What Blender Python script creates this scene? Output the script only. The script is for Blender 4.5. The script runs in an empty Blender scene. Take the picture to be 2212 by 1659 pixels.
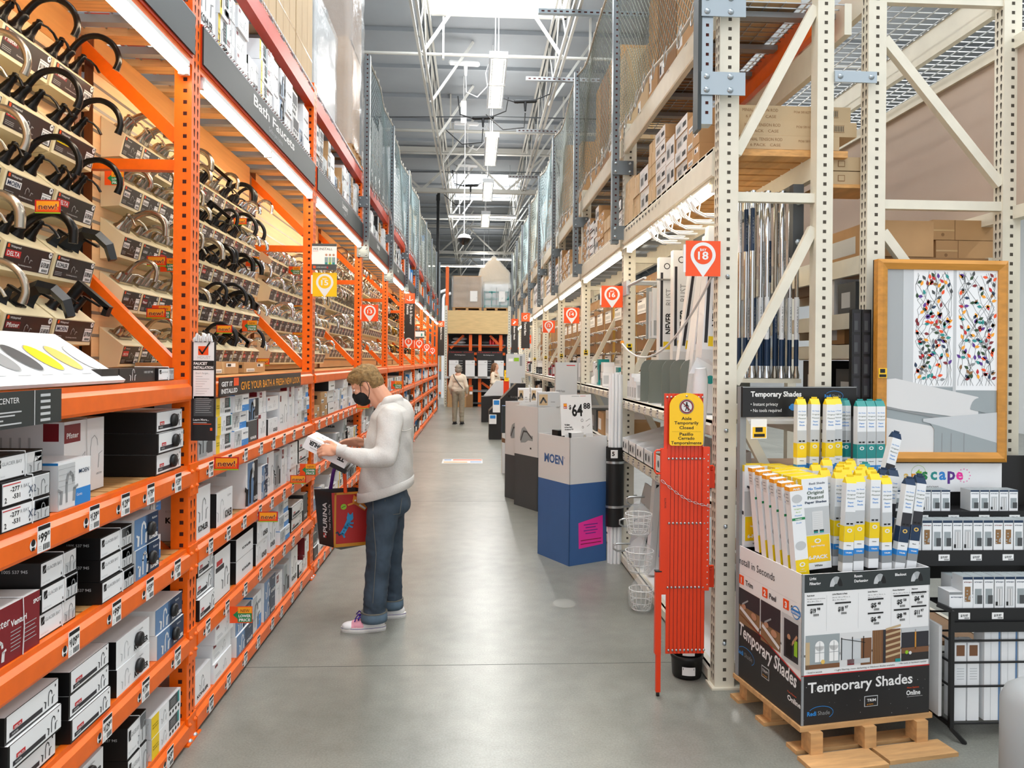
import bpy, bmesh, math, random
from math import pi, sin, cos, radians
from mathutils import Vector, Matrix, noise
R = random.Random(7)
SC = bpy.context.scene
COL = SC.collection
# ---------------------------------------------------------------- camera, world, exposure
F = 1600.0
cd = bpy.data.cameras.new('camera'); cam = bpy.data.objects.new('camera', cd); COL.objects.link(cam)
cd.sensor_fit = 'HORIZONTAL'; cd.sensor_width = 36.0; cd.lens = 36.0*F/2212.0
cd.shift_y = -49.5/2212.0; cd.clip_start = .05; cd.clip_end = 300
EYE = 1.73
cam.matrix_world = Matrix.Translation((0, 0, EYE)) @ Matrix.Rotation(-math.atan(82/F), 4, 'Z') @ Matrix.Rotation(pi/2, 4, 'X') @ Matrix.Rotation(radians(0.5), 4, 'Z')
SC.camera = cam
W = bpy.data.worlds.new('world'); SC.world = W; W.use_nodes = True
W.node_tree.nodes['Background'].inputs[0].default_value = (.92, .96, 1, 1)
W.node_tree.nodes['Background'].inputs[1].default_value = 1.0
SC.view_settings.view_transform = 'Standard'; SC.view_settings.look = 'None'
SC.view_settings.gamma = 1; SC.view_settings.exposure = 0.42; SC.view_settings.use_curve_mapping = False
SC.cycles.max_bounces = 7; SC.cycles.diffuse_bounces = 4; SC.cycles.glossy_bounces = 3
SC.cycles.transmission_bounces = 3; SC.cycles.transparent_max_bounces = 8
SC.cycles.caustics_reflective = False; SC.cycles.caustics_refractive = False
SC.cycles.sample_clamp_indirect = 6.0
def area(name, loc, sx, sy, power, col=(1, 1, 1), rot=(0, 0, 0)):
    l = bpy.data.lights.new(name, 'AREA'); l.shape = 'RECTANGLE'; l.size = sx; l.size_y = sy; l.energy = power; l.color = col
    o = bpy.data.objects.new(name, l); o.location = loc; o.rotation_euler = rot; COL.objects.link(o); return o
# daylight from the skylights in the roof
for sx_, sy_ in ((.2, 13.2), (.2, 3), (.2, 31), (5.6, 12), (5.6, 4), (-6, 13)):
    area('skylight_daylight', (sx_, sy_, 8.88), 2.6, 4.5 if sx_ < 1 else 3.5, 45 if sy_ == 3 else 100, (.93, .97, 1))
# the rows of high bay lamps through the store, with an added ceiling fill over each
for px_ in (-6.5, .37, 7.):
    for py_ in (.5, 5.5, 13.7, 18.1, 23, 30, 40, 52):
        near = px_ == .37 and py_ < 8
        area('high_bay_beam', (px_, py_, 6.8), .14, 2.4, 45 if near else 110, (1, .98, .94))
        area('ceiling_fill', (px_, py_, 6.97), .3, 2.4, 60, (1, .98, .94), (pi, 0, 0))  # added upward light to brighten the ceiling; real high bays only shine down
# ---------------------------------------------------------------- materials
MATS = {}
def srgb(h):
    if isinstance(h, str):
        h = h.lstrip('#'); c = [int(h[i:i+2], 16)/255 for i in (0, 2, 4)]
    else: c = h
    return tuple(x/12.92 if x <= .04045 else ((x+.055)/1.055)**2.4 for x in c)
def mat(name, col, rough=.5, metal=0., emit=0., var=0., scale=8., alpha=1., trans=0., spec=None, stretch=None, bump=0.):
    if name in MATS: return MATS[name]
    m = bpy.data.materials.new(name); m.use_nodes = True; nt = m.node_tree; b = nt.nodes['Principled BSDF']
    c = srgb(col); b.inputs['Base Color'].default_value = (*c, 1); b.inputs['Roughness'].default_value = rough
    b.inputs['Metallic'].default_value = metal
    if spec is not None: b.inputs['Specular IOR Level'].default_value = spec
    if emit: b.inputs['Emission Color'].default_value = (*c, 1); b.inputs['Emission Strength'].default_value = emit
    if alpha < 1: b.inputs['Alpha'].default_value = alpha
    if trans: b.inputs['Transmission Weight'].default_value = trans
    if var or bump:
        tc = nt.nodes.new('ShaderNodeTexCoord'); mp = nt.nodes.new('ShaderNodeMapping'); nz = nt.nodes.new('ShaderNodeTexNoise')
        nt.links.new(tc.outputs['Object'], mp.inputs[0]); nt.links.new(mp.outputs[0], nz.inputs['Vector'])
        mp.inputs['Scale'].default_value = stretch or (1, 1, 1); nz.inputs['Scale'].default_value = scale; nz.inputs['Detail'].default_value = 5
        if var:
            mx = nt.nodes.new('ShaderNodeMix'); mx.data_type = 'RGBA'
            mx.inputs['A'].default_value = (*[x*(1-var) for x in c], 1); mx.inputs['B'].default_value = (*[min(1, x*(1+var)) for x in c], 1)
            rp = nt.nodes.new('ShaderNodeMapRange'); rp.inputs['From Min'].default_value = .3; rp.inputs['From Max'].default_value = .7
            nt.links.new(nz.outputs['Fac'], rp.inputs['Value']); nt.links.new(rp.outputs['Result'], mx.inputs['Factor'])
            nt.links.new(mx.outputs['Result'], b.inputs['Base Color'])
        if bump:
            bp = nt.nodes.new('ShaderNodeBump'); bp.inputs['Strength'].default_value = bump; bp.inputs['Distance'].default_value = .01
            nt.links.new(nz.outputs['Fac'], bp.inputs['Height']); nt.links.new(bp.outputs['Normal'], b.inputs['Normal'])
    MATS[name] = m; return m
M = {}
def dm(k, *a, **kw): M[k] = mat(k, *a, **kw)
dm('orange', '#f76a04', .38, var=.05, scale=30)
dm('orange_beam', '#f06a14', .4, var=.07, scale=14)
dm('red_orange', '#c93a14', .4, var=.05)  # orange with the light's brick tone put in, for the high left beams
dm('gate_orange', '#e23a08', .35)
dm('scuff', '#8e8f88', .4)
dm('thin_wrap', '#e6ecee', .15, alpha=.2, bump=.6, scale=30)
dm('hole', '#3d0d05', .9)
dm('slatwall_dim', '#c98a4a', .5, var=.08, scale=4, stretch=(1, .5, 10))  # darker copy of the slatwall for the strip above the painted tube glow
dm('cream', '#dfdac9', .42, var=.04, scale=10)
dm('cream_hole', '#4c463c', .9)
dm('cream_plate', '#dccb9e', .55)
dm('grey_ext', '#6f777b', .4, .5, var=.08)
dm('zinc', '#a9b4bb', .35, .7)
dm('steel', '#b9bcbd', .28, .9)
dm('sign_grey', '#2b3233', .45)
dm('tape_dark', '#2b2725', .5)
dm('white', '#ececec', .5)
dm('offwhite', '#dcdcdc', .55)
dm('white_gloss', '#eef0f2', .3)
dm('paper', '#f1f1f0', .6)
dm('black', '#101011', .45)
dm('black_gloss', '#0c0c0d', .22)
dm('ink', '#0b0b0c', .6)
dm('grey', '#8d9092', .5)
dm('lgrey', '#c3c6c8', .5)
dm('mgrey', '#a7abad', .5)
dm('dgrey', '#46494b', .5)
dm('photo_grey', '#9aa3a6', .4)
dm('maroon', '#7d1420', .35)
dm('red', '#c81e22', .4)
dm('navy', '#14304f', .35)
dm('blue_mid', '#5f83ad', .35)
dm('moen_blue', '#2a86d2', .35)
dm('moen_bin', '#3c649c', .5, var=.03)
dm('yellow', '#f2cf0a', .4)
dm('sign_yellow', '#fbc70b', .4)
dm('sign_orange', '#f4510f', .4)
dm('green', '#12844a', .4)
dm('lime', '#8fc022', .4)
dm('amber', '#f7a21b', .4)
dm('teal', '#1f8f8c', .4)
dm('pink', '#f533a4', .6)
dm('purple', '#5a2c8c', .5)
dm('kraft', '#b48d60', .7, var=.06, scale=6)
dm('kraft_dark', '#8f6a43', .7, var=.08, scale=6)
dm('kraft_light', '#c4ab86', .7, var=.05, scale=4)
dm('tape', '#c9a878', .25)
dm('pine', '#cf9a5c', .6, var=.22, scale=5, stretch=(3, .6, 12))
dm('pine_x', '#cf9c62', .6, var=.2, scale=5, stretch=(.6, 12, 12))
dm('pallet_wood', '#c79b68', .7, var=.2, scale=6, stretch=(1, 6, 6))
dm('slatwall', '#efc592', .5, var=.08, scale=4, stretch=(1, .5, 10))  # pale tone has the glow of the tube lights painted in
dm('slatwall_edge', '#7c4620', .5, var=.15, scale=6, stretch=(6, 6, .6))
dm('slat_groove', '#8f8880', .35, .5)
dm('oak', '#c88a35', .4, var=.14, scale=5, stretch=(1, 8, 8))
dm('maple', '#e3c48c', .5, var=.08, scale=3, stretch=(1, 1, 8))
dm('display_cream', '#eddfb8', .5)
dm('label_black', '#211f20', .35)
dm('bronze', '#1a1613', .25, .55)
dm('blackm', '#121214', .35, .3)
dm('nickel', '#a59c8e', .26, 1.)
dm('chrome', '#d8dadc', .08, 1.)
dm('brass', '#a5803a', .25, 1.)
dm('concrete_dark', '#3d3e3d', .6)
dm('tan_board', '#b8a697', .8, var=.05, scale=2)
dm('net', '#8d958f', .7)
dm('net_dark', '#5d6458', .7)
dm('net_blue', '#93a6a8', .7)
dm('rope', '#b6b1a6', .8)
dm('roof_deck', '#8d9297', .75, var=.05, scale=1)
dm('roof_steel', '#b9b7b0', .55)
dm('roof_white', '#d4d3ce', .5)
dm('glass_pic', '#e9edf0', .15)
dm('tube', '#fff4dc', .5, emit=13.)
dm('tube_cool', '#f4fbff', .5, emit=9.)
dm('tube_warm', '#ffedcf', .5, emit=22.)
dm('sky_glow', '#f3f9ff', .5, emit=6.5)
dm('highbay', '#fffbe8', .5, emit=7.)
dm('skin', '#d9a184', .5, var=.05, scale=20)
dm('skin_pale', '#d3a48c', .5)
dm('hair', '#8b6f45', .75, var=.35, scale=60, bump=.6)
dm('hair_grey', '#8c857b', .75, var=.3, scale=40)
dm('hair_brown', '#6b4c31', .75, var=.3, scale=40)
dm('hoodie', '#cfcdc9', .9, var=.05, scale=120, bump=.15)
dm('hoodie_in', '#b9b6b0', .9)
dm('denim', '#374553', .85, var=.38, scale=7, bump=.2)
dm('denim_dark', '#26384b', .85, var=.2, scale=14)
dm('denim_light', '#566a7b', .85, var=.2, scale=14)
dm('thread', '#6b6a62', .8)
dm('mask', '#0c0c0d', .85)
dm('gold', '#d8a83e', .25, 1.)
dm('sole', '#e8e6e2', .5)
dm('shoe_pink', '#e9a3b4', .8)
dm('lace', '#41208a', .8)
dm('bag_black', '#141316', .4)
dm('bag_red', '#b11e1c', .45)
dm('bag_gold', '#c8861f', .45)
dm('cat_blue', '#2f8fc0', .5)
dm('cat_orange', '#d98a2b', .5)
dm('sweater', '#d6cab8', .9, var=.04, scale=40)
dm('khaki', '#8f8674', .9, var=.08, scale=20)
dm('shoe_black', '#171517', .6)
dm('plastic_clear', '#e6ecee', .12, alpha=.28)
dm('plastic_wrap', '#dfe4e6', .18, alpha=.32, bump=1., scale=14)
dm('dgreen', '#2e4a2e', .6)
dm('panel_grey', '#6f756e', .5)
dm('bagwhite', '#dfe1e3', .25)
dm('wallwhite', '#c9cdd0', .8)
dm('wood_floor_photo', '#8a6a48', .5)
dm('photo_warm', '#7a5236', .5)
dm('photo_dark', '#2b2a30', .5)
dm('skinhand', '#b98a6c', .5)
dm('amber_w', '#e8c063', .5)
# ---------------------------------------------------------------- mesh builder
_TX = {}
def glyphs(s, bold, font_res=2):
    k = (s, bold)
    if k in _TX: return _TX[k]
    c = bpy.data.curves.new('t', 'FONT'); c.body = s; c.size = 1.0; c.resolution_u = font_res; c.offset = bold
    c.fill_mode = 'FRONT'
    o = bpy.data.objects.new('t', c); COL.objects.link(o)
    dg = bpy.context.evaluated_depsgraph_get(); ev = o.evaluated_get(dg); me = ev.to_mesh()
    vs = [(v.co.x, v.co.y) for v in me.vertices]; fs = [tuple(p.vertices) for p in me.polygons]
    ev.to_mesh_clear(); bpy.data.objects.remove(o); bpy.data.curves.remove(c)
    x0 = min([v[0] for v in vs] or [0]); x1 = max([v[0] for v in vs] or [0])
    _TX[k] = (vs, fs, x0, x1); return _TX[k]
V = Vector
class MB:
    def __init__(s): s.v = []; s.f = []; s.m = []; s.sm = []; s.sl = []
    def mi(s, m):
        if m not in s.sl: s.sl.append(m)
        return s.sl.index(m)
    def add(s, vs, fs, m, smooth=False, T=None):
        o = len(s.v); k = s.mi(m)
        s.v.extend([tuple(T @ V(p)) for p in vs] if T is not None else [tuple(p) for p in vs])
        for f in fs: s.f.append(tuple(i+o for i in f)); s.m.append(k); s.sm.append(smooth)
        return s
    def box(s, x0, x1, y0, y1, z0, z1, m, T=None, faces=None):
        vs = [(x0, y0, z0), (x1, y0, z0), (x1, y1, z0), (x0, y1, z0), (x0, y0, z1), (x1, y0, z1), (x1, y1, z1), (x0, y1, z1)]
        fs = [(0, 3, 2, 1), (4, 5, 6, 7), (0, 1, 5, 4), (1, 2, 6, 5), (2, 3, 7, 6), (3, 0, 4, 7)]   # -z +z -y +x +y -x
        if isinstance(m, dict):
            for n, f in zip(('-z', '+z', '-y', '+x', '+y', '-x'), fs): s.add(vs, [f], m.get(n, m['*']), T=T)
        else: s.add(vs, fs, m, T=T)
        return s
    def cbox(s, c, d, m, T=None): return s.box(c[0]-d[0]/2, c[0]+d[0]/2, c[1]-d[1]/2, c[1]+d[1]/2, c[2]-d[2]/2, c[2]+d[2]/2, m, T)
    def quad(s, a, b, c, d, m): return s.add([a, b, c, d], [(0, 1, 2, 3)], m)
    def prism(s, prof, y0, y1, m, ax='y', mend=None):   # prof: list of 2-D points, extruded along ax
        n = len(prof)
        if ax == 'y': P = lambda p, t: (p[0], t, p[1])
        elif ax == 'x': P = lambda p, t: (t, p[0], p[1])
        else: P = lambda p, t: (p[0], p[1], t)
        vs = [P(p, y0) for p in prof]+[P(p, y1) for p in prof]
        s.add(vs, [(i, (i+1) % n, n+(i+1) % n, n+i) for i in range(n)], m)
        s.add(vs, [tuple(range(n))[::-1], tuple(range(n, 2*n))], mend or m)
        return s
    def bar(s, a, b, w, h, m, up=(0, 0, 1)):
        a = V(a); b = V(b); d = (b-a); L = d.length
        if L < 1e-6: return s
        d.normalize(); u = V(up)
        if abs(d.dot(u)) > .99: u = V((0, 1, 0)) if abs(d.y) < .9 else V((1, 0, 0))
        r = d.cross(u).normalized(); u = r.cross(d).normalized(); r *= w/2; u *= h/2
        vs = [a-r-u, a+r-u, a+r+u, a-r+u, b-r-u, b+r-u, b+r+u, b-r+u]
        s.add(vs, [(0, 3, 2, 1), (4, 5, 6, 7), (0, 1, 5, 4), (1, 2, 6, 5), (2, 3, 7, 6), (3, 0, 4, 7)], m); return s
    def tube(s, pts, r, m, n=8, cap=True, smooth=True, flat=1.0, cr=1):
        pts = [V(p) for p in pts]; N = len(pts)
        rr = r if isinstance(r, (list, tuple)) else [r]*N
        if cr > 1:
            q = [pts[0]]+pts+[pts[-1]]; np_, nr = [], []
            for i in range(N-1):
                a, b, c, d = q[i], q[i+1], q[i+2], q[i+3]
                for j in range(cr):
                    t = j/cr; np_.append(.5*((2*b)+(c-a)*t+(2*a-5*b+4*c-d)*t*t+(3*b-a-3*c+d)*t**3)); nr.append(rr[i]*(1-t)+rr[i+1]*t)
            pts = np_+[pts[-1]]; rr = nr+[rr[-1]]; N = len(pts)
        vs = []; up = None
        for i, p in enumerate(pts):
            d = (pts[min(i+1, N-1)]-pts[max(i-1, 0)])
            if d.length < 1e-9: d = V((0, 0, 1))
            d.normalize()
            if up is None: up = V((0, 0, 1)) if abs(d.z) < .9 else V((0, 1, 0))
            a = d.cross(up)
            if a.length < 1e-4: a = d.cross(V((1, 0, 0)))
            a.normalize(); b = a.cross(d).normalized(); up = b
            for k in range(n):
                t = 2*pi*k/n; vs.append(p+a*(cos(t)*rr[i])+b*(sin(t)*rr[i]*flat))
        fs = [(i*n+k, i*n+(k+1) % n, (i+1)*n+(k+1) % n, (i+1)*n+k) for i in range(N-1) for k in range(n)]
        s.add(vs, fs, m, smooth)
        if cap: s.add(vs[:n], [tuple(range(n))[::-1]], m); s.add(vs[-n:], [tuple(range(n))], m)
        return s
    def lathe(s, prof, m, c=(0, 0, 0), ax=(0, 0, 1), n=14, smooth=True):   # prof: (r, h)
        a = V(ax).normalized(); q = V((0, 0, 1)).rotation_difference(a); c = V(c); vs = []
        for r, h in prof:
            for k in range(n): vs.append(c+q @ V((r*cos(2*pi*k/n), r*sin(2*pi*k/n), h)))
        N = len(prof)
        s.add(vs, [(i*n+k, i*n+(k+1) % n, (i+1)*n+(k+1) % n, (i+1)*n+k) for i in range(N-1) for k in range(n)], m, smooth)
        if prof[0][0] > 1e-5: s.add(vs[:n], [tuple(range(n))[::-1]], m)
        if prof[-1][0] > 1e-5: s.add(vs[-n:], [tuple(range(n))], m)
        return s
    def ell(s, c, r, m, rot=None, nu=16, nv=10):
        vs = [V((0, 0, -1))]
        for j in range(1, nv):
            a = -pi/2+pi*j/nv
            for i in range(nu): vs.append(V((cos(a)*cos(2*pi*i/nu), cos(a)*sin(2*pi*i/nu), sin(a))))
        vs.append(V((0, 0, 1))); q = rot or Matrix.Identity(3); c = V(c)
        vs = [c+q @ V((v.x*r[0], v.y*r[1], v.z*r[2])) for v in vs]
        fs = [(0, 1+(i+1) % nu, 1+i) for i in range(nu)]
        for j in range(nv-2):
            for i in range(nu): fs.append((1+j*nu+i, 1+j*nu+(i+1) % nu, 1+(j+1)*nu+(i+1) % nu, 1+(j+1)*nu+i))
        L = len(vs)-1; fs += [(L, 1+(nv-2)*nu+i, 1+(nv-2)*nu+(i+1) % nu) for i in range(nu)]
        s.add(vs, fs, m, True); return s
    def cap(s, a, b, ra, rb, m, n=14):   # tapered capsule
        a = V(a); b = V(b); d = (b-a); L = max(d.length, 1e-5); pr = []
        for i in range(5): t = -pi/2+pi/2*i/4; pr.append((max(ra*cos(t), 1e-6), ra*sin(t)))
        for i in range(5): t = pi/2*i/4; pr.append((max(rb*cos(t), 1e-6), L+rb*sin(t)))
        s.lathe(pr, m, a, d, n); return s
    def poly(s, P, pts, m):   # flat polygon on a plane frame
        s.add([P(*p) for p in pts], [tuple(range(len(pts)))], m); return s
    def rect(s, P, x0, y0, x1, y1, m): return s.poly(P, [(x0, y0), (x1, y0), (x1, y1), (x0, y1)], m)
    def disc(s, P, cx, cy, r, m, n=20, ry=None): return s.poly(P, [(cx+r*cos(2*pi*k/n), cy+(ry or r)*sin(2*pi*k/n)) for k in range(n)], m)
    def ring(s, P, cx, cy, r0, r1, m, n=24):
        vs = [P(cx+r*cos(2*pi*k/n), cy+r*sin(2*pi*k/n)) for r in (r0, r1) for k in range(n)]
        s.add(vs, [(k, (k+1) % n, n+(k+1) % n, n+k) for k in range(n)], m); return s
    def stroke(s, P, pts, w, m):
        for (x0, y0), (x1, y1) in zip(pts[:-1], pts[1:]):
            dx = x1-x0; dy = y1-y0; L = math.hypot(dx, dy) or 1; nx = -dy/L*w/2; ny = dx/L*w/2; ex = dx/L*w*.3; ey = dy/L*w*.3
            s.poly(P, [(x0+nx-ex, y0+ny-ey), (x0-nx-ex, y0-ny-ey), (x1-nx+ex, y1-ny+ey), (x1+nx+ex, y1+ny+ey)], m)
        return s
    def text(s, P, txt, x, y, size, m, al='l', bold=.0, fit=None, sx=1.0, rot=0, shear=0):
        vs, fs, x0, x1 = glyphs(txt, bold); k = size; w = (x1-x0)*size*sx
        if fit and w > 0: sx *= fit/w; w = fit
        ox = x if al == 'l' else (x-w/2 if al == 'c' else x-w)
        cr, sr = cos(rot), sin(rot); out = []
        for a, b in vs:
            px = (a-x0)*k*sx+b*k*shear; py = b*k
            if rot:
                if al == 'c': px -= w/2
                px, py = px*cr-py*sr, px*sr+py*cr; out.append(P(x+px, y+py))
            else: out.append(P(ox+px, y+py))
        s.add(out, fs, m); return s
    def mesh(s, name):
        me = bpy.data.meshes.new(name); me.from_pydata(s.v, [], s.f)
        for m in s.sl: me.materials.append(M[m])
        me.polygons.foreach_set('material_index', s.m); me.polygons.foreach_set('use_smooth', s.sm); me.update(); return me
    def build(s, name, parent=None, loc=None, rz=0):
        o = bpy.data.objects.new(name, s.mesh(name)); COL.objects.link(o)
        if parent: o.parent = parent
        if loc: o.location = loc
        if rz: o.rotation_euler = (0, 0, rz)
        return o
def plane(o, u, v, eps=.0008):
    """a drawing frame on a surface: o origin, u right, v up; second layer index lifts the decal"""
    o = V(o); u = V(u).normalized(); v = V(v).normalized(); n = u.cross(v)
    def at(layer): return lambda x, y: o+u*x+v*y+n*eps*layer
    return at
def tag(o, label=None, cat=None, group=None, kind=None):
    if label: o['label'] = label
    if cat: o['category'] = cat
    if group: o['group'] = group
    if kind: o['kind'] = kind
    return o
def empty(name, loc=(0, 0, 0), rz=0, rot=None):
    o = bpy.data.objects.new(name, None); COL.objects.link(o); o.location = loc; o.rotation_euler = rot or (0, 0, rz); o.empty_display_size = .1; return o
def inst(src, loc, rot=None, scale=None, parent=None):
    o = src.copy(); COL.objects.link(o); o.location = loc
    if rot: o.rotation_euler = rot
    if scale: o.scale = scale
    o.parent = parent
    for k in ('label', 'category', 'group'):
        if k in o: del o[k]
    return o
def from_mesh(name, me, loc=(0, 0, 0), rot=None, parent=None, scale=None):
    o = bpy.data.objects.new(name, me); COL.objects.link(o); o.location = loc
    if rot: o.rotation_euler = rot
    if scale: o.scale = scale
    if parent: o.parent = parent
    return o
ORD = ['first', 'second', 'third', 'fourth', 'fifth', 'sixth', 'seventh', 'eighth', 'ninth', 'tenth', 'eleventh', 'twelfth', 'thirteenth', 'fourteenth', 'fifteenth', 'sixteenth', 'seventeenth', 'eighteenth', 'nineteenth', 'twentieth']
def ordn(i): return ORD[i] if i < 20 else 'twenty-'+ORD[i-20]
# ================================================================ the shell
def concrete():
    m = bpy.data.materials.new('polished_concrete'); m.use_nodes = True; nt = m.node_tree; b = nt.nodes['Principled BSDF']
    tc = nt.nodes.new('ShaderNodeTexCoord'); n1 = nt.nodes.new('ShaderNodeTexNoise'); n2 = nt.nodes.new('ShaderNodeTexNoise'); n3 = nt.nodes.new('ShaderNodeTexNoise')
    for n, s, d in ((n1, .9, 9), (n2, 7, 10), (n3, 110, 4)): n.inputs['Scale'].default_value = s; n.inputs['Detail'].default_value = d; nt.links.new(tc.outputs['Object'], n.inputs['Vector'])
    mx = nt.nodes.new('ShaderNodeMix'); mx.data_type = 'RGBA'; mx.inputs['A'].default_value = (*srgb('#3f413c'), 1); mx.inputs['B'].default_value = (*srgb('#a3a49b'), 1)
    ad = nt.nodes.new('ShaderNodeMath'); ad.operation = 'MULTIPLY_ADD'; ad.inputs[1].default_value = .6
    s1 = nt.nodes.new('ShaderNodeMath'); s1.operation = 'MULTIPLY'; s1.inputs[1].default_value = .4
    nt.links.new(n2.outputs['Fac'], s1.inputs[0]); nt.links.new(n1.outputs['Fac'], ad.inputs[0]); nt.links.new(s1.outputs[0], ad.inputs[2]); nt.links.new(ad.outputs[0], mx.inputs['Factor'])
    m2 = nt.nodes.new('ShaderNodeMix'); m2.data_type = 'RGBA'; m2.blend_type = 'OVERLAY'; m2.inputs['Factor'].default_value = .42; nt.links.new(mx.outputs['Result'], m2.inputs['A'])
    bw = nt.nodes.new('ShaderNodeCombineColor'); [nt.links.new(n3.outputs['Fac'], bw.inputs[i]) for i in range(3)]; nt.links.new(bw.outputs[0], m2.inputs['B']); nt.links.new(m2.outputs['Result'], b.inputs['Base Color'])
    b.inputs['Roughness'].default_value = .31
    bp = nt.nodes.new('ShaderNodeBump'); bp.inputs['Strength'].default_value = .12; bp.inputs['Distance'].default_value = .004
    nt.links.new(n2.outputs['Fac'], bp.inputs['Height']); nt.links.new(bp.outputs['Normal'], b.inputs['Normal'])
    M['concrete'] = m
concrete()
fl = MB(); fl.box(-14, 14, -3, 62, -.2, 0, 'concrete')
for y in (-.68, 4.22, 9.13, 14.04, 18.95, 23.9, 28.8): fl.box(-14, 14, y-.002, y+.002, 0, .0006, 'concrete_dark')
for x in (-6.2, 6.4): fl.box(x-.003, x+.003, -3, 62, 0, .0006, 'concrete_dark')
rs = random.Random(3)
for _ in range(16):   # paint drips and scuffs on the slab
    x = rs.uniform(-1.1, 1.25); y = rs.uniform(2.9, 11); r = rs.uniform(.003, .009); a = rs.uniform(0, pi); P = lambda p, q: (x+p*cos(a)-q*sin(a), y+p*sin(a)+q*cos(a), .0009)
    fl.disc(P, 0, 0, r*rs.uniform(1, 2.6), 'scuff', 9, r*.5)
fl.disc(lambda p, q: (.66+p, 5.27+q, .0011), 0, 0, .08, 'scuff', 24, .1)
tag(fl.build('floor'), kind='structure')
c = MB()
ZC = 9.0
sky = [(.38, 13.2), (.38, 3.0), (.38, 31.), (-7, 13.2), (7, 9.5), (7, 31.), (-7, 31.)]
# roof deck laid as strips round the skylight openings
rows = sorted(set([-3, 62]+[y-2.3 for _, y in sky]+[y+2.3 for _, y in sky]))
for y0, y1 in zip(rows[:-1], rows[1:]):
    ym = (y0+y1)/2; hs = sorted(x for x, y in sky if abs(y-ym) < 2.3); xa = -14
    for h in hs: c.box(xa, h-1.45, y0, y1, ZC, ZC+.1, 'roof_deck'); xa = h+1.45
    c.box(xa, 14, y0, y1, ZC, ZC+.1, 'roof_deck')
for i in range(0, 32): c.box(-14, 14, -2+i*2.03, -1.9+i*2.03, ZC-.09, ZC, 'roof_deck')
tag(c.build('ceiling'), kind='structure')
for i, (x, y) in enumerate(sky):
    s = MB(); s.box(x-1.45, x+1.45, y-2.3, y+2.3, ZC+.22, ZC+.26, 'sky_glow')
    for a, b_, c_, d in ((x-1.5, x-1.42, y-2.35, y+2.35), (x+1.42, x+1.5, y-2.35, y+2.35), (x-1.5, x+1.5, y-2.36, y-2.28), (x-1.5, x+1.5, y+2.28, y+2.36)): s.box(a, b_, c_, d, ZC-.06, ZC+.26, 'roof_white')
    tag(s.build('window_%d' % (i+1)), kind='structure')
w = MB(); w.box(-14, 14, 61.8, 62, 0, ZC, 'wallwhite'); w.box(-14.01, -1.6, 61.7, 61.8, 0, 6.5, 'wallwhite'); tag(w.build('wall_far'), kind='structure')
for nm, x in (('wall_left', -14), ('wall_right', 14)):
    w = MB(); w.box(x-.1, x+.1, -3, 62, 0, ZC, 'wallwhite'); tag(w.build(nm), kind='structure')
# roof steel: two long joists over the aisle, crossing purlin pipes, two deep girders
j = MB(); k2 = 0
for X in (-1.03, 1.63):
    for zc, w_ in ((7.5, .07), (8.82, .07)):
        j.box(X-w_, X-w_+.045, -3, 60, zc, zc+.07, 'roof_steel'); j.box(X+w_-.045, X+w_, -3, 60, zc, zc+.07, 'roof_steel')
    y = -2.; s = 0
    while y < 60:
        a, b_ = (7.56, 8.84) if s % 2 == 0 else (8.84, 7.56)
        j.bar((X, y, a), (X, y+1.1, b_), .026, .026, 'roof_steel'); y += 1.1; s += 1
    d = 1 if X < 0 else -1
    for i_, y in enumerate([y0*2.7+.6 for y0 in range(1, 20)]):
        dd = d if (X < 0 or i_ < 5) else -d
        j.bar((X, y, 7.55), (X+dd*.95, y+.05, 8.97), .055, .055, 'roof_white')
tag(j.build('trim_1'), kind='structure')
g = MB()
for Y in (25.2, 39.5, 51):
    g.box(-14, 14, Y-.07, Y+.07, 7.42, 7.56, 'roof_steel'); g.box(-14, 14, Y-.07, Y+.07, 8.8, 8.94, 'roof_steel')
    x = -13.35; s = 0
    while x < 13:
        a, b_ = (7.5, 8.86) if s % 2 == 0 else (8.86, 7.5)
        g.bar((x, Y, a), (x+1.44, Y, b_), .07, .07, 'roof_steel'); x += 1.44; s += 1
tag(g.build('trim_2'), kind='structure')
g = MB()
for i, Y in enumerate((11.3, 15.6, 20.3, 22.5, 27.7, 33, 45)):
    g.tube([(-14, Y, 8.15 if i < 2 else 8.0), (14, Y, 8.15 if i < 2 else 8.0)], .035 if i % 2 else .045, 'roof_steel', 8)
    for x in (-3.4, -.7, 2.4, 4.6): g.box(x-.02, x+.02, Y-.05, Y+.05, 8.05, 9.0, 'roof_steel')
for Y in (18.6, 24, 29.5, 36): g.tube([(-14, Y, 7.9), (-3, Y+.1, 7.8), (.5, Y, 7.86), (14, Y, 7.9)], .016, 'dgrey', 6)
tag(g.build('trim_3'), kind='structure')
# short steel struts that rest across the right joist
for i, Y in enumerate((10.2, 12.1, 15., 18.4, 23.)):
    s = MB(); s.box(1.0, 2.9 if i < 2 else 2.5, Y-.04, Y+.04, 7.42, 7.499, 'zinc' if i < 2 else 'grey')
    for k in range(18): s.box(1.05+k*.1, 1.10+k*.1, Y-.0405, Y-.04, 7.445, 7.47, 'hole')
    tag(s.build('cross_strut'), 'grey steel channel strut laid across the ceiling joist, %s from the skylight' % ordn(i), 'ceiling strut', 'channel struts under the roof')
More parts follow.
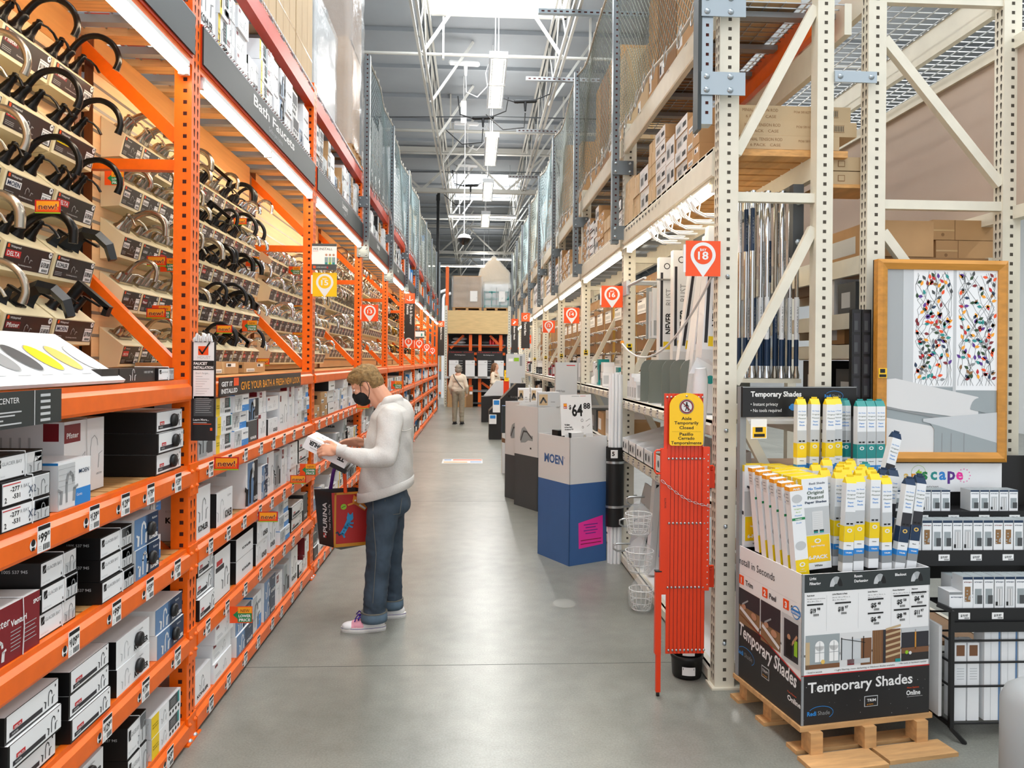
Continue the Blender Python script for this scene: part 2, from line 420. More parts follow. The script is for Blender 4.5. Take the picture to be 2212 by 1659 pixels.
# high-bay fixtures hanging in a line over the aisle
def highbay(y, lab):
    t = empty('high_bay_light', (.37, y, 6.83)); tag(t, lab, 'ceiling light', 'high bay lights over the aisle')
    b = MB(); b.box(-.16, .16, -1.22, 1.22, .03, .11, 'white_gloss')
    for sx in (-1, 1): b.quad((sx*.16, -1.22, .03), (sx*.16, 1.22, .03), (sx*.13, 1.22, -.01), (sx*.13, -1.22, -.01), 'white_gloss')
    b.box(-.16, .16, -1.25, -1.22, -.01, .11, 'white_gloss'); b.box(-.16, .16, 1.22, 1.25, -.01, .11, 'white_gloss'); b.box(-.16, .16, -.02, .02, -.012, .03, 'white_gloss')
    for sy in (-1, 1):
        for sx in (-1, 1):
            for k in range(16): b.box(sx*.1-.012, sx*.1+.012, sy*.62-.5+k*.064, sy*.62-.47+k*.064, -.004, 0.001, 'grey')
    b.build('housing', t)
    l = MB(); l.box(-.075, .075, -1.2, -.03, -.006, .028, 'highbay'); l.box(-.075, .075, .03, 1.2, -.006, .028, 'highbay'); l.build('lamp', t)
    h = MB()
    for sy in (-1, 1): h2 = MB(); h2.tube([(0, sy*1.1, .11), (0, sy*1.1, .35), (0, sy*1.05, 2.17)], .009, 'white', 6); h2.build('hanger', t)
    h.tube([(0, -1.1, 1.55), (-.1, -1.12, 1.7), (-.16, -1.1, 1.5), (-.12, -1.1, 1.2), (-.35, -1.1, .95), (-.6, -1.1, 1.05), (-.62, -1.1, 1.5)], .014, 'white', 6)
    h.build('cable', t)
    s = MB(); s.cap((-.95, -1.1, 1.72), (-.35, -1.1, 1.70), .06, .06, 'white'); s.cap((-.62, -1.1, 1.7), (-.62, -1.1, 1.45), .05, .035, 'white'); s.build('socket', t)
for i, y in enumerate((13.7, 18.1, 22.4, 23.4+3.6)):
    highbay(y, ['white high bay light hanging over the aisle nearest the big skylight', 'white high bay light hanging second along the line over the aisle', 'small white high bay light, third along the line over the aisle', 'smallest and farthest of the high bay lights over the aisle'][i])
for i, (x, y, z, L, ry, lb) in enumerate(((.26, 27.2, 6.98, 2.5, 0, 'long bright tube light hung crosswise above the far end of aisle'), (-1.5, 41, 6.9, 5, 0, 'glowing strip light seen far off above the left netting'), (2.3, 38, 6.9, 4, 0, 'glowing strip light seen far off above the right netting'))):
    t = empty('strip_light', (x, y, z)); tag(t, lb, 'ceiling light')
    b = MB(); b.box(-L/2, L/2, -.06, .06, .04, .12, 'white'); b.build('housing', t)
    b = MB(); b.box(-L/2+.02, -.02, -.05, .05, 0, .04, 'tube'); b.box(.02, L/2-.02, -.05, .05, 0, .04, 'tube'); b.build('lamp', t)
    for q in (-L*.4, L*.4): b = MB(); b.tube([(q, 0, .12), (q, 0, 8.93-z)], .01, 'lgrey', 5); b.build('cable', t)
t = empty('security_camera', (-.29, 19.6, 4.95)); tag(t, 'white and black dome camera hanging on a thin rod over the aisle', 'security camera')
b = MB(); b.lathe([(.01, .14), (.13, .1), (.19, .02), (.19, 0)], 'offwhite'); b.build('housing', t)
b = MB(); b.lathe([(0.001, -.17), (.09, -.14), (.15, -.07), (.17, 0)], 'black_gloss'); b.build('dome', t)
b = MB(); b.tube([(0, 0, .13), (0, 0, 3.98)], .014, 'white', 6); b.build('rod', t)
t = MB(); t.tube([(-1.31, 26.15, .0), (-1.31, 26.15, 7.5), (-1.28, 26.15, 7.66), (-1.15, 26.15, 7.72), (-.6, 26.15, 7.72)], .055, 'ink', 10); t.lathe([(.07, 0), (.07, .2)], 'ink', (-1.31, 26.15, 7.35)); tag(t.build('drain_pipe'), 'black vertical pipe with an elbow rising at the far end of the left racks', 'pipe')
t = MB(); t.box(-.39, -.25, 18.9, 19.1, 7.85, 8.35, 'white'); t.box(-.33, -.31, 18.98, 19.02, 8.35, 9.0, 'white'); tag(t.build('junction_box'), 'small white box hanging from the roof left of the high bay lights', 'electrical box')
for i, (x, y) in enumerate(((.95, 15.1), (.1, 16.2), (-.2, 22.5))):
    t = MB(); t.tube([(x-.5, y, 7.5), (x-.45, y, 7.1), (x-.1, y, 7.0)], .015, 'ink', 6); t.cap((x-.15, y, 7.03), (x+.25, y, 7.05), .04, .04, 'ink'); t.cap((x+.05, y, 7.02), (x+.05, y, 6.85), .035, .02, 'ink')
    t.tube([(x+.05, y, 6.8), (x+.03, y, 6.5), (x-.4, y, 6.45), (x-.75, y, 6.75)], .012, 'ink', 6); t.tube([(x+.2, y, 7.05), (x+.55, y, 7.2), (x+.6, y, 7.5)], .012, 'ink', 6)
    tag(t.build('power_splitter'), 'black cable splitter dangling %s' % ['beside the second high bay light, to its right', 'in the cable loops above the second high bay light', 'beside the third high bay light'][i], 'cable splitter')
# ================================================================ racking
def holes(b, P, x, z0, z1, step=.0508, s=.017, m='hole', kind='sq'):
    z = z0
    while z < z1:
        if kind == 'sq': b.rect(P, x-s/2, z-s/2, x+s/2, z+s/2, m)
        else: b.poly(P, [(x-.006, z+.009), (x-.008, z+.018), (x, z+.026), (x+.008, z+.018), (x+.006, z+.009), (x+.003, z-.012), (x-.003, z-.012)], m)
        z += step
def post(b, S, x, y, z0, z1, w, d, m, hm, near=True):
    """S=-1: aisle face is the +x side (left rack); S=1: aisle face is the -x side"""
    x0, x1 = (x-w, x) if S < 0 else (x, x+w)
    b.box(x0, x1, y, y+d, z0, z1, m)
    P = plane((x0, y, 0), (1, 0, 0), (0, 0, 1), .0006)(1); holes(b, P, w*.62 if S < 0 else w*.5, z0+.03, z1-.02, m=hm)
    if S < 0: Q = plane((x1, y, 0), (0, 1, 0), (0, 0, 1), .0006)(1)
    else: Q = plane((x0, y+d, 0), (0, -1, 0), (0, 0, 1), .0006)(1)
    if near: holes(b, Q, d*.33, z0+.05, z1-.02, m=hm, kind='k'); holes(b, Q, d*.72, z0+.05, z1-.02, m=hm, kind='k')
def bolt(b, c, ax, r=.011, m='zinc'): b.lathe([(r*1.25, 0), (r*1.25, .002), (r, .004), (r*.7, .009), (0.0001, .011)], m, c, ax, 10)
LX, LY0, PITCH = -1.27, 3.38, 2.5
def lbay(k): return LY0+.1+PITCH*(k-1), LY0+PITCH*k     # clear span of left bay k (0 = nearest)
LSH = [.11, .50, .88, 1.25, 1.635]
LSN = ['floor shelf', 'second lowest shelf', 'middle shelf', 'under-counter shelf', 'counter shelf']
for k in range(-1, 10):
    y = LY0+PITCH*k; t = empty('upright_frame', (LX, y, 0)); top = 3.9
    tag(t, '%s orange steel upright frame of the left rack, counted from the camera' % ordn(k+1) if k >= 0 else 'orange upright frame of the left rack beside the camera', 'rack frame', 'orange upright frames of the left rack')
    b = MB(); post(b, -1, 0, 0, 0, top, .076, .1, 'orange', 'hole', k < 3); b.build('post', t)
    b = MB(); b.box(-.95, -.874, 0, .1, 0, top, 'orange'); b.build('post', t)
    b = MB(); b.box(-.1, .02, -.02, .13, 0, .008, 'orange'); bolt(b, (.008, .02, .008), (0, 0, 1)); bolt(b, (.008, .08, .008), (0, 0, 1)); b.build('base_plate', t)
    zz = [(.15, .75), (.8, 1.5), (1.7, 2.6), (3.45, 2.68)]
    for i, (za, zb) in enumerate(zz):
        if i in (2,): a, bb = (-.076, .05, za-.02), (-.88, .05, zb-.1)
        elif i == 3: a, bb = (-.076, .05, 2.72), (-.88, .05, 3.5)
        else: a, bb = (-.076, .05, za), (-.88, .05, zb)
        q = MB(); q.bar(a, bb, .045, .055, 'orange'); q.build('brace', t)
    for zc in (2.6, 1.58, .12): q = MB(); q.box(-.88, -.076, .03, .075, zc-.024, zc+.024, 'orange'); q.build('brace', t)
    for s_ in LSH[:4]:
        if s_ > top: continue
        q = MB(); q.box(0, .007, .001, .099, s_-.14, s_+.005, 'orange')
        for zb in (s_-.03, s_-.1): bolt(q, (.007, .02, zb), (1, 0, 0), .008, 'orange'); bolt(q, (.007, .08, zb), (1, 0, 0), .008, 'orange')
        if k < 3: bolt(q, (-.03, -.001, s_-.05), (0, -1, 0), .01)
        q.build('beam_clip', t)
PRI = {0: ['$99.00', '$139.00', '$129.00', '$179.00', '$159.00', '$109.00', '$99.00', '$159.00', '$139.00', '$129.00', '$179.00', '$169.00', '$69.98']}
def pricetag(price, w=.062, h=.075, aisle=True):
    b = MB(); b.box(0, .0012, 0, w, 0, h, 'paper'); P = plane((.0012, 0, 0), (0, 1, 0), (0, 0, 1), .0005)
    b.rect(P(1), .002, h*.82, w-.002, h*.98, 'ink'); d, cts = price[1:].split('.')
    b.text(P(1), '$', .004, h*.52, h*.22, 'ink', bold=.02); b.text(P(1), d, .012, h*.38, h*.46, 'ink', bold=.03, fit=w*.52, shear=.1); b.text(P(1), cts, w*.74, h*.55, h*.24, 'ink', bold=.02, fit=w*.2)
    for i in range(11): b.rect(P(1), w*.42+i*w*.048, h*.06, w*.42+i*w*.048+w*(.02 if i % 3 else .034), h*.28, 'ink')
    for i in range(3): b.rect(P(1), .004, h*(.08+.07*i), w*.3, h*(.10+.07*i), 'mgrey')
    if aisle:
        Q = plane((.0004, 0, 0), (0, 1, 0), (0, 0, 1), .0005)
        b.disc(Q(1), -.02, h*.38, .0155, 'paper', 16); b.disc(Q(2), -.02, h*.47, .010, 'ink', 12); b.rect(Q(2), -.027, h*.18, -.013, h*.3, 'ink')
    return b
_PT = {}
def ptag(price, parent, loc, rz=0, s=1.):
    if price not in _PT: _PT[price] = pricetag(price).mesh('price_tag')
    return from_mesh('price_tag', _PT[price], loc, (0, 0, rz), parent, (1, s, s))
PR = ['$99.00', '$139.00', '$129.00', '$179.00', '$159.00', '$109.00', '$69.98', '$199.00', '$79.00', '$89.00', '$59.98', '$149.00']
tagpos = {(0, 3): [(2.21, '$99.00'), (2.50, '$139.00'), (2.72, '$129.00'), (2.93, '$179.00'), (3.2, '$159.00')],
          (0, 2): [(2.38, '$109.00'), (2.66, '$99.00'), (2.93, '$159.00'), (3.2, '$159.00')],
          (0, 1): [(2.20, '$139.00'), (2.9, '$179.00'), (3.21, '$169.00'), (2.6, '$129.00')],
          (0, 0): [(2.4, '$109.00'), (3.14, '$69.98'), (2.8, '$89.00')]}
def shelf_unit(k, li):
    y0, y1 = lbay(k); z = LSH[li]; y0 += .002; y1 -= .002; t = empty('rack_shelf', (LX, y0, z))
    tag(t, 'orange %s of the %s bay in the left rack' % (LSN[li], ordn(k)), 'rack shelf', 'orange shelves of the left rack')
    h = .095; L = y1-y0; b = MB()
    b.prism([(-.03, 0), (-.03, -h), (.008, -h), (.012, -h+.01), (.012, -.032), (-.004, -.018), (-.004, 0)], 0, L, 'orange_beam' if li < 4 else 'orange_beam')
    b.build('beam', t)
    b = MB(); b.box(-.9, -.86, 0, L, -h, 0, 'orange_beam'); b.build('beam', t)
    b = MB()
    n = 26
    for i in range(n): b.box(-.86, -.03, .01+i*L/n, .01+(i+.86)*L/n, -.02, -.003, 'pine_x')
    b.build('deck', t)
    if li == 4: return t
    if (k, li) in tagpos:
        for y, p in tagpos[(k, li)]: ptag(p, t, (.0125, y-y0, -.09), s=1.05)
    elif k < 7:
        n = 8 if k < 4 else 6
        for i in range(n): ptag(R.choice(PR), t, (.0125, .12+i*(L-.2)/n+R.uniform(-.03, .03), -.087), s=.95)
    return t
for k in range(0, 10):
    for li in range(5): shelf_unit(k, li)
# lit zone: shelf above the faucets with sign panels and tube lights
def head_shelf(k):
    y0, y1 = lbay(k); y0 += .002; y1 -= .002; L = y1-y0; t = empty('overhead_shelf', (LX, y0, 3.27))
    tag(t, 'overhead shelf with grey sign strip above the %s bay of the left rack' % ordn(k), 'rack shelf', 'overhead shelves of the left rack')
    b = MB(); b.prism([(-.03, 0), (-.03, -.2), (.006, -.2), (.006, 0)], 0, L, 'red_orange'); b.prism([(-.05, -.2), (-.05, -.23), (.0, -.23), (.0, -.2)], 0, L, 'orange_beam'); b.build('beam', t)  # front beam colour carries the brick tone of the light
    b = MB(); b.box(-1.0, -.96, 0, L, -.12, 0, 'orange_beam'); b.build('beam', t)
    b = MB(); b.box(.007, .014, 0, L, -.185, -.01, 'sign_grey'); b.box(.0142, .0146, 0, L, -.016, -.01, 'grey'); P = plane((.014, 0, -.185), (0, 1, 0), (0, 0, 1))
    if k < 5:
        wd = {1: ('Bath Faucets', 'Grifos para baños'), 0: None, 2: ('Lavatory', 'Grifos'), 3: ('Bathtub', 'Grifos'), 4: ('Shower', 'Grifos')}.get(k)
        if wd: b.text(P(1), wd[0], L*.52, .085, .085, 'white', bold=.02, al='c', fit=.95 if k == 1 else None); b.text(P(1), wd[1], L*.52, .03, .045, 'mgrey', al='c')
        for sx in (.9, 1.7): b.rect(P(1), sx-.001, 0, sx+.001, .175, 'ink')
    b.build('sign_panel', t)
    b = MB()
    for i in range(7): b.box(-.98, -.02, .05+i*.36, .15+i*.36, -.045, -.008, 'pine_x')
    for i in range(7): b.box(-.98, -.02, .24+i*.36, .29+i*.36, -.05, -.014, 'grey')
    b.build('deck_slats', t)
    b = MB()
    for i in range(20): b.box(-.96, -.0, .02+i*.125, .026+i*.125, -.008, -.002, 'steel')
    for i in range(10): b.box(-.95+i*.1, -.944+i*.1, 0, L, -.014, -.008, 'steel')
    for i in range(46): b.tube([(-.02, .02+i*.05, -.004), (.012, .03+i*.05, .012), (.014, .045+i*.05, .012), (-.02, .06+i*.05, -.004)], .003, 'steel', 4)
    b.build('wire_deck', t)
    return t
for k in range(0, 10): head_shelf(k)
for k in range(0, 10):
    y0, y1 = lbay(k); t = empty('tube_light', (LX-.015, y0, 3.0)); tag(t, 'glowing tube light under the sign strip of the %s left bay' % ordn(k), 'tube light', 'tube lights along the left rack')
    b = MB(); b.box(-.03, .02, .04, y1-y0-.04, .02, .04, 'offwhite'); b.build('housing', t)
    b = MB(); b.tube([(-.005, .05, .0), (-.005, 1.17, .0)], .02, 'tube_warm', 10); b.tube([(-.005, 1.23, .0), (-.005, y1-y0-.05, .0)], .02, 'tube_warm', 10); b.build('lamp', t)
    b = MB()
    for yy in (.04, 1.2, y1-y0-.04): b.box(-.026, .016, yy-.012, yy+.012, -.018, .02, 'white')
    b.build('socket', t)
# slatwall panels, and added dark boards that block light behind the stock
for k in range(0, 10):
    y0, y1 = lbay(k); b = MB(); ya = y0-.018; yb = y1-.08
    b.box(-1.78, -1.74, ya, yb, 1.64, 3.2, {'*': 'slatwall', '+y': 'slatwall_edge', '-y': 'slatwall_edge'}); b.box(-1.7395, -1.737, ya, yb, 3.03, 3.2, 'slatwall_dim')
    for i in range(13): b.box(-1.741, -1.7385, ya, yb, 1.72+i*.104, 1.734+i*.104, 'slat_groove')
    b.box(-1.86, -1.74, yb+.01, yb+.06, 1.64, 3.15, 'slatwall_edge')
    tag(b.build('slatwall_panel'), 'honey wood slatwall panel behind the faucets of the %s left bay' % ordn(k), 'wall panel', 'slatwall panels of the left rack')
    b = MB(); b.box(-2.31, -2.29, y0-.1, y1-.002, 0, 3.2, 'concrete_dark'); tag(b.build('light_block_board'), 'added dark board blocking light behind the %s left bay' % ordn(k), 'light blocker', 'added light blocking boards of the left rack')
# top beams of the left rack (orange, the light's brick tone put into the colour) with wire decking
for k in range(0, 10):
    y0, y1 = lbay(k); L = y1-y0; t = empty('top_beam', (LX, y0, 3.86)); tag(t, 'orange top beam with painted-in light tone and wire decking over the %s left bay' % ordn(k), 'rack beam', 'top beams of the left rack')
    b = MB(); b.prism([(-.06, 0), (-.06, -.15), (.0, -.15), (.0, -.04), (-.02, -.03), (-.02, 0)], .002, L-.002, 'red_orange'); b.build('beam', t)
    b = MB()
    for i in range(50): b.tube([(-.05, .02+i*.048, 0), (.0, .026+i*.048, .0), (.004, .03+i*.048, -.03), (.004, .045+i*.048, -.03), (.0, .05+i*.048, 0)], .0028, 'steel', 4)
    for i in range(9): b.box(-1., 0, .1+i*.27, .14+i*.27, -.04, -.006, 'grey')
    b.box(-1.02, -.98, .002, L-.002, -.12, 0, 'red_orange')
    b.build('wire_deck', t)
# ---- right rack
RX, RY0 = 1.29, 3.87
def rbay(k): return RY0+.1+PITCH*k, RY0+PITCH*(k+1)
def cream_post(b, x, y, z0, z1, w=.105, d=.075, near=True):
    b.box(x, x+w, y, y+d, z0, z1, 'cream'); P = plane((x, y, 0), (1, 0, 0), (0, 0, 1), .0006)(1); holes(b, P, w*.5, z0+.05, z1, m='cream_hole', s=.018)
    if near:
        Q = plane((x, y+d, 0), (0, -1, 0), (0, 0, 1), .0006)(1); holes(b, Q, d*.3, z0+.05, z1, m='cream_hole', kind='k'); holes(b, Q, d*.7, z0+.05, z1, m='cream_hole', kind='k')
for k in range(0, 9):
    y = RY0+PITCH*k; t = empty('upright_frame', (RX, y, 0)); tag(t, '%s cream steel upright frame along the right rack, counted from the gate' % ordn(k), 'rack frame', 'cream upright frames of the right rack')
    top = 5.6 if k == 0 else 3.8
    b = MB(); cream_post(b, 0, 0, 0, top, near=k < 2); b.build('post', t)
    b = MB(); cream_post(b, .53, 0, 0, top, .09, near=False); b.build('post', t)
    b = MB(); b.box(-.02, .15, -.02, .095, 0, .01, 'cream'); b.build('base_plate', t); b = MB(); b.box(.5, .65, -.02, .095, 0, .01, 'cream'); b.build('base_plate', t)
    q = [((.105, 2.62), (.53, 2.62)), ((.105, 1.62), (.53, 2.46)), ((.105, 2.85), (.53, 3.65)), ((.105, 1.5), (.53, .7)), ((.105, .1), (.53, .1)), ((.105, 3.8), (.53, 4.4))]
    for i, (a, c_) in enumerate(q):
        if c_[1] > top: continue
        b = MB(); b.bar((a[0], .04, a[1]), (c_[0], .04, c_[1]), .04, .05, 'cream'); b.build('brace', t)
    b = MB()
    for zz in ([.24, .86, 1.37, 2.19] if k == 0 else [.9, 1.4]): bolt(b, (.05, -.001, zz), (0, -1, 0), .009)
    b.build('bolt', t)
def rbeam(nm, k, z, h, x, lab, cat, mname='cream', deck=None, dep=.55, lip=False):
    y0, y1 = rbay(k); y0 += .002 if k else -.02; y1 -= .027; L = y1-y0; t = empty(nm, (x, y0, z)); tag(t, lab, cat)
    b = MB(); b.prism([(0, 0), (.03, 0), (.03, -h), (-.004, -h), (-.01, -h+.008), (-.01, -.03), (0, -.018)], 0, L, mname); b.build('beam', t)
    b = MB(); b.box(dep, dep+.04, 0, L, -h, 0, mname); b.build('beam', t)
    b = MB()
    if deck == 'pine':
        for i in range(17): b.box(.0, dep+.2, .01+i*L/17, .01+(i+.8)*L/17, -.04, -.004, 'pine')
    elif deck == 'wire':
        for i in range(6): b.box(.0, dep, .1+i*.42, .16+i*.42, -.04, -.01, 'grey')
        for i in range(40): b.box(.0, dep, i*L/40, i*L/40+.005, -.01, -.004, 'steel')
        for i in range(7): b.box(.03+i*.09, .035+i*.09, 0, L, -.004, 0.001, 'steel')
    else: b.box(.0, dep, 0, L, -.02, -.002, 'white')
    b.build('deck', t)
    return t
for k in range(0, 8):
    for j_, (z, h, nm) in enumerate(((.1, .09, 'floor level'), (.98, .085, 'lower'), (1.42 if k == 0 else 1.47, .085, 'upper'))):
        t = rbeam('rack_shelf', k, z, h, RX-.002, 'cream %s shelf of the %s bay in the right rack' % (nm, ordn(k)), 'rack shelf'); tag(t, group='cream shelves of the right rack')
        if k < 5 and j_ > 0:
            for i in range(12 if k == 0 else 9): ptag(R.choice(PR), t, (-.0115, 2.3-i*(.19 if k == 0 else .25), -.078), pi, .75)
    t = rbeam('rack_beam', k, 2.9, .16, RX-.004, 'cream beam with a pine slat deck above the tube light, %s right bay' % ordn(k), 'rack beam', deck='pine' if k == 0 else 'wire'); tag(t, group='cream middle beams of the right rack')
    b = MB(); P = plane((-.0145, 1.9, -.075), (0, -1, 0), (0, 0, 1), .0008)(1)
    if k == 0:
        for i in range(12): b.poly(P, [(-.35+i*.1+(.04 if i > 8 else 0), .022), (-.30+i*.1, .022), (-.32+i*.1, .008), (-.325+i*.1, -.002), (-.34+i*.1, .008)], 'ink')
        b.build('marking', t)
    t = rbeam('top_beam', k, 3.70, .17, RX-.004, 'cream top beam with wire decking, %s bay of the right rack' % ordn(k), 'rack beam', deck='wire', dep=.72 if k == 0 else .55); tag(t, group='cream top beams of the right rack')
    y0, y1 = rbay(k); t = empty('tube_light', (RX+.03, y0, 2.69)); tag(t, 'glowing tube light under the cream beam of the %s right bay' % ordn(k), 'tube light', 'tube lights along the right rack')
    b = MB(); b.box(-.03, .04, .03, y1-y0-.03, .02, .05, 'cream'); b.quad((-.03, .03, .05), (-.03, 2.37, .05), (-.045, 2.37, .01), (-.045, .03, .01), 'cream'); b.build('housing', t)
    b = MB(); b.tube([(0, .06, 0), (0, y1-y0-.1, 0)], .022, 'tube', 10); b.build('lamp', t)
    b = MB(); b.box(-.022, .022, .03, .06, -.022, .022, 'white'); b.box(-.022, .022, y1-y0-.1, y1-y0-.07, -.022, .022, 'white'); b.build('socket', t)
# grey extension posts carrying the nets
def ext(S, y, z0, z1, lab, grp, big=False):
    x = LX+.05 if S < 0 else RX-.085; t = empty('extension_post', (x, y, 0)); tag(t, lab, 'extension post', grp); m = 'zinc' if big else 'grey_ext'
    b = MB(); b.box(-.03, .03, -.03, .04, z0, z1, m); P = plane((-.03, -.03, 0), (1, 0, 0), (0, 0, 1), .0006)(1); holes(b, P, .03, z0+.06, z1, m='hole', s=.016)
    if big: b.box(-.05, -.03, -.035, .05, z0-.03, z1, 'sign_grey')
    b.build('post', t)
    for z in ((z0+.09, z0+.65) if not big else (3.19, 3.60)):
        b = MB(); xa, xb = (-.1, .035) if S < 0 else (-.035, .2 if big else .15)
        b.box(xa, xb, -.042, -.034, z-.06, z+.06, m)
        for xx in (xa+.03, xb-.08 if big else xb-.03):
            for zz in (z-.035, z+.035): bolt(b, (xx, -.042, zz), (0, -1, 0), .013 if big else .01)
        b.build('splice_plate', t)
for k in range(2, 10): ext(-1, LY0+PITCH*k+.02, 2.95 if k > 3 else 2.85, 5.15, 'dull grey extension post bolted on, %s along the left netting' % ordn(k-2), 'extension posts on the left rack')
ext(1, RY0-.02, 2.98, 5.4, 'large zinc extension post with four bolt plates above the gate', 'extension posts on the right rack', True)
for k in range(1, 9): ext(1, RY0+PITCH*k-.02, 2.75, 5.2, 'dull grey extension post bolted on, %s along the right netting' % ordn(k-1), 'extension posts on the right rack')
# safety nets
def net(S, y0, y1, z0, z1, sp, w, m, lab, rope=True, seed=0):
    x = LX+.045 if S < 0 else RX-.06; rr = random.Random(seed); b = MB(); L = y1-y0; H = z1-z0
    def pt(u, v): return (x+.02*sin(u*3.1+v*2.+seed)-S*.01, y0+u+.02*sin(v*5+seed), z0+v+.015*sin(u*6+seed)-(.06*sin(pi*u/L) if v > H*.9 else 0))
    for d in (1, -1):
        n = int((L+H)/sp)
        for i in range(n+1):
            c0 = i*sp; a = None
            # line u + v = c0 (d=1) or (L-u)+v=c0
            u0 = max(0, c0-H); u1 = min(L, c0)
            if u1-u0 < .01: continue
            seg = max(1, int((u1-u0)/.4)); ps = []
            for q in range(seg+1):
                u = u0+(u1-u0)*q/seg; v = c0-u; ps.append(pt(u if d > 0 else L-u, v))
            b.tube(ps, w, m, 3, cap=False, smooth=False)
    if rope:
        b.tube([pt(L*i/12, 0) for i in range(13)], .012, 'rope', 5); b.tube([pt(L*i/12, H) for i in range(13)], .012, 'rope', 5)
        b.tube([pt(0.02, H*i/6) for i in range(7)], .010, 'rope', 5)
        n = 9
        for i in range(n):
            u = L*(i+.5)/n; p = V(pt(u, 0)); b.tube([p+V((-S*.02, 0, .03)), p+V((-S*.03, .03, -.03)), p+V((-S*.03, .02, -.1)), p+V((-S*.03, -.01, -.1)), p+V((-S*.02, -.02, -.02))], .0045, 'steel', 4, cap=False)
            p = V(pt(u, H)); b.tube([p, p+V((0, .03, .06)), p+V((0, -.02, .05)), p], .006, 'rope', 4, cap=False)
    o = b.build('safety_net'); tag(o, lab, 'net', 'safety nets on the left rack' if S < 0 else 'safety nets on the right rack'); return o
for k in range(3, 9): net(-1, LY0+PITCH*(k-1)+.12, LY0+PITCH*k-.06, 3.78, 5.05+.1*(k % 2), .09 if k < 6 else .12, .0010+.0004*k, 'net_blue' if k in (3, 4, 5) else 'net', 'draped knotted net, %s bay of netting above the left rack' % ordn(k-3), seed=k)
net(1, RY0+.1, RY0+2.43, 3.72, 5.2, .066, .0023, 'net_dark', 'dark knotted net nearest the camera above the right rack', seed=20)
for k in range(1, 8): net(1, RY0+PITCH*k+.1, RY0+PITCH*(k+1)-.07, 3.72, 5.15, .085 if k < 3 else .11, .0018+.0006*k, 'net_dark' if k < 2 else ('net_blue' if k in (3, 5) else 'net'), 'draped knotted net, %s bay of netting above the right rack' % ordn(k), seed=k+30)
# ================================================================ faucets on display boxes
DT = V((.78, 0, -.6257)); DN = V((.6257, 0, .78))
def fT(o): # frame (f, y, u) on the sloping top
    return Matrix(((DT.x, 0, DN.x, o[0]), (0, 1, 0, o[1]), (DT.z, 0, DN.z, o[2]), (0, 0, 0, 1)))
def tf(b, T):
    b.v = [tuple(T @ V(p)) for p in b.v]; return b
def spout(var, m):
    b = MB()
    if var == 'goose':
        b.lathe([(.030, 0), (.029, .006), (.020, .016), (.017, .04), (.019, .062), (.014, .07)], m, (0, 0, 0), n=14)
        p = [(0, 0, .06), (.0, 0, .10), (.01, 0, .14), (.045, 0, .178), (.095, 0, .19), (.14, 0, .178), (.172, 0, .15), (.185, 0, .115)]
        b.tube(p, [.013, .0125, .012, .012, .012, .012, .012, .014], m, 10, cr=3)
    elif var == 'swan':
        b.lathe([(.033, 0), (.03, .008), (.024, .02)], m, (0, 0, 0), n=14)
        p = [(0, 0, .01), (.005, 0, .05), (.02, 0, .10), (.055, 0, .145), (.105, 0, .16), (.15, 0, .145), (.182, 0, .105)]
        b.tube(p, [.025, .019, .016, .0155, .016, .017, .016], m, 10, cr=3)
    elif var == 'blade':
        p = [(0, 0, 0), (.005, 0, .05), (.03, 0, .10), (.08, 0, .125), (.14, 0, .12), (.19, 0, .085)]
        b.tube(p, [.032, .026, .024, .022, .022, .019], m, 4, smooth=False); b.box(-.03, .03, -.03, .03, 0, .006, m)
    elif var == 'angle':
        b.lathe([(.027, 0), (.026, .005), (.022, .02), (.022, .13)], m, (0, 0, 0), n=14); b.bar((-.015, 0, .125), (.15, 0, .12), .034, .02, m); b.bar((.14, 0, .12), (.152, 0, .085), .034, .02, m)
    elif var == 'low':
        b.box(-.03, .03, -.07, .07, 0, .012, m); p = [(0, 0, .01), (.01, 0, .05), (.04, 0, .085), (.085, 0, .09), (.12, 0, .07), (.13, 0, .05)]
        b.tube(p, [.022, .018, .015, .014, .013, .013], m, 8, cr=2)
    elif var == 'high':
        b.box(-.028, .028, -.07, .07, 0, .012, m); p = [(0, 0, .01), (0, 0, .09), (.02, 0, .14), (.06, 0, .16), (.1, 0, .145), (.125, 0, .10)]
        b.tube(p, [.018, .012, .011, .011, .011, .012], m, 8, cr=2)
    return b
def handle(var, s, m, off=.09):
    b = MB(); y = s*off
    if var in ('goose', 'swan'):
        b.lathe([(.028, 0), (.027, .006), (.018, .02), (.013, .05), (.016, .058), (.011, .068), (.013, .078), (.005, .084)], m, (0, y, 0), n=12)
        b.tube([(0, y, .07), (.02, y+s*.02, .078), (.045, y+s*.03, .074), (.07, y+s*.034, .062)], [.008, .007, .008, .009], m, 7, flat=.6)
    elif var == 'blade':
        b.lathe([(.028, 0), (.022, .012), (.014, .05), (.018, .06)], m, (0, y, 0), n=4, smooth=False); b.bar((-.01, y, .062), (.065, y+s*.01, .072), .022, .009, m)
    elif var == 'angle':
        b.lathe([(.024, 0), (.02, .006), (.019, .07)], m, (0, y, 0), n=12); b.bar((0, y, .072), (.075, y+s*.01, .08), .018, .008, m)
    else:
        b.lathe([(.022, .01), (.02, .03), (.012, .05)], m, (0, s*.05, 0), n=10); b.tube([(0, s*.05, .045), (.015, s*.07, .06), (.035, s*.087, .062)], [.008, .006, .007], m, 6)
    return b
_FM = {}
def faucet_meshes(var, m, w):
    k = (var, m, w)
    if k not in _FM:
        wide = var in ('goose', 'swan', 'blade', 'angle'); o = (.05, w/2, .155); L = [('spout', tf(spout(var, m), fT(o)).mesh('spout'))]
        hs = (-1, 1)
        for s in hs: L.append(('handle', tf(handle(var, s, m, min(.1, w/2-.069)), fT(o)).mesh('handle')))
        _FM[k] = L
    return _FM[k]
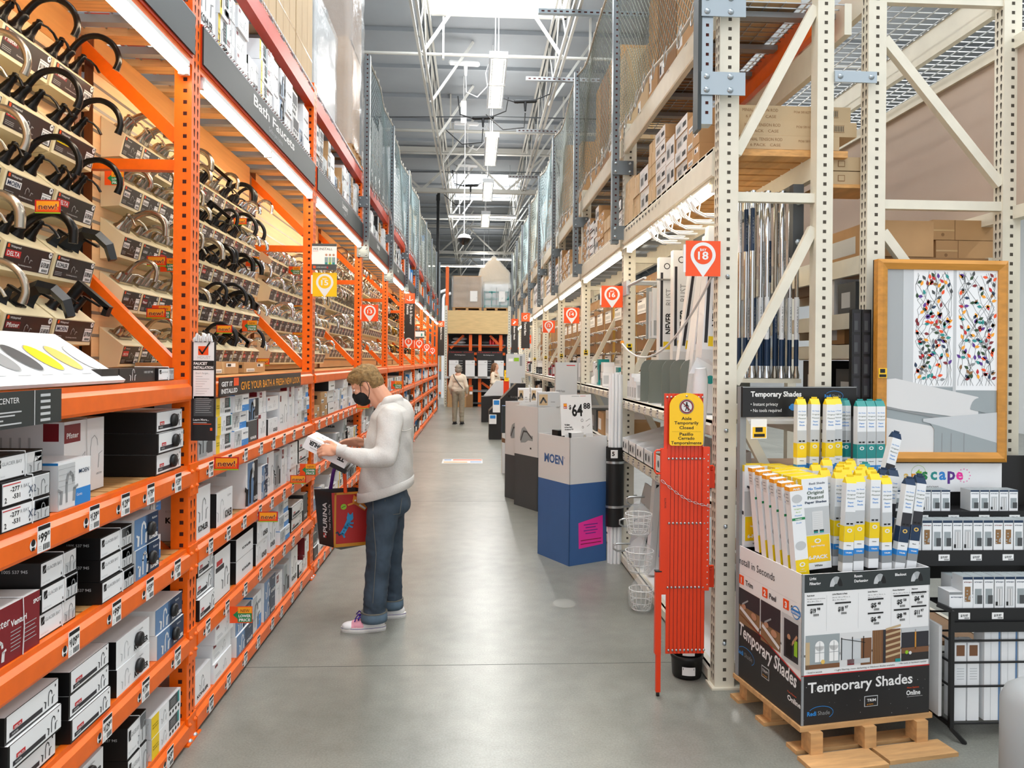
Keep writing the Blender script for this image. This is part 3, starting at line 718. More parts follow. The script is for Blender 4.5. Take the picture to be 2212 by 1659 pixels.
BR = {'pf': ('Pfister', 'maroon', 'white'), 'mo': ('MOEN', 'white', 'navy'), 'de': ('DELTA', 'red', 'white'), 'ko': ('KOHLER', 'white', 'ink'), 'am': ('American', 'yellow', 'ink'), 'gb': ('GLACIER BAY', 'dgrey', 'white')}
_DB = {}
def dbox(w, br, price, lod=0):
    k = (w, br, price, lod)
    if k in _DB: return _DB[k]
    b = MB(); prof = [(0, 0), (.085, .008), (.087, .02), (.108, .108), (0, .193)]
    b.prism(prof, 0, w, 'display_cream')
    at = plane((.087, 0, .02), (0, 1, 0), (.021, 0, .088)); h = .0905
    P = at(1); b.rect(P, .012, .001, w-.004, h-.004, 'label_black'); P = at(2)
    t, bg, fg = BR[br]; sc = min(1, w/.29)
    b.rect(P, .018, h-.02, .018+.012, h-.007, 'sign_orange'); b.text(P, 'Widespread'[:10], .036, h-.018, .011*sc+.001, 'white', bold=.01)
    bw = .085*sc; b.rect(P, .016, h*.42, .016+bw, h*.70, bg); b.text(at(3), t, .016+bw/2, h*.47, .021*sc+.002, fg, al='c', bold=.02, fit=bw*.84)
    if lod == 0:
        for i in range(3): b.rect(P, .018, .008+i*.006, .018+.05*sc, .010+i*.006, 'mgrey')
        x = .12*sc+.01
        b.stroke(at(3), [(x, .03), (x, .045), (x+.008, .055), (x+.018, .05), (x+.02, .042)], .003, 'mgrey'); b.stroke(at(3), [(x+.03, .03), (x+.034, .042), (x+.044, .04)], .003, 'mgrey')
        b.text(P, 'Coordinating accessories', .10*sc, .014, .007*sc+.001, 'white')
    tw = .058*sc; x0 = w-.012-tw
    b.rect(P, x0, .004, x0+tw, h*.56, 'paper'); b.rect(P, x0, h*.58, x0+tw, h*.64, 'paper')
    b.text(at(3), price, x0+tw/2, h*.28, .026*sc, 'ink', al='c', bold=.03, fit=tw*.86)
    for i in range(8): b.rect(at(3), x0+tw*.25+i*tw*.08, .008, x0+tw*.25+i*tw*.08+tw*.04, h*.2, 'ink')
    b.disc(P, w-.02, h*.83, .0095*sc+.002, 'paper', 14); b.rect(at(3), w-.024, h*.82, w-.016, h*.88, 'ink')
    _DB[k] = b.mesh('display_box'); return _DB[k]
FIN = {'b': ('bronze', 'dark bronze'), 'k': ('blackm', 'matte black'), 'n': ('nickel', 'brushed nickel'), 'c': ('chrome', 'polished chrome'), 'g': ('brass', 'brass')}
VN = {'goose': 'gooseneck', 'swan': 'curved', 'blade': 'flat sided', 'angle': 'square', 'low': 'low arc', 'high': 'high arc'}
ndisp = 0
def display(y, z, w, br, price, var, fin, label, lod=0):
    global ndisp
    ndisp += 1
    m, fn = FIN[fin]; t = empty('faucet_display', (-1.738, y, z)); tag(t, label, 'faucet display', 'faucets on cream display boxes along the left rack')
    from_mesh('display_box', dbox(w, br, price, lod), parent=t)
    for n, me in faucet_meshes(var, m, w): from_mesh(n, me, parent=t)
    return t
# nearest bay: three columns of wide boxes, five rows
B0 = [[('pf', '$119.00', 'goose', 'b'), ('pf', '$129.00', 'goose', 'b')], [('de', '$139.00', 'goose', 'b'), ('am', '$69.00', 'goose', 'b')], [('mo', '$149.00', 'goose', 'b'), ('de', '$159.00', 'goose', 'b')],
      [('de', '$159.00', 'swan', 'b'), ('ko', '$189.00', 'blade', 'k')], [('pf', '$169.00', 'blade', 'k'), ('mo', '$179.00', 'angle', 'k')]]
ROWN = ['top', 'second', 'third', 'fourth', 'bottom', 'lowest']
for r in range(5):
    z = [2.775, 2.52, 2.275, 2.027, 1.775][r]
    for c_ in range(3):
        if c_ == 0: br, p, v, f = 'ko', '$109.00', ['swan', 'goose', 'goose', 'swan', 'goose'][r], 'n'
        else: br, p, v, f = B0[r][c_-1]
        display([2.34, 2.66, 2.975][c_]-(.02 if r == 0 else 0), z, .3, br, p, v, f, '%s %s faucet on its display box, %s row, %s from the orange post' % (FIN[f][1], VN[v], ROWN[r], ['third', 'second', 'nearest'][c_]))
# further bays
rr = random.Random(11)
def fill_bay(k, rows, cols, w, pick, lod):
    y0, y1 = lbay(k)
    for r, z in enumerate(rows):
        for c_ in range(cols(r)):
            v, f = pick(r, c_); br = rr.choice(['pf', 'mo', 'de', 'ko', 'mo', 'de', 'gb']); p = rr.choice(['$99.00', '$79.00', '$74.00', '$89.00', '$129.00', '$59.98'])
            y = y0+.05+(c_+.5*0)*((y1-y0-.2)/cols(0))
            display(y, z, w, br, p, v, f, '%s %s faucet, %s row, %s box into the %s left bay' % (FIN[f][1], VN[v], ROWN[r], ordn(c_), ordn(k)), lod)
def pick1(r, c_):
    if c_ < 5: return rr.choice(['low', 'low', 'high', 'swan']), 'n'
    if c_ < 9: return rr.choice(['high', 'swan', 'angle', 'goose']), rr.choice(['k', 'b', 'k', 'n'])
    return rr.choice(['low', 'high']), 'c'
fill_bay(1, [2.66, 2.43, 2.19, 1.94, 1.68], lambda r: 11, .195, pick1, 0)
fill_bay(2, [2.42, 2.19, 1.95, 1.68], lambda r: 12, .19, lambda r, c_: (rr.choice(['low', 'low', 'high', 'swan']), rr.choice('cccn')), 1)
fill_bay(3, [2.75, 2.52, 2.29, 2.02, 1.74], lambda r: 11, .195, lambda r, c_: (rr.choice(['high', 'goose', 'swan', 'angle']), rr.choice('nnc')), 1)
fill_bay(4, [2.7, 2.4, 2.1, 1.74], lambda r: 10, .2, lambda r, c_: (rr.choice(['high', 'goose', 'low']), rr.choice('ncc')), 1)
fill_bay(5, [2.7, 2.4, 2.1, 1.74], lambda r: 9, .2, lambda r, c_: (rr.choice(['high', 'goose', 'swan']), rr.choice('ngbk')), 1)
fill_bay(6, [2.7, 2.4, 2.1, 1.74], lambda r: 8, .2, lambda r, c_: (rr.choice(['high', 'goose', 'swan']), rr.choice('ncgk')), 1)
mx = MB()
for k in (7, 8, 9):
    y0, y1 = lbay(k)
    for z in (2.7, 2.4, 2.1, 1.74):
        for i in range(8):
            for n, me in faucet_meshes(rr.choice(['high', 'goose']), rr.choice(['nickel', 'chrome']), .2):
                o = V((-1.738, y0+.1+i*.28, z)); mt = me.materials[0].name
                mx.add([tuple(v.co+o) for v in me.vertices], [tuple(p.vertices) for p in me.polygons], mt, True)
            mx.box(-1.738, -1.64, y0+.1+i*.28, y0+.3+i*.28, z, z+.15, 'display_cream')
tag(mx.build('faucet_rows'), 'tiny rows of metal faucets in the farthest bays of the left rack', 'faucets', kind='stuff')
# flags
_FL = {}
def flag_mesh(kind):
    if kind in _FL: return _FL[kind]
    b = MB()
    if kind == 'new':
        b.box(0, .13, -.0008, .0008, 0, .07, 'red'); P = plane((0, -.0008, 0), (1, 0, 0), (0, 0, 1), .0006)
        b.rect(P(1), .008, .01, .122, .064, 'amber'); b.rect(P(2), .012, .008, .122, .036, 'sign_orange'); b.rect(P(1), .0, 0, .13, .006, 'lime')
        b.text(P(3), 'new!', .066, .021, .042, 'amber_w', al='c', bold=.06, fit=.098); b.text(P(4), 'new!', .066, .021, .042, 'maroon', al='c', bold=.015, fit=.092)
    else:
        b.box(-.02, .12, -.0008, .0008, 0, .105, 'sign_orange'); P = plane((0, -.0008, 0), (1, 0, 0), (0, 0, 1), .0006)
        b.rect(P(1), .03, .062, .117, .1, 'amber'); b.poly(P(2), [(-.0, .052), (.03, .078), (.03, .062), (.117, .062), (.117, .006), (.03, .006), (.03, .026)], 'green')
        b.text(P(3), 'NEW', .075, .069, .026, 'maroon', al='c', fit=.055); b.text(P(3), 'LOWER', .073, .037, .024, 'white', al='c', bold=.03, fit=.076); b.text(P(3), 'PRICE', .073, .012, .024, 'white', al='c', bold=.03, fit=.07)
    _FL[kind] = b.mesh('shelf_flag'); return _FL[kind]
def flag(kind, x, y, z, lab, s=1, rz=0):
    s *= .66; z += .025
    o = from_mesh('shelf_flag', flag_mesh(kind), (x, y, z), (0, 0, rz), scale=(s, s, s)); tag(o, lab, 'price flag'); return o
for kd, px, py, Y, lab, s in (('new', 103, 468, 2.62, 'red and orange new flag below the third row faucets of the nearest bay', 1.0), ('low', 232, 408, 3.35, 'green and orange price flag hooked beside the orange cross brace', .9),
        ('new', 290, 578, 3.75, 'red new flag tilted under the nickel faucets, upper of two', 1.1), ('new', 295, 688, 3.75, 'red new flag tilted under the nickel faucets, lower of two', 1.1),
        ('low', 366, 590, 3.8, 'green price flag beside the near post, upper of two', 1.0), ('low', 350, 690, 3.8, 'green price flag beside the near post, lower of two', 1.0),
        ('new', 512, 490, 5.0, 'small red new flag high on the pale slatwall', 1.), ('low', 542, 578, 5.3, 'green price flag beneath the black faucets of the second bay', 1.), ('low', 536, 716, 5.2, 'green price flag above the brown shelf boxes of the second bay', 1.1), ('new', 478, 720, 4.6, 'red new flag half hidden behind nickel spouts in the second bay', 1.1),
        ('new', 562, 788, 5.5, 'red new flag on the lowest display row of the second bay', 1.1), ('new', 622, 672, 6.7, 'small red new flag among chrome faucets, upper of two', 1.1), ('new', 620, 730, 6.7, 'small red new flag among chrome faucets, lower of two', 1.1), ('low', 597, 596, 6.6, 'small green price flag among chrome faucets', 1.1)):
    yh = 780+.0087*(px-1024); x = (px-1024)*Y/F; z = 1.73+(yh-py)*Y/F; flag(kd, max(x, -1.62), Y, z-.03, lab, s)
for kd, Y, z, lab, s in (('new', 3.62, 1.17, 'red new flag clipped under the top shelf edge by the near post', 1.35), ('new', 4.36, .76, 'red new flag clipped on the middle shelf edge of the second bay', 1.3), ('new', 5.1, .86, 'red new flag clipped near the second post, middle shelf', 1.25),
        ('low', 5.45, .86, 'green price flag at the second post beside the customer bag', 1.25), ('low', 6.05, .93, 'green price flag in the third bay behind the bag handles', 1.1), ('low', 3.92, .33, 'green price flag on the second lowest shelf of the second bay', 1.25), ('new', 7.9, 1.19, 'red new flag next to the black face mask', 1.6), ('new', 8.0, .8, 'small red new flag behind the shopper in the third bay', 1.5), ('low', 11.4, 1.26, 'orange price flag on the fifth bay behind the hood', 1.8)):
    flag(kd, LX+.03, Y, z, lab, s)
# ================================================================ cartons
def dfaucet(b, P, x, y, s, m, w=.06):
    b.stroke(P, [(x, y), (x, y+.5*s), (x+.06*s, y+.7*s), (x+.18*s, y+.76*s), (x+.3*s, y+.66*s), (x+.33*s, y+.52*s)], w*s, m)
    for d in (-.28, .36): b.stroke(P, [(x+d*s, y), (x+(d+.03)*s, y+.28*s)], w*1.5*s, m); b.stroke(P, [(x+d*s, y+.3*s), (x+(d+.18 if d > 0 else d-.12)*s, y+.36*s)], w*.8*s, m)
_CM = {}
def cmesh(dz, w, h, d):
    k = (dz, round(w, 3), round(h, 3), round(d, 3))
    if k in _CM: return _CM[k]
    b = MB(); A = plane((0, 0, 0), (0, 1, 0), (0, 0, 1), .0007); S_ = plane((-d, 0, 0), (1, 0, 0), (0, 0, 1), .0007); T_ = plane((-d, 0, h), (1, 0, 0), (0, 1, 0), .0007)
    P1, P2, P3 = A(1), A(2), A(3); e = .0015
    def body(c, **kw):
        dd = {'*': c}; dd.update({{'f': '+x', 't': '+z', 's': '-y', 'b': '+y'}[a]: v for a, v in kw.items()}); b.box(-d, 0, 0, w, 0, h, dd)
    wire = None
    if dz in ('glacier', 'glacier2'):
        body('black'); b.rect(P1, .004, .004, w-.004, h-.004, 'white_gloss'); b.rect(P2, w*.66, .006, w-.006, h-.006, 'lgrey'); b.rect(P2, w*.66, h*.5, w-.006, h-.006, 'offwhite')
        b.poly(P2, [(.012, h*.55), (.012, h*.85), (.03, h*.85), (.03, h*.75)], 'ink'); b.poly(P2, [(.013, h*.53), (.03, h*.72), (.03, h*.53)], 'ink')
        b.text(P2, 'GLACIER BAY', .034, h*.6, h*.2, 'grey', fit=w*.4); b.text(P2, 'bath faucet', .012, h*.14, h*.12, 'lgrey'); b.rect(P2, w*.55, h*.14, w*.57, h*.24, 'ink')
        dfaucet(b, P3, w*.8, h*.12, h*.8, 'grey')
        if dz == 'glacier2': b.rect(P3, w*.02, h*.06, w*.36, h*.94, 'paper'); b.rect(A(4), w*.02, h*.84, w*.36, h*.88, 'red'); b.text(A(4), '-277', w*.16, h*.56, h*.26, 'ink', bold=.02, fit=w*.18); b.text(A(4), '-531', w*.2, h*.26, h*.26, 'ink', bold=.02, fit=w*.15); b.text(A(4), '2', w*.05, h*.16, h*.3, 'ink', bold=.02); b.text(A(4), 'X2', w*.52, h*.3, h*.45, 'navy', bold=.0)
        b.text(S_(1), '1005 537 945', d-.11, h*.6, .014, 'lgrey', bold=.01); wire = w*.6
    elif dz == 'kohler':
        body('white_gloss', s='black'); b.text(P1, 'KOHLER', w*.52, h*.14, h*.3, 'ink', bold=.04, fit=w*.44); b.text(P1, 'Capilano', w*.66, h*.76, h*.1, 'grey'); dfaucet(b, P1, w*.24, h*.16, h*.78, 'lgrey', .05)
    elif dz == 'kohler_s':   # white all round, print on the side
        body('white_gloss'); b.text(P1, 'KOHLER', w*.14, h*.14, h*.16, 'ink', bold=.04, fit=w*.7); dfaucet(b, P1, w*.42, h*.34, h*.55, 'grey', .05); b.text(S_(1), 'KOHLER', d*.3, h*.35, .035, 'ink', bold=.05); b.text(S_(1), 'BOLD LOOK', d*.3, h*.55, .015, 'lgrey')
    elif dz == 'kohler_navy':
        body('white', f='navy'); b.rect(P1, 0, 0, w*.52, h, 'blue_mid'); b.rect(P1, w*.45, 0, w*.58, h, 'navy'); dfaucet(b, P2, w*.28, h*.12, h*.9, 'offwhite', .1)
        b.text(P2, 'KOHLER', w*.6, h*.12, h*.2, 'white', bold=.05, fit=w*.37); b.text(P2, 'Rubicon', w*.72, h*.78, h*.12, 'white'); b.text(P2, 'BOLD LOOK', w*.66, h*.36, h*.1, 'blue_mid')
    elif dz == 'kohler_dark':
        body('dgrey', t='white'); b.text(P1, 'KOHLER', w*.3, h*.12, h*.16, 'white', bold=.05, fit=w*.6)
    elif dz == 'kohler_pic':
        body('white'); b.rect(P1, w*.12, h*.02, w*.62, h*.97, 'blue_mid'); b.rect(P1, w*.64, h*.02, w*.98, h*.97, 'photo_dark'); dfaucet(b, P2, w*.34, h*.1, h*.9, 'ink', .14); b.text(P2, 'KOHLER', w*.66, h*.08, h*.12, 'white', bold=.05, fit=w*.3); b.rect(P2, w*.5, h*.6, w*.68, h*.92, 'paper')
        b.text(S_(1), 'KOHLER', d*.35, h*.3, .035, 'ink', bold=.05)
        for i in range(5): b.rect(S_(1), d*.1+i*d*.15, h*.7, d*.2+i*d*.15, h*.86, 'lgrey')
    elif dz == 'pf_red':
        body('white', f='maroon'); b.text(P1, 'Pfister', w*.06, h*.66, h*.2, 'white', bold=.01); b.text(P1, 'Venturi', w*.42, h*.6, h*.15, 'white', bold=.03); dfaucet(b, P1, w*.17, h*.1, h*.44, 'offwhite', .12)
        for i in range(6): b.rect(P1, w*.42, h*(.5-.065*i), w*(.62-.01*(i % 3)), h*(.515-.065*i), 'mgrey')
        for i in range(5): b.rect(P1, w*.68, h*(.5-.075*i), w*(.93-.03*(i % 2)), h*(.515-.075*i), 'mgrey')
        b.text(P1, 'SPOT', w*.86, h*.8, h*.1, 'white', bold=.04); wire = w*.64
    elif dz == 'pf_white':
        body('white_gloss'); b.rect(P1, 0, h*.72, w*.38, h*.96, 'maroon'); b.text(P2, 'Pfister', w*.05, h*.78, h*.1, 'white', bold=.02, fit=w*.28); b.text(P1, 'Venturi', w*.08, h*.5, h*.06, 'grey')
        b.stroke(P1, [(w*.36, h*.46), (w*.5, h*.56), (w*.46, h*.4), (w*.46, h*.3), (w*.36, h*.3)], .002, 'grey'); dfaucet(b, P1, w*.64, h*.3, h*.6, 'mgrey', .02); b.text(P1, 'LIFETIME', w*.8, h*.2, h*.04, 'grey')
        b.rect(S_(1), d*.8, h*.75, d*.95, h*.98, 'maroon')
        for i in range(7): b.rect(S_(1), d*.12+i*d*.09, h*.3, d*.14+i*d*.09, h*.8, 'lgrey')
        wire = w*.52
    elif dz == 'pf_marS':
        body('white_gloss', s='maroon'); b.rect(P1, 0, h*.8, w*.3, h*.95, 'maroon'); dfaucet(b, P1, w*.5, h*.2, h*.6, 'grey', .06); b.text(S_(1), 'SPOT', d*.55, h*.45, .025, 'white', bold=.05)
    elif dz == 'moen':
        body('white_gloss'); b.rect(P1, 0, 0, w*.5, h*.95, 'lgrey'); b.rect(P2, w*.01, h*.02, w*.49, h*.34, 'offwhite'); dfaucet(b, P3, w*.24, h*.16, h*.78, 'grey', .09); b.rect(P1, w*.5, 0, w, h*.36, 'moen_blue'); b.text(P2, 'MOEN', w*.62, h*.68, h*.13, 'navy', fit=w*.32, bold=.01)
        b.text(P2, 'Genta', w*.55, h*.2, h*.09, 'white'); b.rect(S_(1), 0, h*.95, d, h*1., 'moen_blue')
        for i in range(4): b.stroke(P3, [(w*.01, h*(.5+.12*i)), (w*.49, h*(.5+.12*i))], .001, 'grey')
    elif dz == 'delta':
        body('black', t='white'); b.rect(P1, .008, .006, w, h-.002, 'white_gloss'); b.rect(P2, w*.14, h*.36, w*.3, h*.52, 'red'); b.text(P3, 'DELTA', w*.16, h*.39, h*.1, 'white', bold=.03, fit=w*.12); b.rect(P2, w*.08, h*.16, w*.68, h*.34, 'photo_dark'); b.text(P3, 'PORTER', w*.12, h*.21, h*.1, 'white')
        dfaucet(b, P2, w*.8, h*.2, h*.72, 'dgrey', .07); b.rect(P2, w*.93, h*.75, w*.95, h*.85, 'ink')
    elif dz == 'delta_tall':
        body('black', t='black'); b.rect(P1, .006, .004, w, h, 'white_gloss'); b.rect(P2, w*.15, h*.72, w*.5, h*.82, 'red'); b.rect(P2, w*.1, h*.6, w*.6, h*.7, 'photo_dark'); dfaucet(b, P2, w*.66, h*.2, h*.5, 'grey', .08)
        b.rect(S_(1), d-.02, 0, d, h, 'white')
    elif dz == 'amstd':
        body('white_gloss'); b.rect(P1, 0, 0, w*.24, h, 'yellow'); b.text(P2, 'American', w*.03, h*.55, h*.12, 'ink', fit=w*.18); b.text(P2, 'Standard', w*.03, h*.42, h*.12, 'ink', fit=w*.18); dfaucet(b, P1, w*.4, h*.2, h*.7, 'mgrey', .06); b.rect(P1, w*.58, h*.4, w*.94, h*.96, 'dgrey'); b.rect(P2, w*.88, h*.42, w*.94, h*.96, 'teal')
        for i in range(4): b.disc(P2, w*.62+i*w*.1, h*.22, h*.09, 'ink', 12)
        for i in range(4): b.rect(P3, w*.62, h*(.55+.09*i), w*.8, h*(.57+.09*i), 'lgrey')
    elif dz == 'blackbig':
        body('black', f='white_gloss'); b.text(P1, 'KOHLER', w*.35, h*.35, h*.15, 'ink', bold=.04, fit=w*.5); b.text(S_(1), 'KOHLER', d*.3, h*.4, .03, 'dgrey', bold=.05); b.box(-d, -.001, -.0008, .0, h-.003, h, 'lgrey')
    elif dz == 'kraft':
        body('kraft'); b.rect(P1, w*.1, h*.1, w*.5, h*.4, 'paper')
        for i in range(9): b.rect(P2, w*.14+i*w*.035, h*.14, w*.155+i*w*.035, h*.3, 'ink')
        b.rect(P1, w*.6, h*.55, w*.9, h*.85, 'paper'); b.rect(P2, w*.64, h*.6, w*.75, h*.8, 'ink'); b.rect(P1, w*.46, 0, w*.54, h, 'tape'); b.rect(T_(1), 0, w*.46, d, w*.54, 'tape')
        b.rect(S_(1), d*.75, h*.45, d*.9, h*.75, 'ink'); b.text(S_(1), '100', d*.55, h*.45, h*.25, 'ink')
    elif dz == 'kraft_w':
        body('kraft', f='offwhite'); b.rect(P1, w*.1, h*.2, w*.55, h*.8, 'lgrey')
        for i in range(9): b.rect(P2, w*.14+i*w*.035, h*.24, w*.155+i*w*.035, h*.6, 'ink')
        b.rect(P1, w*.62, h*.3, w*.9, h*.62, 'ink')
    elif dz == 'kraft_p':
        body('kraft_light'); b.rect(P1, w*.46, 0, w*.54, h, 'tape'); b.text(S_(1), 'PACK', d*.3, h*.4, h*.2, 'ink'); b.text(P1, '6 PACK', w*.1, h*.5, h*.12, 'kraft_dark')
    elif dz == 'grey':
        body('lgrey', t='white'); b.rect(P1, w*.05, h*.05, w*.55, h*.92, 'photo_grey'); dfaucet(b, P2, w*.3, h*.15, h*.6, 'dgrey', .08); b.rect(P1, w*.6, h*.1, w*.95, h*.5, 'dgrey'); b.text(S_(1), 'KOHLER', d*.4, h*.4, h*.2, 'ink', bold=.05)
    elif dz == 'white':
        body('white_gloss'); b.rect(P1, w*.05, h*.75, w*.2, h*.9, 'maroon'); dfaucet(b, P1, w*.6, h*.2, h*.6, 'mgrey', .05); b.rect(P1, w*.1, h*.2, w*.4, h*.24, 'lgrey'); b.rect(P1, w*.1, h*.3, w*.35, h*.34, 'lgrey')
    elif dz == 'icons':
        body('offwhite'); b.text(P1, 'KOHLER', w*.1, h*.1, h*.16, 'ink', bold=.04, fit=w*.6); b.rect(P1, w*.1, h*.5, w*.9, h*.9, 'photo_dark')
        for i in range(3): b.disc(P2, w*.2+i*w*.25, h*.38, w*.07, 'ink', 10)
    if wire is not None:
        b.tube([(-d*.8, wire, h+.003), (.003, wire, h+.003), (.004, wire+.004, h*.5), (.003, wire, -.0)], .002, 'offwhite', 4)
    _CM[k] = b.mesh('faucet_carton'); return _CM[k]
def spider():
    b = MB(); b.lathe([(.026, 0), (.028, .006), (.026, .014), (.018, .018), (.001, .019)], 'black', (0, 0, 0), (1, 0, 0), 16); b.ring(lambda p, q: V((.0195, p, q)), 0, 0, .010, .013, 'dgrey')
    return b
SPM = None
DN_ = {'glacier': 'black and white', 'glacier2': 'hand-marked black', 'kohler': 'white', 'kohler_s': 'white', 'kohler_navy': 'navy and white', 'kohler_dark': 'charcoal', 'kohler_pic': 'photo-printed white', 'pf_red': 'maroon and white', 'pf_white': 'maroon cornered white', 'pf_marS': 'maroon sided white', 'moen': 'white and sky blue', 'delta': 'black sided white', 'delta_tall': 'upright black and white', 'amstd': 'yellow ended white', 'blackbig': 'wide black', 'kraft': 'brown', 'kraft_w': 'white labelled brown', 'kraft_p': 'pale brown', 'grey': 'grey', 'white': 'plain white', 'icons': 'icon-printed white'}
def carton(dz, x, y, z, w, h, d, lab, grp, rz=0, spi=False, cat='box', nm='faucet_carton'):
    global SPM
    o = from_mesh(nm, cmesh(dz, w, h, d), (x, y, z), (0, 0, rz)); tag(o, lab, cat, grp)
    if spi:
        if SPM is None: SPM = spider().mesh('security_tag')
        from_mesh('security_tag', SPM, (.002, w*.62, h*.5), parent=o)
    return o
def desc(dz): s = DN_[dz]; return s if s.endswith(',') else s+' carton,'
def row(k, li, items, S=-1, x=None, z=None, nm='faucet_carton', grp=None, place=None, colname=None):
    """items: (design, y offset from bay start, w, h, d, count, inset, spider)"""
    a, _ = (lbay(k) if S < 0 else rbay(k)); z = LSH[li] if z is None else z
    for i, it in enumerate(items):
        dz, yo, w, h, d, n = it[:6]; ins = it[6] if len(it) > 6 else 0; sp = it[7] if len(it) > 7 else False
        for j in range(n):
            jx = R.uniform(-.014, .004) if n > 1 else 0; jy = R.uniform(-.002, .003) if n > 1 else 0
            st = '' if n == 1 else (' %s up,' % ordn(j))
            side = 'left' if S < 0 else 'right'
            lab = '%s%s %s along %s, %s %s bay' % (desc(dz), st, ordn(i), place or LSN[li], ordn(k), side)
            carton(dz, (LX-.0-.012 if x is None else x)+S*(ins+jx), a+yo+jy+(w if S > 0 else 0), z+.001+j*(h+.0015), w-.009, h, d, lab, grp or 'faucet cartons on the %s' % (place or LSN[li]), R.uniform(-.009, .009)+(pi if S > 0 else 0), sp, nm=nm)
Y0 = lbay(0)[0]
def o_(y): return y-Y0
row(0, 3, [('glacier2', o_(2.06), .24, .068, .5, 2), ('pf_white', o_(2.56), .28, .26, .34, 1, .09), ('moen', o_(2.36), .2, .15, .2, 1), ('delta', o_(3.07), .27, .085, .42, 3, 0, True), ('white', o_(1.8), .23, .07, .5, 3), ('pf_white', o_(2.2), .3, .22, .3, 1, .35)])
row(0, 3, [('glacier', o_(2.05), .235, .068, .5, 1)], z=1.25+.139, place='under-counter shelf top layer')
row(0, 2, [('pf_red', o_(2.03), .245, .16, .5, 1), ('glacier', o_(2.285), .215, .076, .5, 3, .02), ('glacier', o_(2.61), .25, .075, .5, 3), ('kohler_navy', o_(2.875), .22, .115, .5, 2, 0, True), ('moen', o_(3.12), .12, .1, .3, 3, .06), ('white', o_(2.5), .25, .06, .4, 4, .35)])
row(0, 1, [('delta', o_(2.1), .27, .078, .5, 3), ('delta', o_(2.42), .26, .075, .5, 3), ('kohler', o_(2.74), .28, .1, .5, 2, 0, True), ('kohler_navy', o_(3.07), .28, .1, .5, 2, 0, True), ('amstd', o_(1.84), .24, .14, .4, 2)])
row(0, 0, [('kohler', o_(2.4), .27, .085, .5, 3, 0, True), ('glacier', o_(2.82), .17, .12, .5, 2), ('amstd', o_(3.04), .3, .085, .5, 2), ('kohler_dark', o_(3.18), .16, .1, .4, 1, .25), ('white', o_(2.08), .28, .09, .5, 3)])
row(0, 4, [('glacier', o_(3.08), .17, .052, .17, 1, .0)], z=1.636)
o = MB(); o.box(-.2, 0, 0, .3, 0, .052, 'tape_dark'); P = plane((0, 0, 0), (0, 1, 0), (0, 0, 1)); dfaucet(o, P(1), .1, .008, .055, 'offwhite', .07); o.text(P(1), '1005 537 945', .2, .033, .012, 'white', fit=.08)
tag(o.build('faucet_carton', loc=(LX-.02, 2.77, 1.637)), 'flat dark carton with white faucet drawing lying on the counter shelf', 'box')
o = MB(); o.box(-.2, 0, 0, .12, 0, .052, 'tape_dark'); tag(o.build('faucet_carton', loc=(LX-.02, 2.64, 1.637)), 'dark carton end beside the tilted finish chart on the counter shelf', 'box')
# second bay
row(1, 3, [('grey', .05, .2, .22, .3, 1), ('amstd', .28, .235, .092, .3, 3), ('moen', .53, .25, .094, .3, 3), ('kohler_dark', .8, .2, .12, .3, 1), ('pf_marS', 1.01, .18, .15, .34, 1), ('kohler', 1.22, .24, .1, .3, 1), ('pf_marS', 1.22, .22, .07, .4, 1, .06), ('white', 1.49, .22, .26, .3, 1), ('pf_white', 1.74, .16, .3, .3, 1), ('white', 1.95, .14, .09, .3, 3), ('moen', 2.13, .2, .095, .3, 3)])
row(1, 3, [('kohler_pic', .79, .24, .13, .3, 1)], z=1.25+.122, place='under-counter shelf upper layer')
row(1, 3, [('white', 1.2, .26, .09, .4, 1), ('pf_white', 1.03, .15, .13, .3, 1)], z=1.25+.152, place='under-counter shelf top layer')
row(1, 2, [('kohler_s', .03, .19, .24, .2, 1), ('kohler', .3, .26, .17, .22, 1), ('kohler_pic', .78, .24, .26, .55, 1), ('kohler_navy', 1.05, .14, .1, .3, 2), ('white', 1.2, .17, .26, .3, 1), ('grey', 1.4, .14, .24, .3, 1), ('pf_white', 1.56, .14, .25, .3, 1), ('white', 1.74, .22, .085, .3, 3), ('delta', 2.0, .34, .085, .3, 3)])
row(1, 2, [('delta', .96, .3, .08, .4, 1)], z=.88+.265, place='middle shelf top layer')
row(1, 1, [('delta', .04, .21, .1, .35, 3), ('delta_tall', .27, .26, .25, .3, 1), ('blackbig', .62, .32, .12, .6, 2), ('kohler', .98, .25, .13, .3, 2), ('kohler_s', 1.28, .15, .24, .3, 1), ('moen', 1.48, .26, .09, .3, 3), ('delta', 1.82, .34, .09, .3, 2), ('kohler_dark', 2.2, .15, .2, .3, 1)])
row(1, 0, [('kohler_s', .03, .22, .14, .4, 1), ('white', .27, .28, .095, .3, 3), ('kohler_navy', .6, .3, .11, .3, 2), ('moen', .93, .18, .22, .3, 1), ('kohler_navy', 1.14, .26, .12, .4, 2), ('pf_white', 1.45, .16, .2, .3, 1), ('grey', 1.64, .16, .22, .5, 1), ('kohler_s', 1.84, .2, .26, .5, 1), ('delta', 2.07, .14, .1, .3, 1), ('pf_marS', 2.22, .15, .13, .3, 2)])
row(1, 4, [('kraft', .18, .5, .07, .13, 1, .22), ('kraft', .75, .6, .075, .13, 1, .22), ('kraft', 1.45, .5, .07, .13, 1, .22)], z=1.636, place='counter shelf')
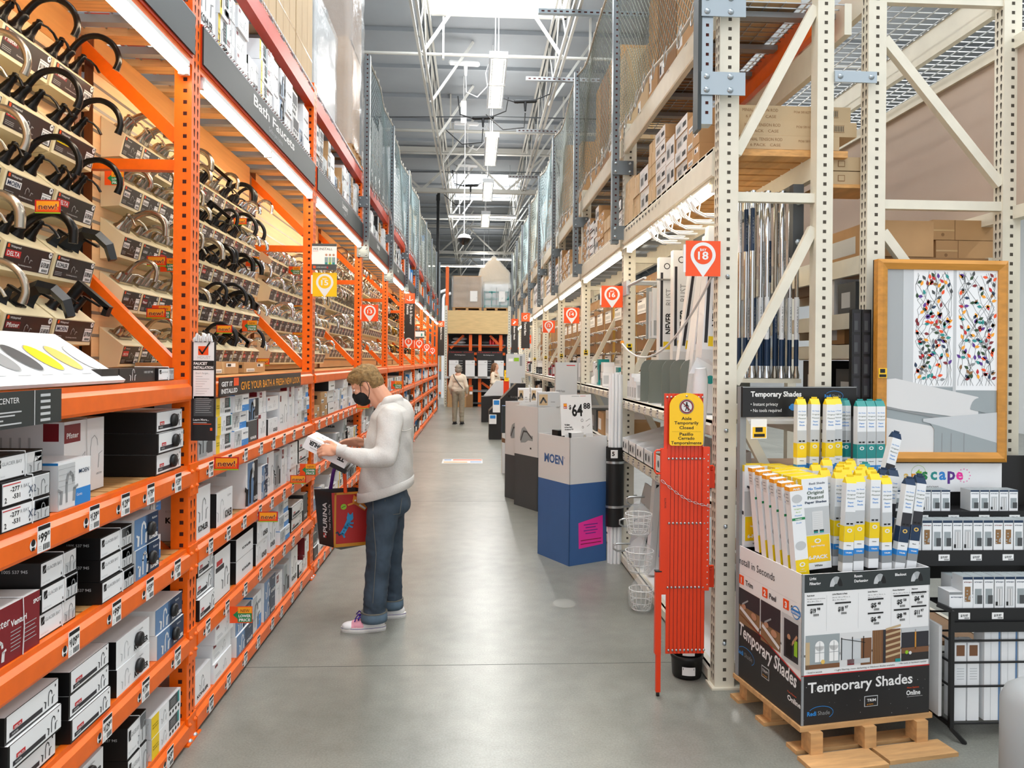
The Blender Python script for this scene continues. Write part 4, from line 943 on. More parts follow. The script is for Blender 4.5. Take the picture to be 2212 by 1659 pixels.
# bays further on
DS = ['white', 'moen', 'delta', 'kohler', 'pf_white', 'kohler_navy', 'grey', 'kohler_s', 'white', 'pf_marS', 'kohler_dark', 'amstd']
row(2, 3, [('kraft', .06, .2, .1, .3, 1), ('kraft', .28, .26, .1, .3, 2), ('blackbig', .58, .3, .1, .4, 3), ('white', .9, .2, .1, .3, 2), ('moen', 1.12, .2, .1, .3, 2), ('white', 1.34, .24, .1, .3, 3), ('moen', 1.6, .2, .1, .3, 1), ('white', 1.85, .3, .1, .3, 2)])
for k in range(2, 5):
    for li in range(4):
        if k == 2 and li == 3: continue
        y = .05; its = []
        while y < 2.2:
            dz = R.choice(DS); w = R.choice([.16, .2, .24]) if k < 4 else R.choice([.24, .3]); h = R.choice([.08, .1, .13]); n = R.choice([1, 2, 3]) if h < .12 else R.choice([1, 2])
            if n*h > .3: n = 2
            if k == 4: n = 1; h = .2
            its.append((dz, y, w, h, .3, n if k < 4 else min(n, 2))); y += w+.03
        row(k, li, its, grp='faucet cartons on the %s' % LSN[li])
mx = MB()
for k in range(5, 10):
    a, bb = lbay(k)
    for z in LSH[:4]:
        y = a+.05
        while y < bb-.25:
            w = R.uniform(.12, .24); h = R.uniform(.12, .28); m_ = R.choice(['white', 'black', 'offwhite', 'lgrey', 'dgrey', 'white', 'moen_blue', 'black'])
            mx.box(LX-.35, LX-R.uniform(.01, .06), y, y+w, z+.003, z+h, m_)
            if R.random() < .6: mx.box(LX-.3, LX-.002, y+w*.2, y+w*.8, z+h*.2, z+h*.7, R.choice(['white', 'black', 'offwhite']))
            y += w+.02
tag(mx.build('distant_cartons'), 'blur of small black and white cartons in the far left bays', 'boxes', kind='stuff')
# upper stock over the sign strip
UP = ['kohler_s', 'white', 'kohler_navy', 'kohler', 'grey', 'icons', 'amstd', 'pf_white', 'kohler_pic', 'white']
for k in range(1, 5):
    y = .03; its = []; i = 0
    while y < 2.25:
        w = R.choice([.12, .15, .18]) if k > 1 else R.choice([.14, .18, .2]); 
        if k == 1 and i == 0: its.append(('kohler_s', y, .24, .34, .3, 1)); y += .26; i += 1; continue
        h = R.choice([.12, .15, .18]); n = 3 if h < .13 else (2 if h < .19 else 1)
        if R.random() < .25: n -= 1
        its.append((R.choice(UP if k < 2 else UP+['kraft', 'kraft_w']), y, w, h, .3, max(1, n))); y += w+.008; i += 1
    row(k, 0, its, z=3.275, x=LX-.025, place='overhead shelf', grp='cartons stored over the sign strip', nm='stock_carton')
row(0, 0, [('kohler_s', 2.1, .24, .3, .3, 1)], z=3.275, x=LX-.03, place='overhead shelf', grp='cartons stored over the sign strip', nm='stock_carton')
mx = MB()
for k in range(5, 10):
    a, bb = lbay(k); y = a
    while y < bb-.3: w = R.uniform(.2, .4); h = R.uniform(.2, .38); mx.box(LX-.4, LX-.03, y, y+w-.02, 3.285, 3.28+h, R.choice(['white', 'offwhite', 'kraft', 'moen_blue', 'lgrey'])); y += w
tag(mx.build('overhead_cartons'), 'far row of pale cartons above the sign strip, beyond the fifth bay', 'boxes', kind='stuff')
# ================================================================ stock on the right rack and behind the nets
def teardrop(b, P, cx, cy, s, m):
    pts = [(cx+s*cos(t), cy+s*sin(t)) for t in [radians(-35+i*(250/22)) for i in range(23)]]
    b.poly(P, pts+[(cx, cy-s*1.75)], m)
def baysign(n, x, y, z, lab, bg='sign_orange', s=.186):
    b = MB(); b.box(0, s, -.0015, .0015, 0, s, bg); b.box(-.012, .0, -.004, .004, .02, s-.02, 'white'); b.box(s-.014 if x > 0 else -.01, s+.002 if x > 0 else .006, 0, .055, s*.4, s*.6, 'lgrey'); P = plane((0, -.0015, 0), (1, 0, 0), (0, 0, 1), .0008)
    teardrop(b, P(1), s/2, s*.6, s*.36, 'white'); b.disc(P(2), s/2, s*.6, s*.265, bg, 26)
    b.text(P(3), 'BAY', s/2, s*.71, s*.10, 'white', al='c', bold=.02); b.text(P(3), str(n), s/2, s*.475, s*.31, 'white', al='c', bold=.025, fit=s*(.3 if n > 9 else .16))
    tag(b.build('bay_sign', loc=(x, y, z)), lab, 'sign', 'numbered bay signs'); return b
baysign(18, 1.105, 3.84, 2.185, 'orange sign reading BAY 18 above the red folding gate')
baysign(16, 1.09, 6.33, 2.20, 'orange sign reading BAY 16 on the second cream post')
baysign(14, 1.07, 8.83, 2.19, 'orange sign reading 14 on the third cream post')
baysign(12, 1.05, 11.33, 2.17, 'orange sign reading 12 on the fourth cream post')
baysign(8, 1.07, 16.3, 2.12, 'small orange numbered sign just past the Towel Bars banner')
baysign(6, 1.07, 21.3, 2.1, 'tiny orange numbered sign farthest along the right rack')
baysign(15, LX+.01, 5.84, 2.22, 'yellow sign reading BAY 15 under the WE INSTALL poster', 'sign_yellow')
baysign(13, LX+.01, 8.34, 2.16, 'orange sign reading 13 on the left rack')
for i, (n, Y, z, zz) in enumerate(((9, 13.3, 1.95, 'just below the Tub and Shower banner'), (7, 15.85, 1.98, 'second past the Tub and Shower banner'), (5, 18.4, 1.95, 'third past the Tub and Shower banner'), (3, 20.9, 1.9, 'farthest on the left rack'))):
    baysign(n, LX+.01, Y-.04, z, 'small orange sign reading %d, %s' % (n, zz))
# WE INSTALL poster, vertical banners
b = MB(); b.box(0, .19, -.004, .0, 0, .205, 'paper'); P = plane((0, -.004, 0), (1, 0, 0), (0, 0, 1), .0008)
b.rect(P(1), 0, .185, .19, .205, 'dgrey'); b.rect(P(1), 0, 0, .19, .045, 'dgrey'); b.box(-.004, .01, 0, .055, .08, .12, 'lgrey'); b.text(P(1), 'WE INSTALL', .008, .155, .026, 'ink', fit=.15); b.text(P(1), 'FAUCETS', .008, .143, .01, 'red')
for i, m_ in enumerate(('teal', 'lime', 'teal')): b.rect(P(1), .1+i*.028, .045, .122+i*.028, .1, m_); b.disc(P(2), .111+i*.028, .118, .009, 'skinhand', 12); b.rect(P(2), .104+i*.028, .06, .118+i*.028, .1, 'photo_grey')
b.rect(P(2), .01, .012, .03, .032, 'sign_orange'); b.text(P(2), 'HOME SERVICES', .036, .018, .011, 'white'); b.rect(P(2), .115, .012, .125, .028, 'red')
tag(b.build('poster', loc=(LX+.005, 5.83, 2.425)), 'small WE INSTALL poster with three people printed on it, over sign 15', 'poster')
def banner(x, y, z, h, txt, lab, icon=0, w=.18):
    b = MB(); b.box(0, w, -.002, .002, 0, h, 'tape_dark'); P = plane((0, -.002, 0), (1, 0, 0), (0, 0, 1), .0012); b.rect(P(1), 0, h-w, w, h, 'sign_orange'); b.box(w if x > 0 else -.05, w+.14 if x > 0 else 0, .003, .009, h-.1, h-.09, 'lgrey')
    if icon == 0:
        b.rect(P(2), w*.46, h-w*.78, w*.54, h-w*.25, 'white'); b.stroke(P(2), [(w*.2, h-w*.6), (w*.35, h-w*.7), (w*.65, h-w*.7), (w*.8, h-w*.6)], w*.07, 'white')
    elif icon == 1: b.ring(P(2), w*.45, h-w*.55, w*.16, w*.22, 'white'); b.stroke(P(2), [(w*.5, h-w*.35), (w*.7, h-w*.2)], w*.06, 'white')
    else: b.stroke(P(2), [(w*.3, h-w*.7), (w*.6, h-w*.4)], w*.2, 'white'); b.stroke(P(2), [(w*.35, h-w*.3), (w*.6, h-w*.5)], w*.06, 'white')
    lines = txt.split('|')
    for i, t in enumerate(lines):
        x0 = w*(.52 if len(lines) > 1 else .35) - i*w*.32
        b.text(P(2), t, x0, h-w*1.08, w*.34, 'white', bold=.02, rot=-pi/2)
    tag(b.build('aisle_banner', loc=(x, y, z)), lab, 'banner', 'vertical aisle banners')
banner(LX+.03, 13.26, 2.09, .83, 'Tub & Shower|Faucets', 'dark vertical banner with orange top reading Tub and Shower Faucets')
banner(-1.24, 25.8, 1.9, 1.2, 'Kitchen Faucets', 'distant dark vertical banner at the far end of the left rack', 1, .2)
banner(.99, 15.6, 2.0, .75, 'Towel Bars', 'dark vertical banner with orange top reading Towel Bars', 1)
banner(.98, 19.6, 1.95, .9, 'Shower Heads', 'dark vertical banner with orange top reading Shower Heads', 2)
b = MB(); b.box(0, .19, -.004, .0, 0, .16, 'paper'); P = plane((0, -.004, 0), (1, 0, 0), (0, 0, 1), .0008); b.rect(P(1), 0, .14, .19, .16, 'dgrey'); b.rect(P(1), 0, 0, .19, .03, 'dgrey'); b.rect(P(1), .12, .04, .15, .1, 'teal')
tag(b.build('poster', loc=(LX+.02, 15.8, 2.2)), 'tiny poster on the left rack past the Tub and Shower banner', 'poster')
# GIVE YOUR BATH A FRESH NEW LOOK strip and hanging info card
b = MB(); b.box(0, .004, 0, 1.72, 0, .095, 'label_black'); P = plane((.004, 0, 0), (0, 1, 0), (0, 0, 1), .0008)
b.text(P(1), 'GET IT', .03, .05, .032, 'white', bold=.03, fit=.17); b.text(P(1), 'INSTALLED', .03, .014, .032, 'white', bold=.03, fit=.25); b.rect(P(1), .22, .048, .3, .09, 'sign_orange')
b.text(P(1), 'GIVE YOUR BATH A FRESH NEW LOOK', .34, .022, .062, 'amber', bold=.01, fit=1.35)
tag(b.build('shelf_sign', loc=(LX+.013, 3.72, 1.54)), 'black strip reading GIVE YOUR BATH A FRESH NEW LOOK on the counter beam', 'sign')
b = MB(); b.box(0, .004, 0, .7, 0, .1, 'sign_grey'); P = plane((.004, 0, 0), (0, 1, 0), (0, 0, 1), .0008); b.text(P(1), 'DISCOVER', .12, .068, .022, 'sign_orange', bold=.01); b.text(P(1), 'OUR DESIGN CENTER', .25, .068, .022, 'white', fit=.24); b.rect(P(1), .56, 0, .563, .1, 'white')
for i in range(3): b.rect(P(1), .12+.14*i, .042, .22+.14*i, .046, 'lgrey'); b.rect(P(1), .12+.14*i, .033, .19+.14*i, .037, 'lgrey')
for i in range(2): b.rect(P(1), .15, .01+.011*i, .5-.08*i, .014+.011*i, 'lgrey')
for i in range(5): b.rect(P(1), .59, .008+.018*i, .64, .016+.018*i, 'lgrey')
tag(b.build('shelf_sign', loc=(LX+.014, 1.62, 1.535)), 'dark strip reading DISCOVER OUR DESIGN CENTER on the near counter beam', 'sign')
b = MB(); b.box(0, .108, -.003, .0, 0, .45, 'label_black'); P = plane((0, -.003, 0), (1, 0, 0), (0, 0, 1), .0008)
b.rect(P(1), .009, .19, .1, .443, 'white_gloss'); b.rect(P(1), .012, .11, .1, .2, 'dgrey'); b.rect(P(2), .03, .385, .075, .425, 'sign_orange'); b.stroke(P(3), [(.035, .41), (.048, .392), (.08, .44)], .007, 'ink'); b.text(P(2), 'HDUST', .028, .368, .018, 'lgrey', bold=.01)
b.rect(P(2), .009, .318, .1, .36, 'ink'); b.text(P(3), 'FAUCET', .011, .341, .017, 'white', bold=.04, fit=.06); b.text(P(3), 'INSTALLATION', .011, .323, .017, 'white', bold=.04, fit=.086); b.text(P(2), 'Don\'t forget...', .02, .3, .011, 'grey')
for i in range(8): b.rect(P(2), .02, .288-.011*i, .05+.01*((i*7) % 4), .2895-.011*i, 'mgrey')
for i in range(8): b.rect(P(2), .02, .19-.009*i, .08+.005*((i*5) % 3), .1915-.009*i, 'lgrey')
b.text(P(1), 'Learn More...', .01, .09, .013, 'white', bold=.02); b.rect(P(1), .01, .08, .07, .082, 'white'); b.rect(P(1), .01, .073, .09, .076, 'sign_orange'); b.rect(P(1), .085, .045, .095, .058, 'sign_orange')
o = tag(b.build('info_card', loc=(LX+.002, 3.40, 1.36)), 'tall faucet installation card hanging on the first orange post', 'card')
b = MB()
for i in range(9): b.tube([(.01+.01*i, -.004, .445+.002*(i % 2)), (.015+.009*i, -.012+.003*(i % 3), .458+.006*((i*3) % 4)), (.02+.008*i, -.006, .465+.008*((i*5) % 3))], .006, 'bagwhite', 5)
b.build('plastic_wrap', o)
# tilted finish chart on the counter
b = MB(); Tt = Matrix.Rotation(radians(33), 4, 'Y')
b.box(-.3, 0, 0, 1.05, 0, .012, 'white_gloss', T=Tt); o0 = Tt @ V((0, 0, .0125)); at = plane(o0, (0, 1, 0), Tt.to_3x3() @ V((-1, 0, 0)), .0008)
for i, m_ in enumerate(('white', 'lgrey', 'grey', 'dgrey', 'yellow', 'amber_w', 'offwhite')): b.disc(at(1), .28+i*.115, .14, .048, 'mgrey', 24, .075); b.disc(at(2), .28+i*.115, .14, .045, m_, 24, .071); b.rect(at(1), .25+i*.115, .045, .31+i*.115, .05, 'lgrey')
b.text(at(1), 'There are many finishes available at', .06, .25, .018, 'grey'); b.text(at(1), 'homedepot.com', .5, .25, .018, 'sign_orange')
tag(b.build('finish_chart', loc=(LX-.005, 1.72, 1.64)), 'white tilted board with a row of coloured finish ovals on the counter', 'display board')
# ---- brown cartons on the middle beam of the right rack
for k in range(0, 6):
    y = .02 if k else .235; its = []
    while y < 2.2:
        w = R.choice([.22, .28, .34]) if k < 3 else .36; h = R.choice([.09, .12, .16]); n = int(R.uniform(.28, .56)/h); dz = R.choice(['kraft_w', 'kraft', 'kraft_w', 'kraft_p', 'kraft_w']) if k != 1 else R.choice(['kraft_w', 'kraft_w', 'kraft', 'delta', 'kraft_p'])
        if k > 3: h = .22; n = 2
        if k == 0 and not its: w, h, n, dz = .26, .1, 3, 'kraft'
        w = min(w, 2.38-y); its.append((dz, y, w, h, .38, max(1, n))); y += w+.006
    row(k, 0, its, S=1, x=RX+.01, z=2.9, place='beam shelf', grp='brown cartons on the right rack beam', nm='brown_carton')
mx = MB()
for k in range(6, 8):
    a, bb = rbay(k); y = a
    while y < bb-.2: w = R.uniform(.2, .4); mx.box(RX+.03, RX+.45, y, y+w-.02, 2.905, 2.9+R.uniform(.3, .55), R.choice(['kraft', 'kraft_dark', 'kraft_light', 'offwhite'])); y += w
tag(mx.build('distant_brown_cartons'), 'far blur of brown cartons on the right beam past the sixth bay', 'boxes', kind='stuff')
def bigbox(x, y, z, sx, sy, sz, m, lab, grp, nm='storage_box', wrap=None, txt=None, S=1, rz=0):
    b = MB(); b.box(0, sx, 0, sy, 0, sz, m); P = plane((0, 0, 0), (1, 0, 0), (0, 0, 1), .001); Q = plane((0, sy, 0), (0, -1, 0), (0, 0, 1), .001) if S > 0 else plane((sx, 0, 0), (0, 1, 0), (0, 0, 1), .001)
    b.rect(P(1), sx*.47, 0, sx*.53, sz, 'tape'); b.rect(Q(1), sy*.1, sz*.1, sy*.35, sz*.28, 'paper'); b.rect(Q(1), 0, sz*.49, sy, sz*.5, 'kraft_dark')
    b.rect(Q(2), sy*.12, sz*.12, sy*.2, sz*.2, 'ink')
    if txt: b.text(P(2), txt, sx*.2, sz*.5, sx*.12, 'kraft_dark')
    o = b.build(nm, loc=(x, y, z), rz=rz)
    if wrap: b = MB(); b.box(-.01, sx+.01, -.01, sy+.01, -.0, sz+.01, wrap); b.build('stretch_wrap', o)
    tag(o, lab, 'box', grp); return o
for k in range(0, 7):
    a, bb = rbay(k); y = a+.02; i = 0
    while y < bb-.3 and i < 7:
        w = R.choice([.3, .4, .5]); w = min(w, bb-y-.02); h = R.choice([.5, .8, 1.0, 1.25]) if k < 4 else 1.1
        m_ = R.choice(['kraft', 'kraft_dark', 'kraft', 'kraft_light'] if k in (0, 1, 2, 6) else ['kraft', 'wallwhite', 'lgrey', 'kraft_light'])
        bigbox(RX+.04, y, 3.71, .45, w-.02, h, m_, '%s storage box of the %s bay behind the right netting' % (ordn(i), ordn(k)), 'big boxes behind the right netting', txt='PACK' if k == 0 else None); y += w; i += 1
for k in range(3, 8):
    a, bb = lbay(k); y = a+.02; i = 0
    while y < bb-.3:
        w = R.choice([.35, .45]); w = min(w, bb-y-.02); h = R.choice([.6, .9, 1.1])
        bigbox(LX-.5, y, 3.87, .47, w-.02, h, R.choice(['wallwhite', 'lgrey', 'white', 'kraft_light', 'blue_mid'] if k > 3 else ['dgrey', 'grey', 'wallwhite']), '%s storage box of the %s bay behind the left netting' % (ordn(i), ordn(k)), 'big boxes behind the left netting', S=-1); y += w; i += 1
# tall pale cartons and the wrapped pallet load over the left rack
for i, (y, w, m_) in enumerate(((4.55, .5, 'kraft_light'), (5.07, .52, 'kraft_light'), (5.62, .54, 'kraft_light'))):
    b = MB(); b.box(-.45, 0, 0, w, 0, 2.0, m_); P = plane((0, 0, 0), (0, 1, 0), (0, 0, 1), .001)
    for q in (.33, .66): b.rect(P(1), w*q-.002, 0, w*q+.002, 2.0, 'kraft_dark')
    for z_ in (.3, .9, 1.4): b.rect(P(1), 0, z_, w, z_+.012, 'tape')
    tag(b.build('tall_carton', loc=(LX-.08, y, 3.865)), '%s of three tall pale cartons standing on the top left beam' % ordn(i), 'box', 'tall pale cartons')
t = empty('pallet_load', (LX-.85, 7.60, 3.865)); tag(t, 'tall brown carton load shrink-wrapped on a pallet atop the left rack', 'pallet load')
b = MB()
for zz in (0, .1): 
    for i in range(4): b.box(-.02, .85, i*.21, i*.21+.12, zz, zz+.02, 'pallet_wood')
for xx in (0, .38, .77): b.box(xx, xx+.06, 0, .8, .02, .1, 'pallet_wood')
b.build('pallet', t)
b = MB(); b.box(.0, .82, .0, .76, .122, 1.15, 'kraft'); b.box(.01, .83, .01, .77, 1.152, 2.3, 'kraft_dark'); P = plane((.01, .01, 0), (1, 0, 0), (0, 0, 1), .002); b.text(P(1), 'GLACIER', .5, 1.4, .12, 'tape_dark', rot=pi/2); b.rect(P(1), .4, 1.25, .6, 1.42, 'tape_dark'); b.build('carton', t)
b = MB(); n = 30
for s_ in range(4):
    pass
def wrapbox(b, x0, x1, y0, y1, z0, z1, m, amp=.018, nz=26, seed=0):
    N = 40; vs = []
    per = []
    for i in range(10): per.append((x0+(x1-x0)*i/10, y0))
    for i in range(10): per.append((x1, y0+(y1-y0)*i/10))
    for i in range(10): per.append((x1-(x1-x0)*i/10, y1))
    for i in range(10): per.append((x0, y1-(y1-y0)*i/10))
    cx, cy = (x0+x1)/2, (y0+y1)/2
    for j in range(nz+1):
        z = z0+(z1-z0)*j/nz
        for (x, y) in per:
            d = amp*(noise.noise(V((x*6+seed, y*6, z*5)))+.7); l = math.hypot(x-cx, y-cy); vs.append((x+(x-cx)/l*d, y+(y-cy)/l*d, z))
    b.add(vs, [(j*N+i, j*N+(i+1) % N, (j+1)*N+(i+1) % N, (j+1)*N+i) for j in range(nz) for i in range(N)], m, True); return b
b = MB(); wrapbox(b, -.005, .845, -.005, .785, .06, 2.3, 'plastic_wrap', .025); b.build('stretch_wrap', t)
b = MB(); b.box(-.35, 0, 0, .95, 0, .5, 'lgrey'); b.box(-.35, 0, 0, .95, .502, .98, 'mgrey'); wrapbox(b, -.36, .01, -.01, .96, 0, 1.0, 'plastic_wrap', .02, seed=4)
tag(b.build('wrapped_cartons', loc=(LX-.1, 6.32, 3.865)), 'white cartons in crinkled clear wrap beside the big pallet load', 'box')
# ---- right rack bay 0 (behind the gate)
def rod_box(i, x, y, lean, leany=0):
    b = MB(); w, d, h = .115, .075, 1.12; b.box(0, w, 0, d, 0, h, {'*': 'white_gloss', '-x': 'white_gloss'}); P = plane((0, 0, 0), (1, 0, 0), (0, 0, 1), .0008)
    b.rect(P(1), .01, .42, .03, h-.12, 'photo_dark'); b.rect(P(1), .0, 0, w, .38, 'offwhite')
    b.text(P(1), 'NEVER', .098, .52, .066, 'ink', bold=.03, rot=pi/2, sx=.85); b.text(P(1), 'RUST', .098, .745, .066, 'grey', rot=pi/2, sx=.85); b.rect(P(1), .035, .40, .1, .46, 'yellow'); b.ring(P(1), .06, h-.07, .018, .024, 'ink'); b.disc(P(2), .06, .2, .026, 'teal', 14)
    o = b.build('shower_rod_box', loc=(x, y, 1.432)); o.rotation_euler = (leany, lean, 0); tag(o, 'tall NEVERRUST shower rod box, %s from the far end of its row' % ordn(i), 'box', 'leaning shower rod boxes')
for i, (x, y, l) in enumerate(((1.44, 5.72, .0), (1.45, 5.35, .0), (1.37, 5.05, .13), (1.38, 4.85, .13), (1.36, 4.66, .1), (1.36, 4.5, .07), (1.34, 4.36, .05))): rod_box(i, x, y, l)
for i, (x, y) in enumerate(((1.315, 5.75), (1.32, 5.5), (1.33, 5.15), (1.335, 4.95), (1.34, 4.72))):
    pr = [(0, 0), (0, .26), (.01, .29), (.03, .315), (.06, .325), (.42, .325), (.45, .31), (.46, .29), (.46, 0)]
    b = MB(); b.prism(pr, 0, .006, 'panel_grey'); tag(b.build('shelf_divider', loc=(x-.01, y, 1.424)), 'grey rounded divider panel on the upper cream shelf, %s from the far end' % ordn(i), 'divider', 'grey shelf dividers')
for i in range(7):
    b = MB(); b.box(0, .09, 0, .08, 0, .15+.03*(i % 3), 'white_gloss'); P = plane((0, .08, 0), (0, -1, 0), (0, 0, 1), .0008); b.rect(P(1), .01, .02, .07, .1, 'lgrey'); P = plane((0, 0, 0), (1, 0, 0), (0, 0, 1), .0008); b.rect(P(1), .01, .02, .08, .12, 'lgrey')
    tag(b.build('small_white_box', loc=(1.3+.11*(i % 2), 6.23-.09*(i//2)-.08, 1.424)), 'small white box by the roll of mat, %s from the far post' % ordn(i), 'box', 'small white boxes')
b = MB(); b.tube([(1.33, 6.0, 1.65), (1.33, 5.83, 1.65)], .075, 'white', 18); b.tube([(1.5, 6.0, 1.50), (1.36, 6.0, 1.50)], .07, 'white', 18)
b = MB(); b.tube([(0, 0, 0), (.16, .0, .0)], .062, 'white', 20); b.tube([(-.003, 0, 0), (.163, 0, 0)], .02, 'dgrey', 12)
for i in range(12):
    t_ = 2*pi*i/12; b.tube([(0.005, .0625*cos(t_), .0625*sin(t_)), (.155, .0625*cos(t_+.8), .0625*sin(t_+.8))], .002, 'mgrey', 3); b.tube([(0.005, .0625*cos(t_), .0625*sin(t_)), (.155, .0625*cos(t_-.8), .0625*sin(t_-.8))], .002, 'mgrey', 3)
tag(b.build('rolled_mat', loc=(1.34, 5.86, 1.49)), 'rolled white diamond-pattern mat on the upper cream shelf', 'mat')
for i in range(6):
    b = MB(); b.box(0, .13, 0, .03, 0, .42-.02*(i % 3), 'bagwhite' if i else 'photo_grey'); b.box(.01, .12, -.002, .0, .02, .14, 'plastic_clear'); b.tube([(.065, -.04, .44), (.065, .05, .44)], .006, 'lgrey', 6)
    tag(b.build('hanging_packet', loc=(1.42+.15*(i % 2), 6.05-.1*(i//2), 1.925)), 'pale plastic packet hanging on a hook beside the second cream post, %s' % ordn(i), 'packet', 'hanging packets')
b = MB(); b.tube([(1.41, 5.7, 2.375), (1.85, 5.7, 2.375)], .008, 'steel', 6); b.tube([(1.30, 6.35, 2.375), (1.30, 5.6, 2.375)], .012, 'lgrey', 6); [b.tube([(1.30, y_, 2.375), (1.85, y_, 2.375)], .01, 'lgrey', 6) for y_ in (6.07, 5.97, 5.87)]; b.box(1.28, 1.31, 6.2, 6.36, 2.3, 2.42, 'lgrey')
tag(b.build('display_bar'), 'light steel display bar bolted to the second cream post', 'display bar')
# slack cable from post to post
b = MB(); pts = []
for i in range(17):
    s_ = i/16; Y = 3.9+2.45*s_; z = 2.2-.3*s_-1.05*s_*(1-s_)*(1.0); pts.append((RX-.02+.0*s_, Y, z+.0))
b.tube(pts, .0075, 'offwhite', 8); b.tube([(RX-.01, 3.86, 2.2), (RX-.02, 3.93, 2.2)], .015, 'steel', 8); b.tube([(RX-.02, 6.3, 1.9), (RX-.01, 6.38, 1.9)], .015, 'amber', 8)
tag(b.build('safety_cable'), 'slack white safety cable strung between two cream posts', 'cable')
# chrome hooks high in the first bay
for r in range(2):
    for i in range(6):
        b = MB(); y0 = 4.1+.19*i+.09*r; z0 = 2.555+.03*r
        b.tube([(1.42, y0, z0), (1.30, y0, z0), (1.24, y0, z0+.03), (1.21, y0, z0+.08), (1.23, y0, z0+.1), (1.26, y0, z0+.07), (1.25, y0, z0+.01)], .005, 'white_gloss', 6)
        b.tube([(1.42, y0+.03, z0), (1.30, y0+.03, z0), (1.24, y0+.03, z0+.03), (1.21, y0+.015, z0+.08)], .005, 'white_gloss', 6)
        if i == 0: b.box(1.42, 1.435, y0-.03, y0+.06, z0-.02, 2.9, 'cream')
        tag(b.build('wire_hook'), 'white looped wire hook, %s of the %s row under the beam' % (ordn(i), ['lower', 'upper'][r]), 'hook', 'looped wire hooks')
# trays on the lower shelf
for i in range(7):
    y = 4.35+.27*i; b = MB(); w = .24; d = .4; m1 = 'white' if i > 3 else 'offwhite'
    b.box(0, .004, 0, w, 0, .11, m1); b.box(0, d, 0, .004, 0, .11, 'kraft_dark' if i < 3 else m1); b.box(0, d, w-.004, w, 0, .11, 'kraft_dark' if i < 3 else m1); b.box(d-.004, d, 0, w, 0, .22, m1); b.box(0, d, 0, w, 0, .004, m1)
    b.poly(lambda p, q: (p, .002, q), [(0, .11), (d, .11), (d, .22)], m1); b.poly(lambda p, q: (p, w-.002, q), [(0, .11), (d, .11), (d, .22)], m1)
    P = plane((0, w, 0), (0, -1, 0), (0, 0, 1), .0008); b.rect(P(1), .02, .02, w-.02, .09, 'lgrey' if i % 2 else 'offwhite'); b.disc(P(2), w*.6, .055, .025, 'dgrey', 14); b.rect(P(2), .03, .03, .07, .08, 'ink'); b.rect(P(2), .1, .03, .105, .04, 'lime')
    o = b.build('display_tray', loc=(RX-.03, y, .983)); tag(o, 'white cardboard tray on the lower cream shelf, %s from the gate' % ordn(i), 'tray', 'cardboard trays on the cream shelf')
    for j in range(2):
        b = MB(); b.box(0, .3, 0, .07, 0, .07, 'bagwhite'); q = b.build('boxed_part', loc=(RX+.05, y+.03+.1*j, .992)); q.rotation_euler = (0, -.15, 0); tag(q, 'pale wrapped part in the %s cardboard tray, %s one' % (ordn(i), ['near', 'far'][j]), 'packet', 'parts in the trays')
# floor items of bay 0
b = MB(); b.box(0, .2, 0, .1, 0, .78, 'white_gloss'); P = plane((0, 0, 0), (1, 0, 0), (0, 0, 1), .0008); b.text(P(1), 'GLACIER BAY', .04, .66, .03, 'dgrey', fit=.14); b.poly(P(1), [(.01, .655), (.01, .685), (.032, .685), (.03, .675)], 'ink')
for i in range(3): b.rect(P(1), .07, .14+.17*i, .09, .20+.17*i, 'moen_blue'); b.disc(P(2), .06+.02, .12+.17*i, .006, 'moen_blue', 8)
b.stroke(P(1), [(.05, .05), (.05, .6)], .003, 'mgrey'); o = b.build('tall_box', loc=(1.33, 5.55, .12)); o.rotation_euler = (0, .07, 0); tag(o, 'tall white box with small blue bottles printed on it, on the lowest cream shelf', 'box')
b = MB(); b.box(0, .22, 0, .08, 0, .7, 'black'); P = plane((0, 0, 0), (1, 0, 0), (0, 0, 1), .0008); b.text(P(1), '703 254', .14, .4, .045, 'white', rot=pi/2, bold=.03); b.rect(P(1), .01, .3, .06, .68, 'white'); b.rect(P(2), .02, .4, .05, .45, 'ink')
o = b.build('tall_box', loc=(1.41, 5.3, .11)); o.rotation_euler = (0, .12, 0); tag(o, 'black box with a white edge leaning beside the tall white box', 'box')
b = MB(); b.box(0, .02, 0, .4, 0, .62, 'lgrey'); o = b.build('leaning_panel', loc=(1.3, 5.8, .11)); o.rotation_euler = (0, .25, 0); tag(o, 'pale panel leaning against the second cream post low down', 'panel')
for i, z in enumerate((.16, .42, .64)):
    b = MB(); b.tube([(1.31, 6.1-.25*i, z), (1.2, 6.1-.25*i, z), (1.17, 6.1-.25*i, z+.02), (1.17, 6.1-.25*i, z+.05), (1.2, 6.1-.25*i, z+.06), (1.31, 6.1-.25*i, z+.06)], .008, 'steel', 8)
    tag(b.build('wire_bracket'), 'bent steel bracket sticking out of the lowest bay, %s from floor' % ordn(i), 'bracket', 'bent steel brackets')
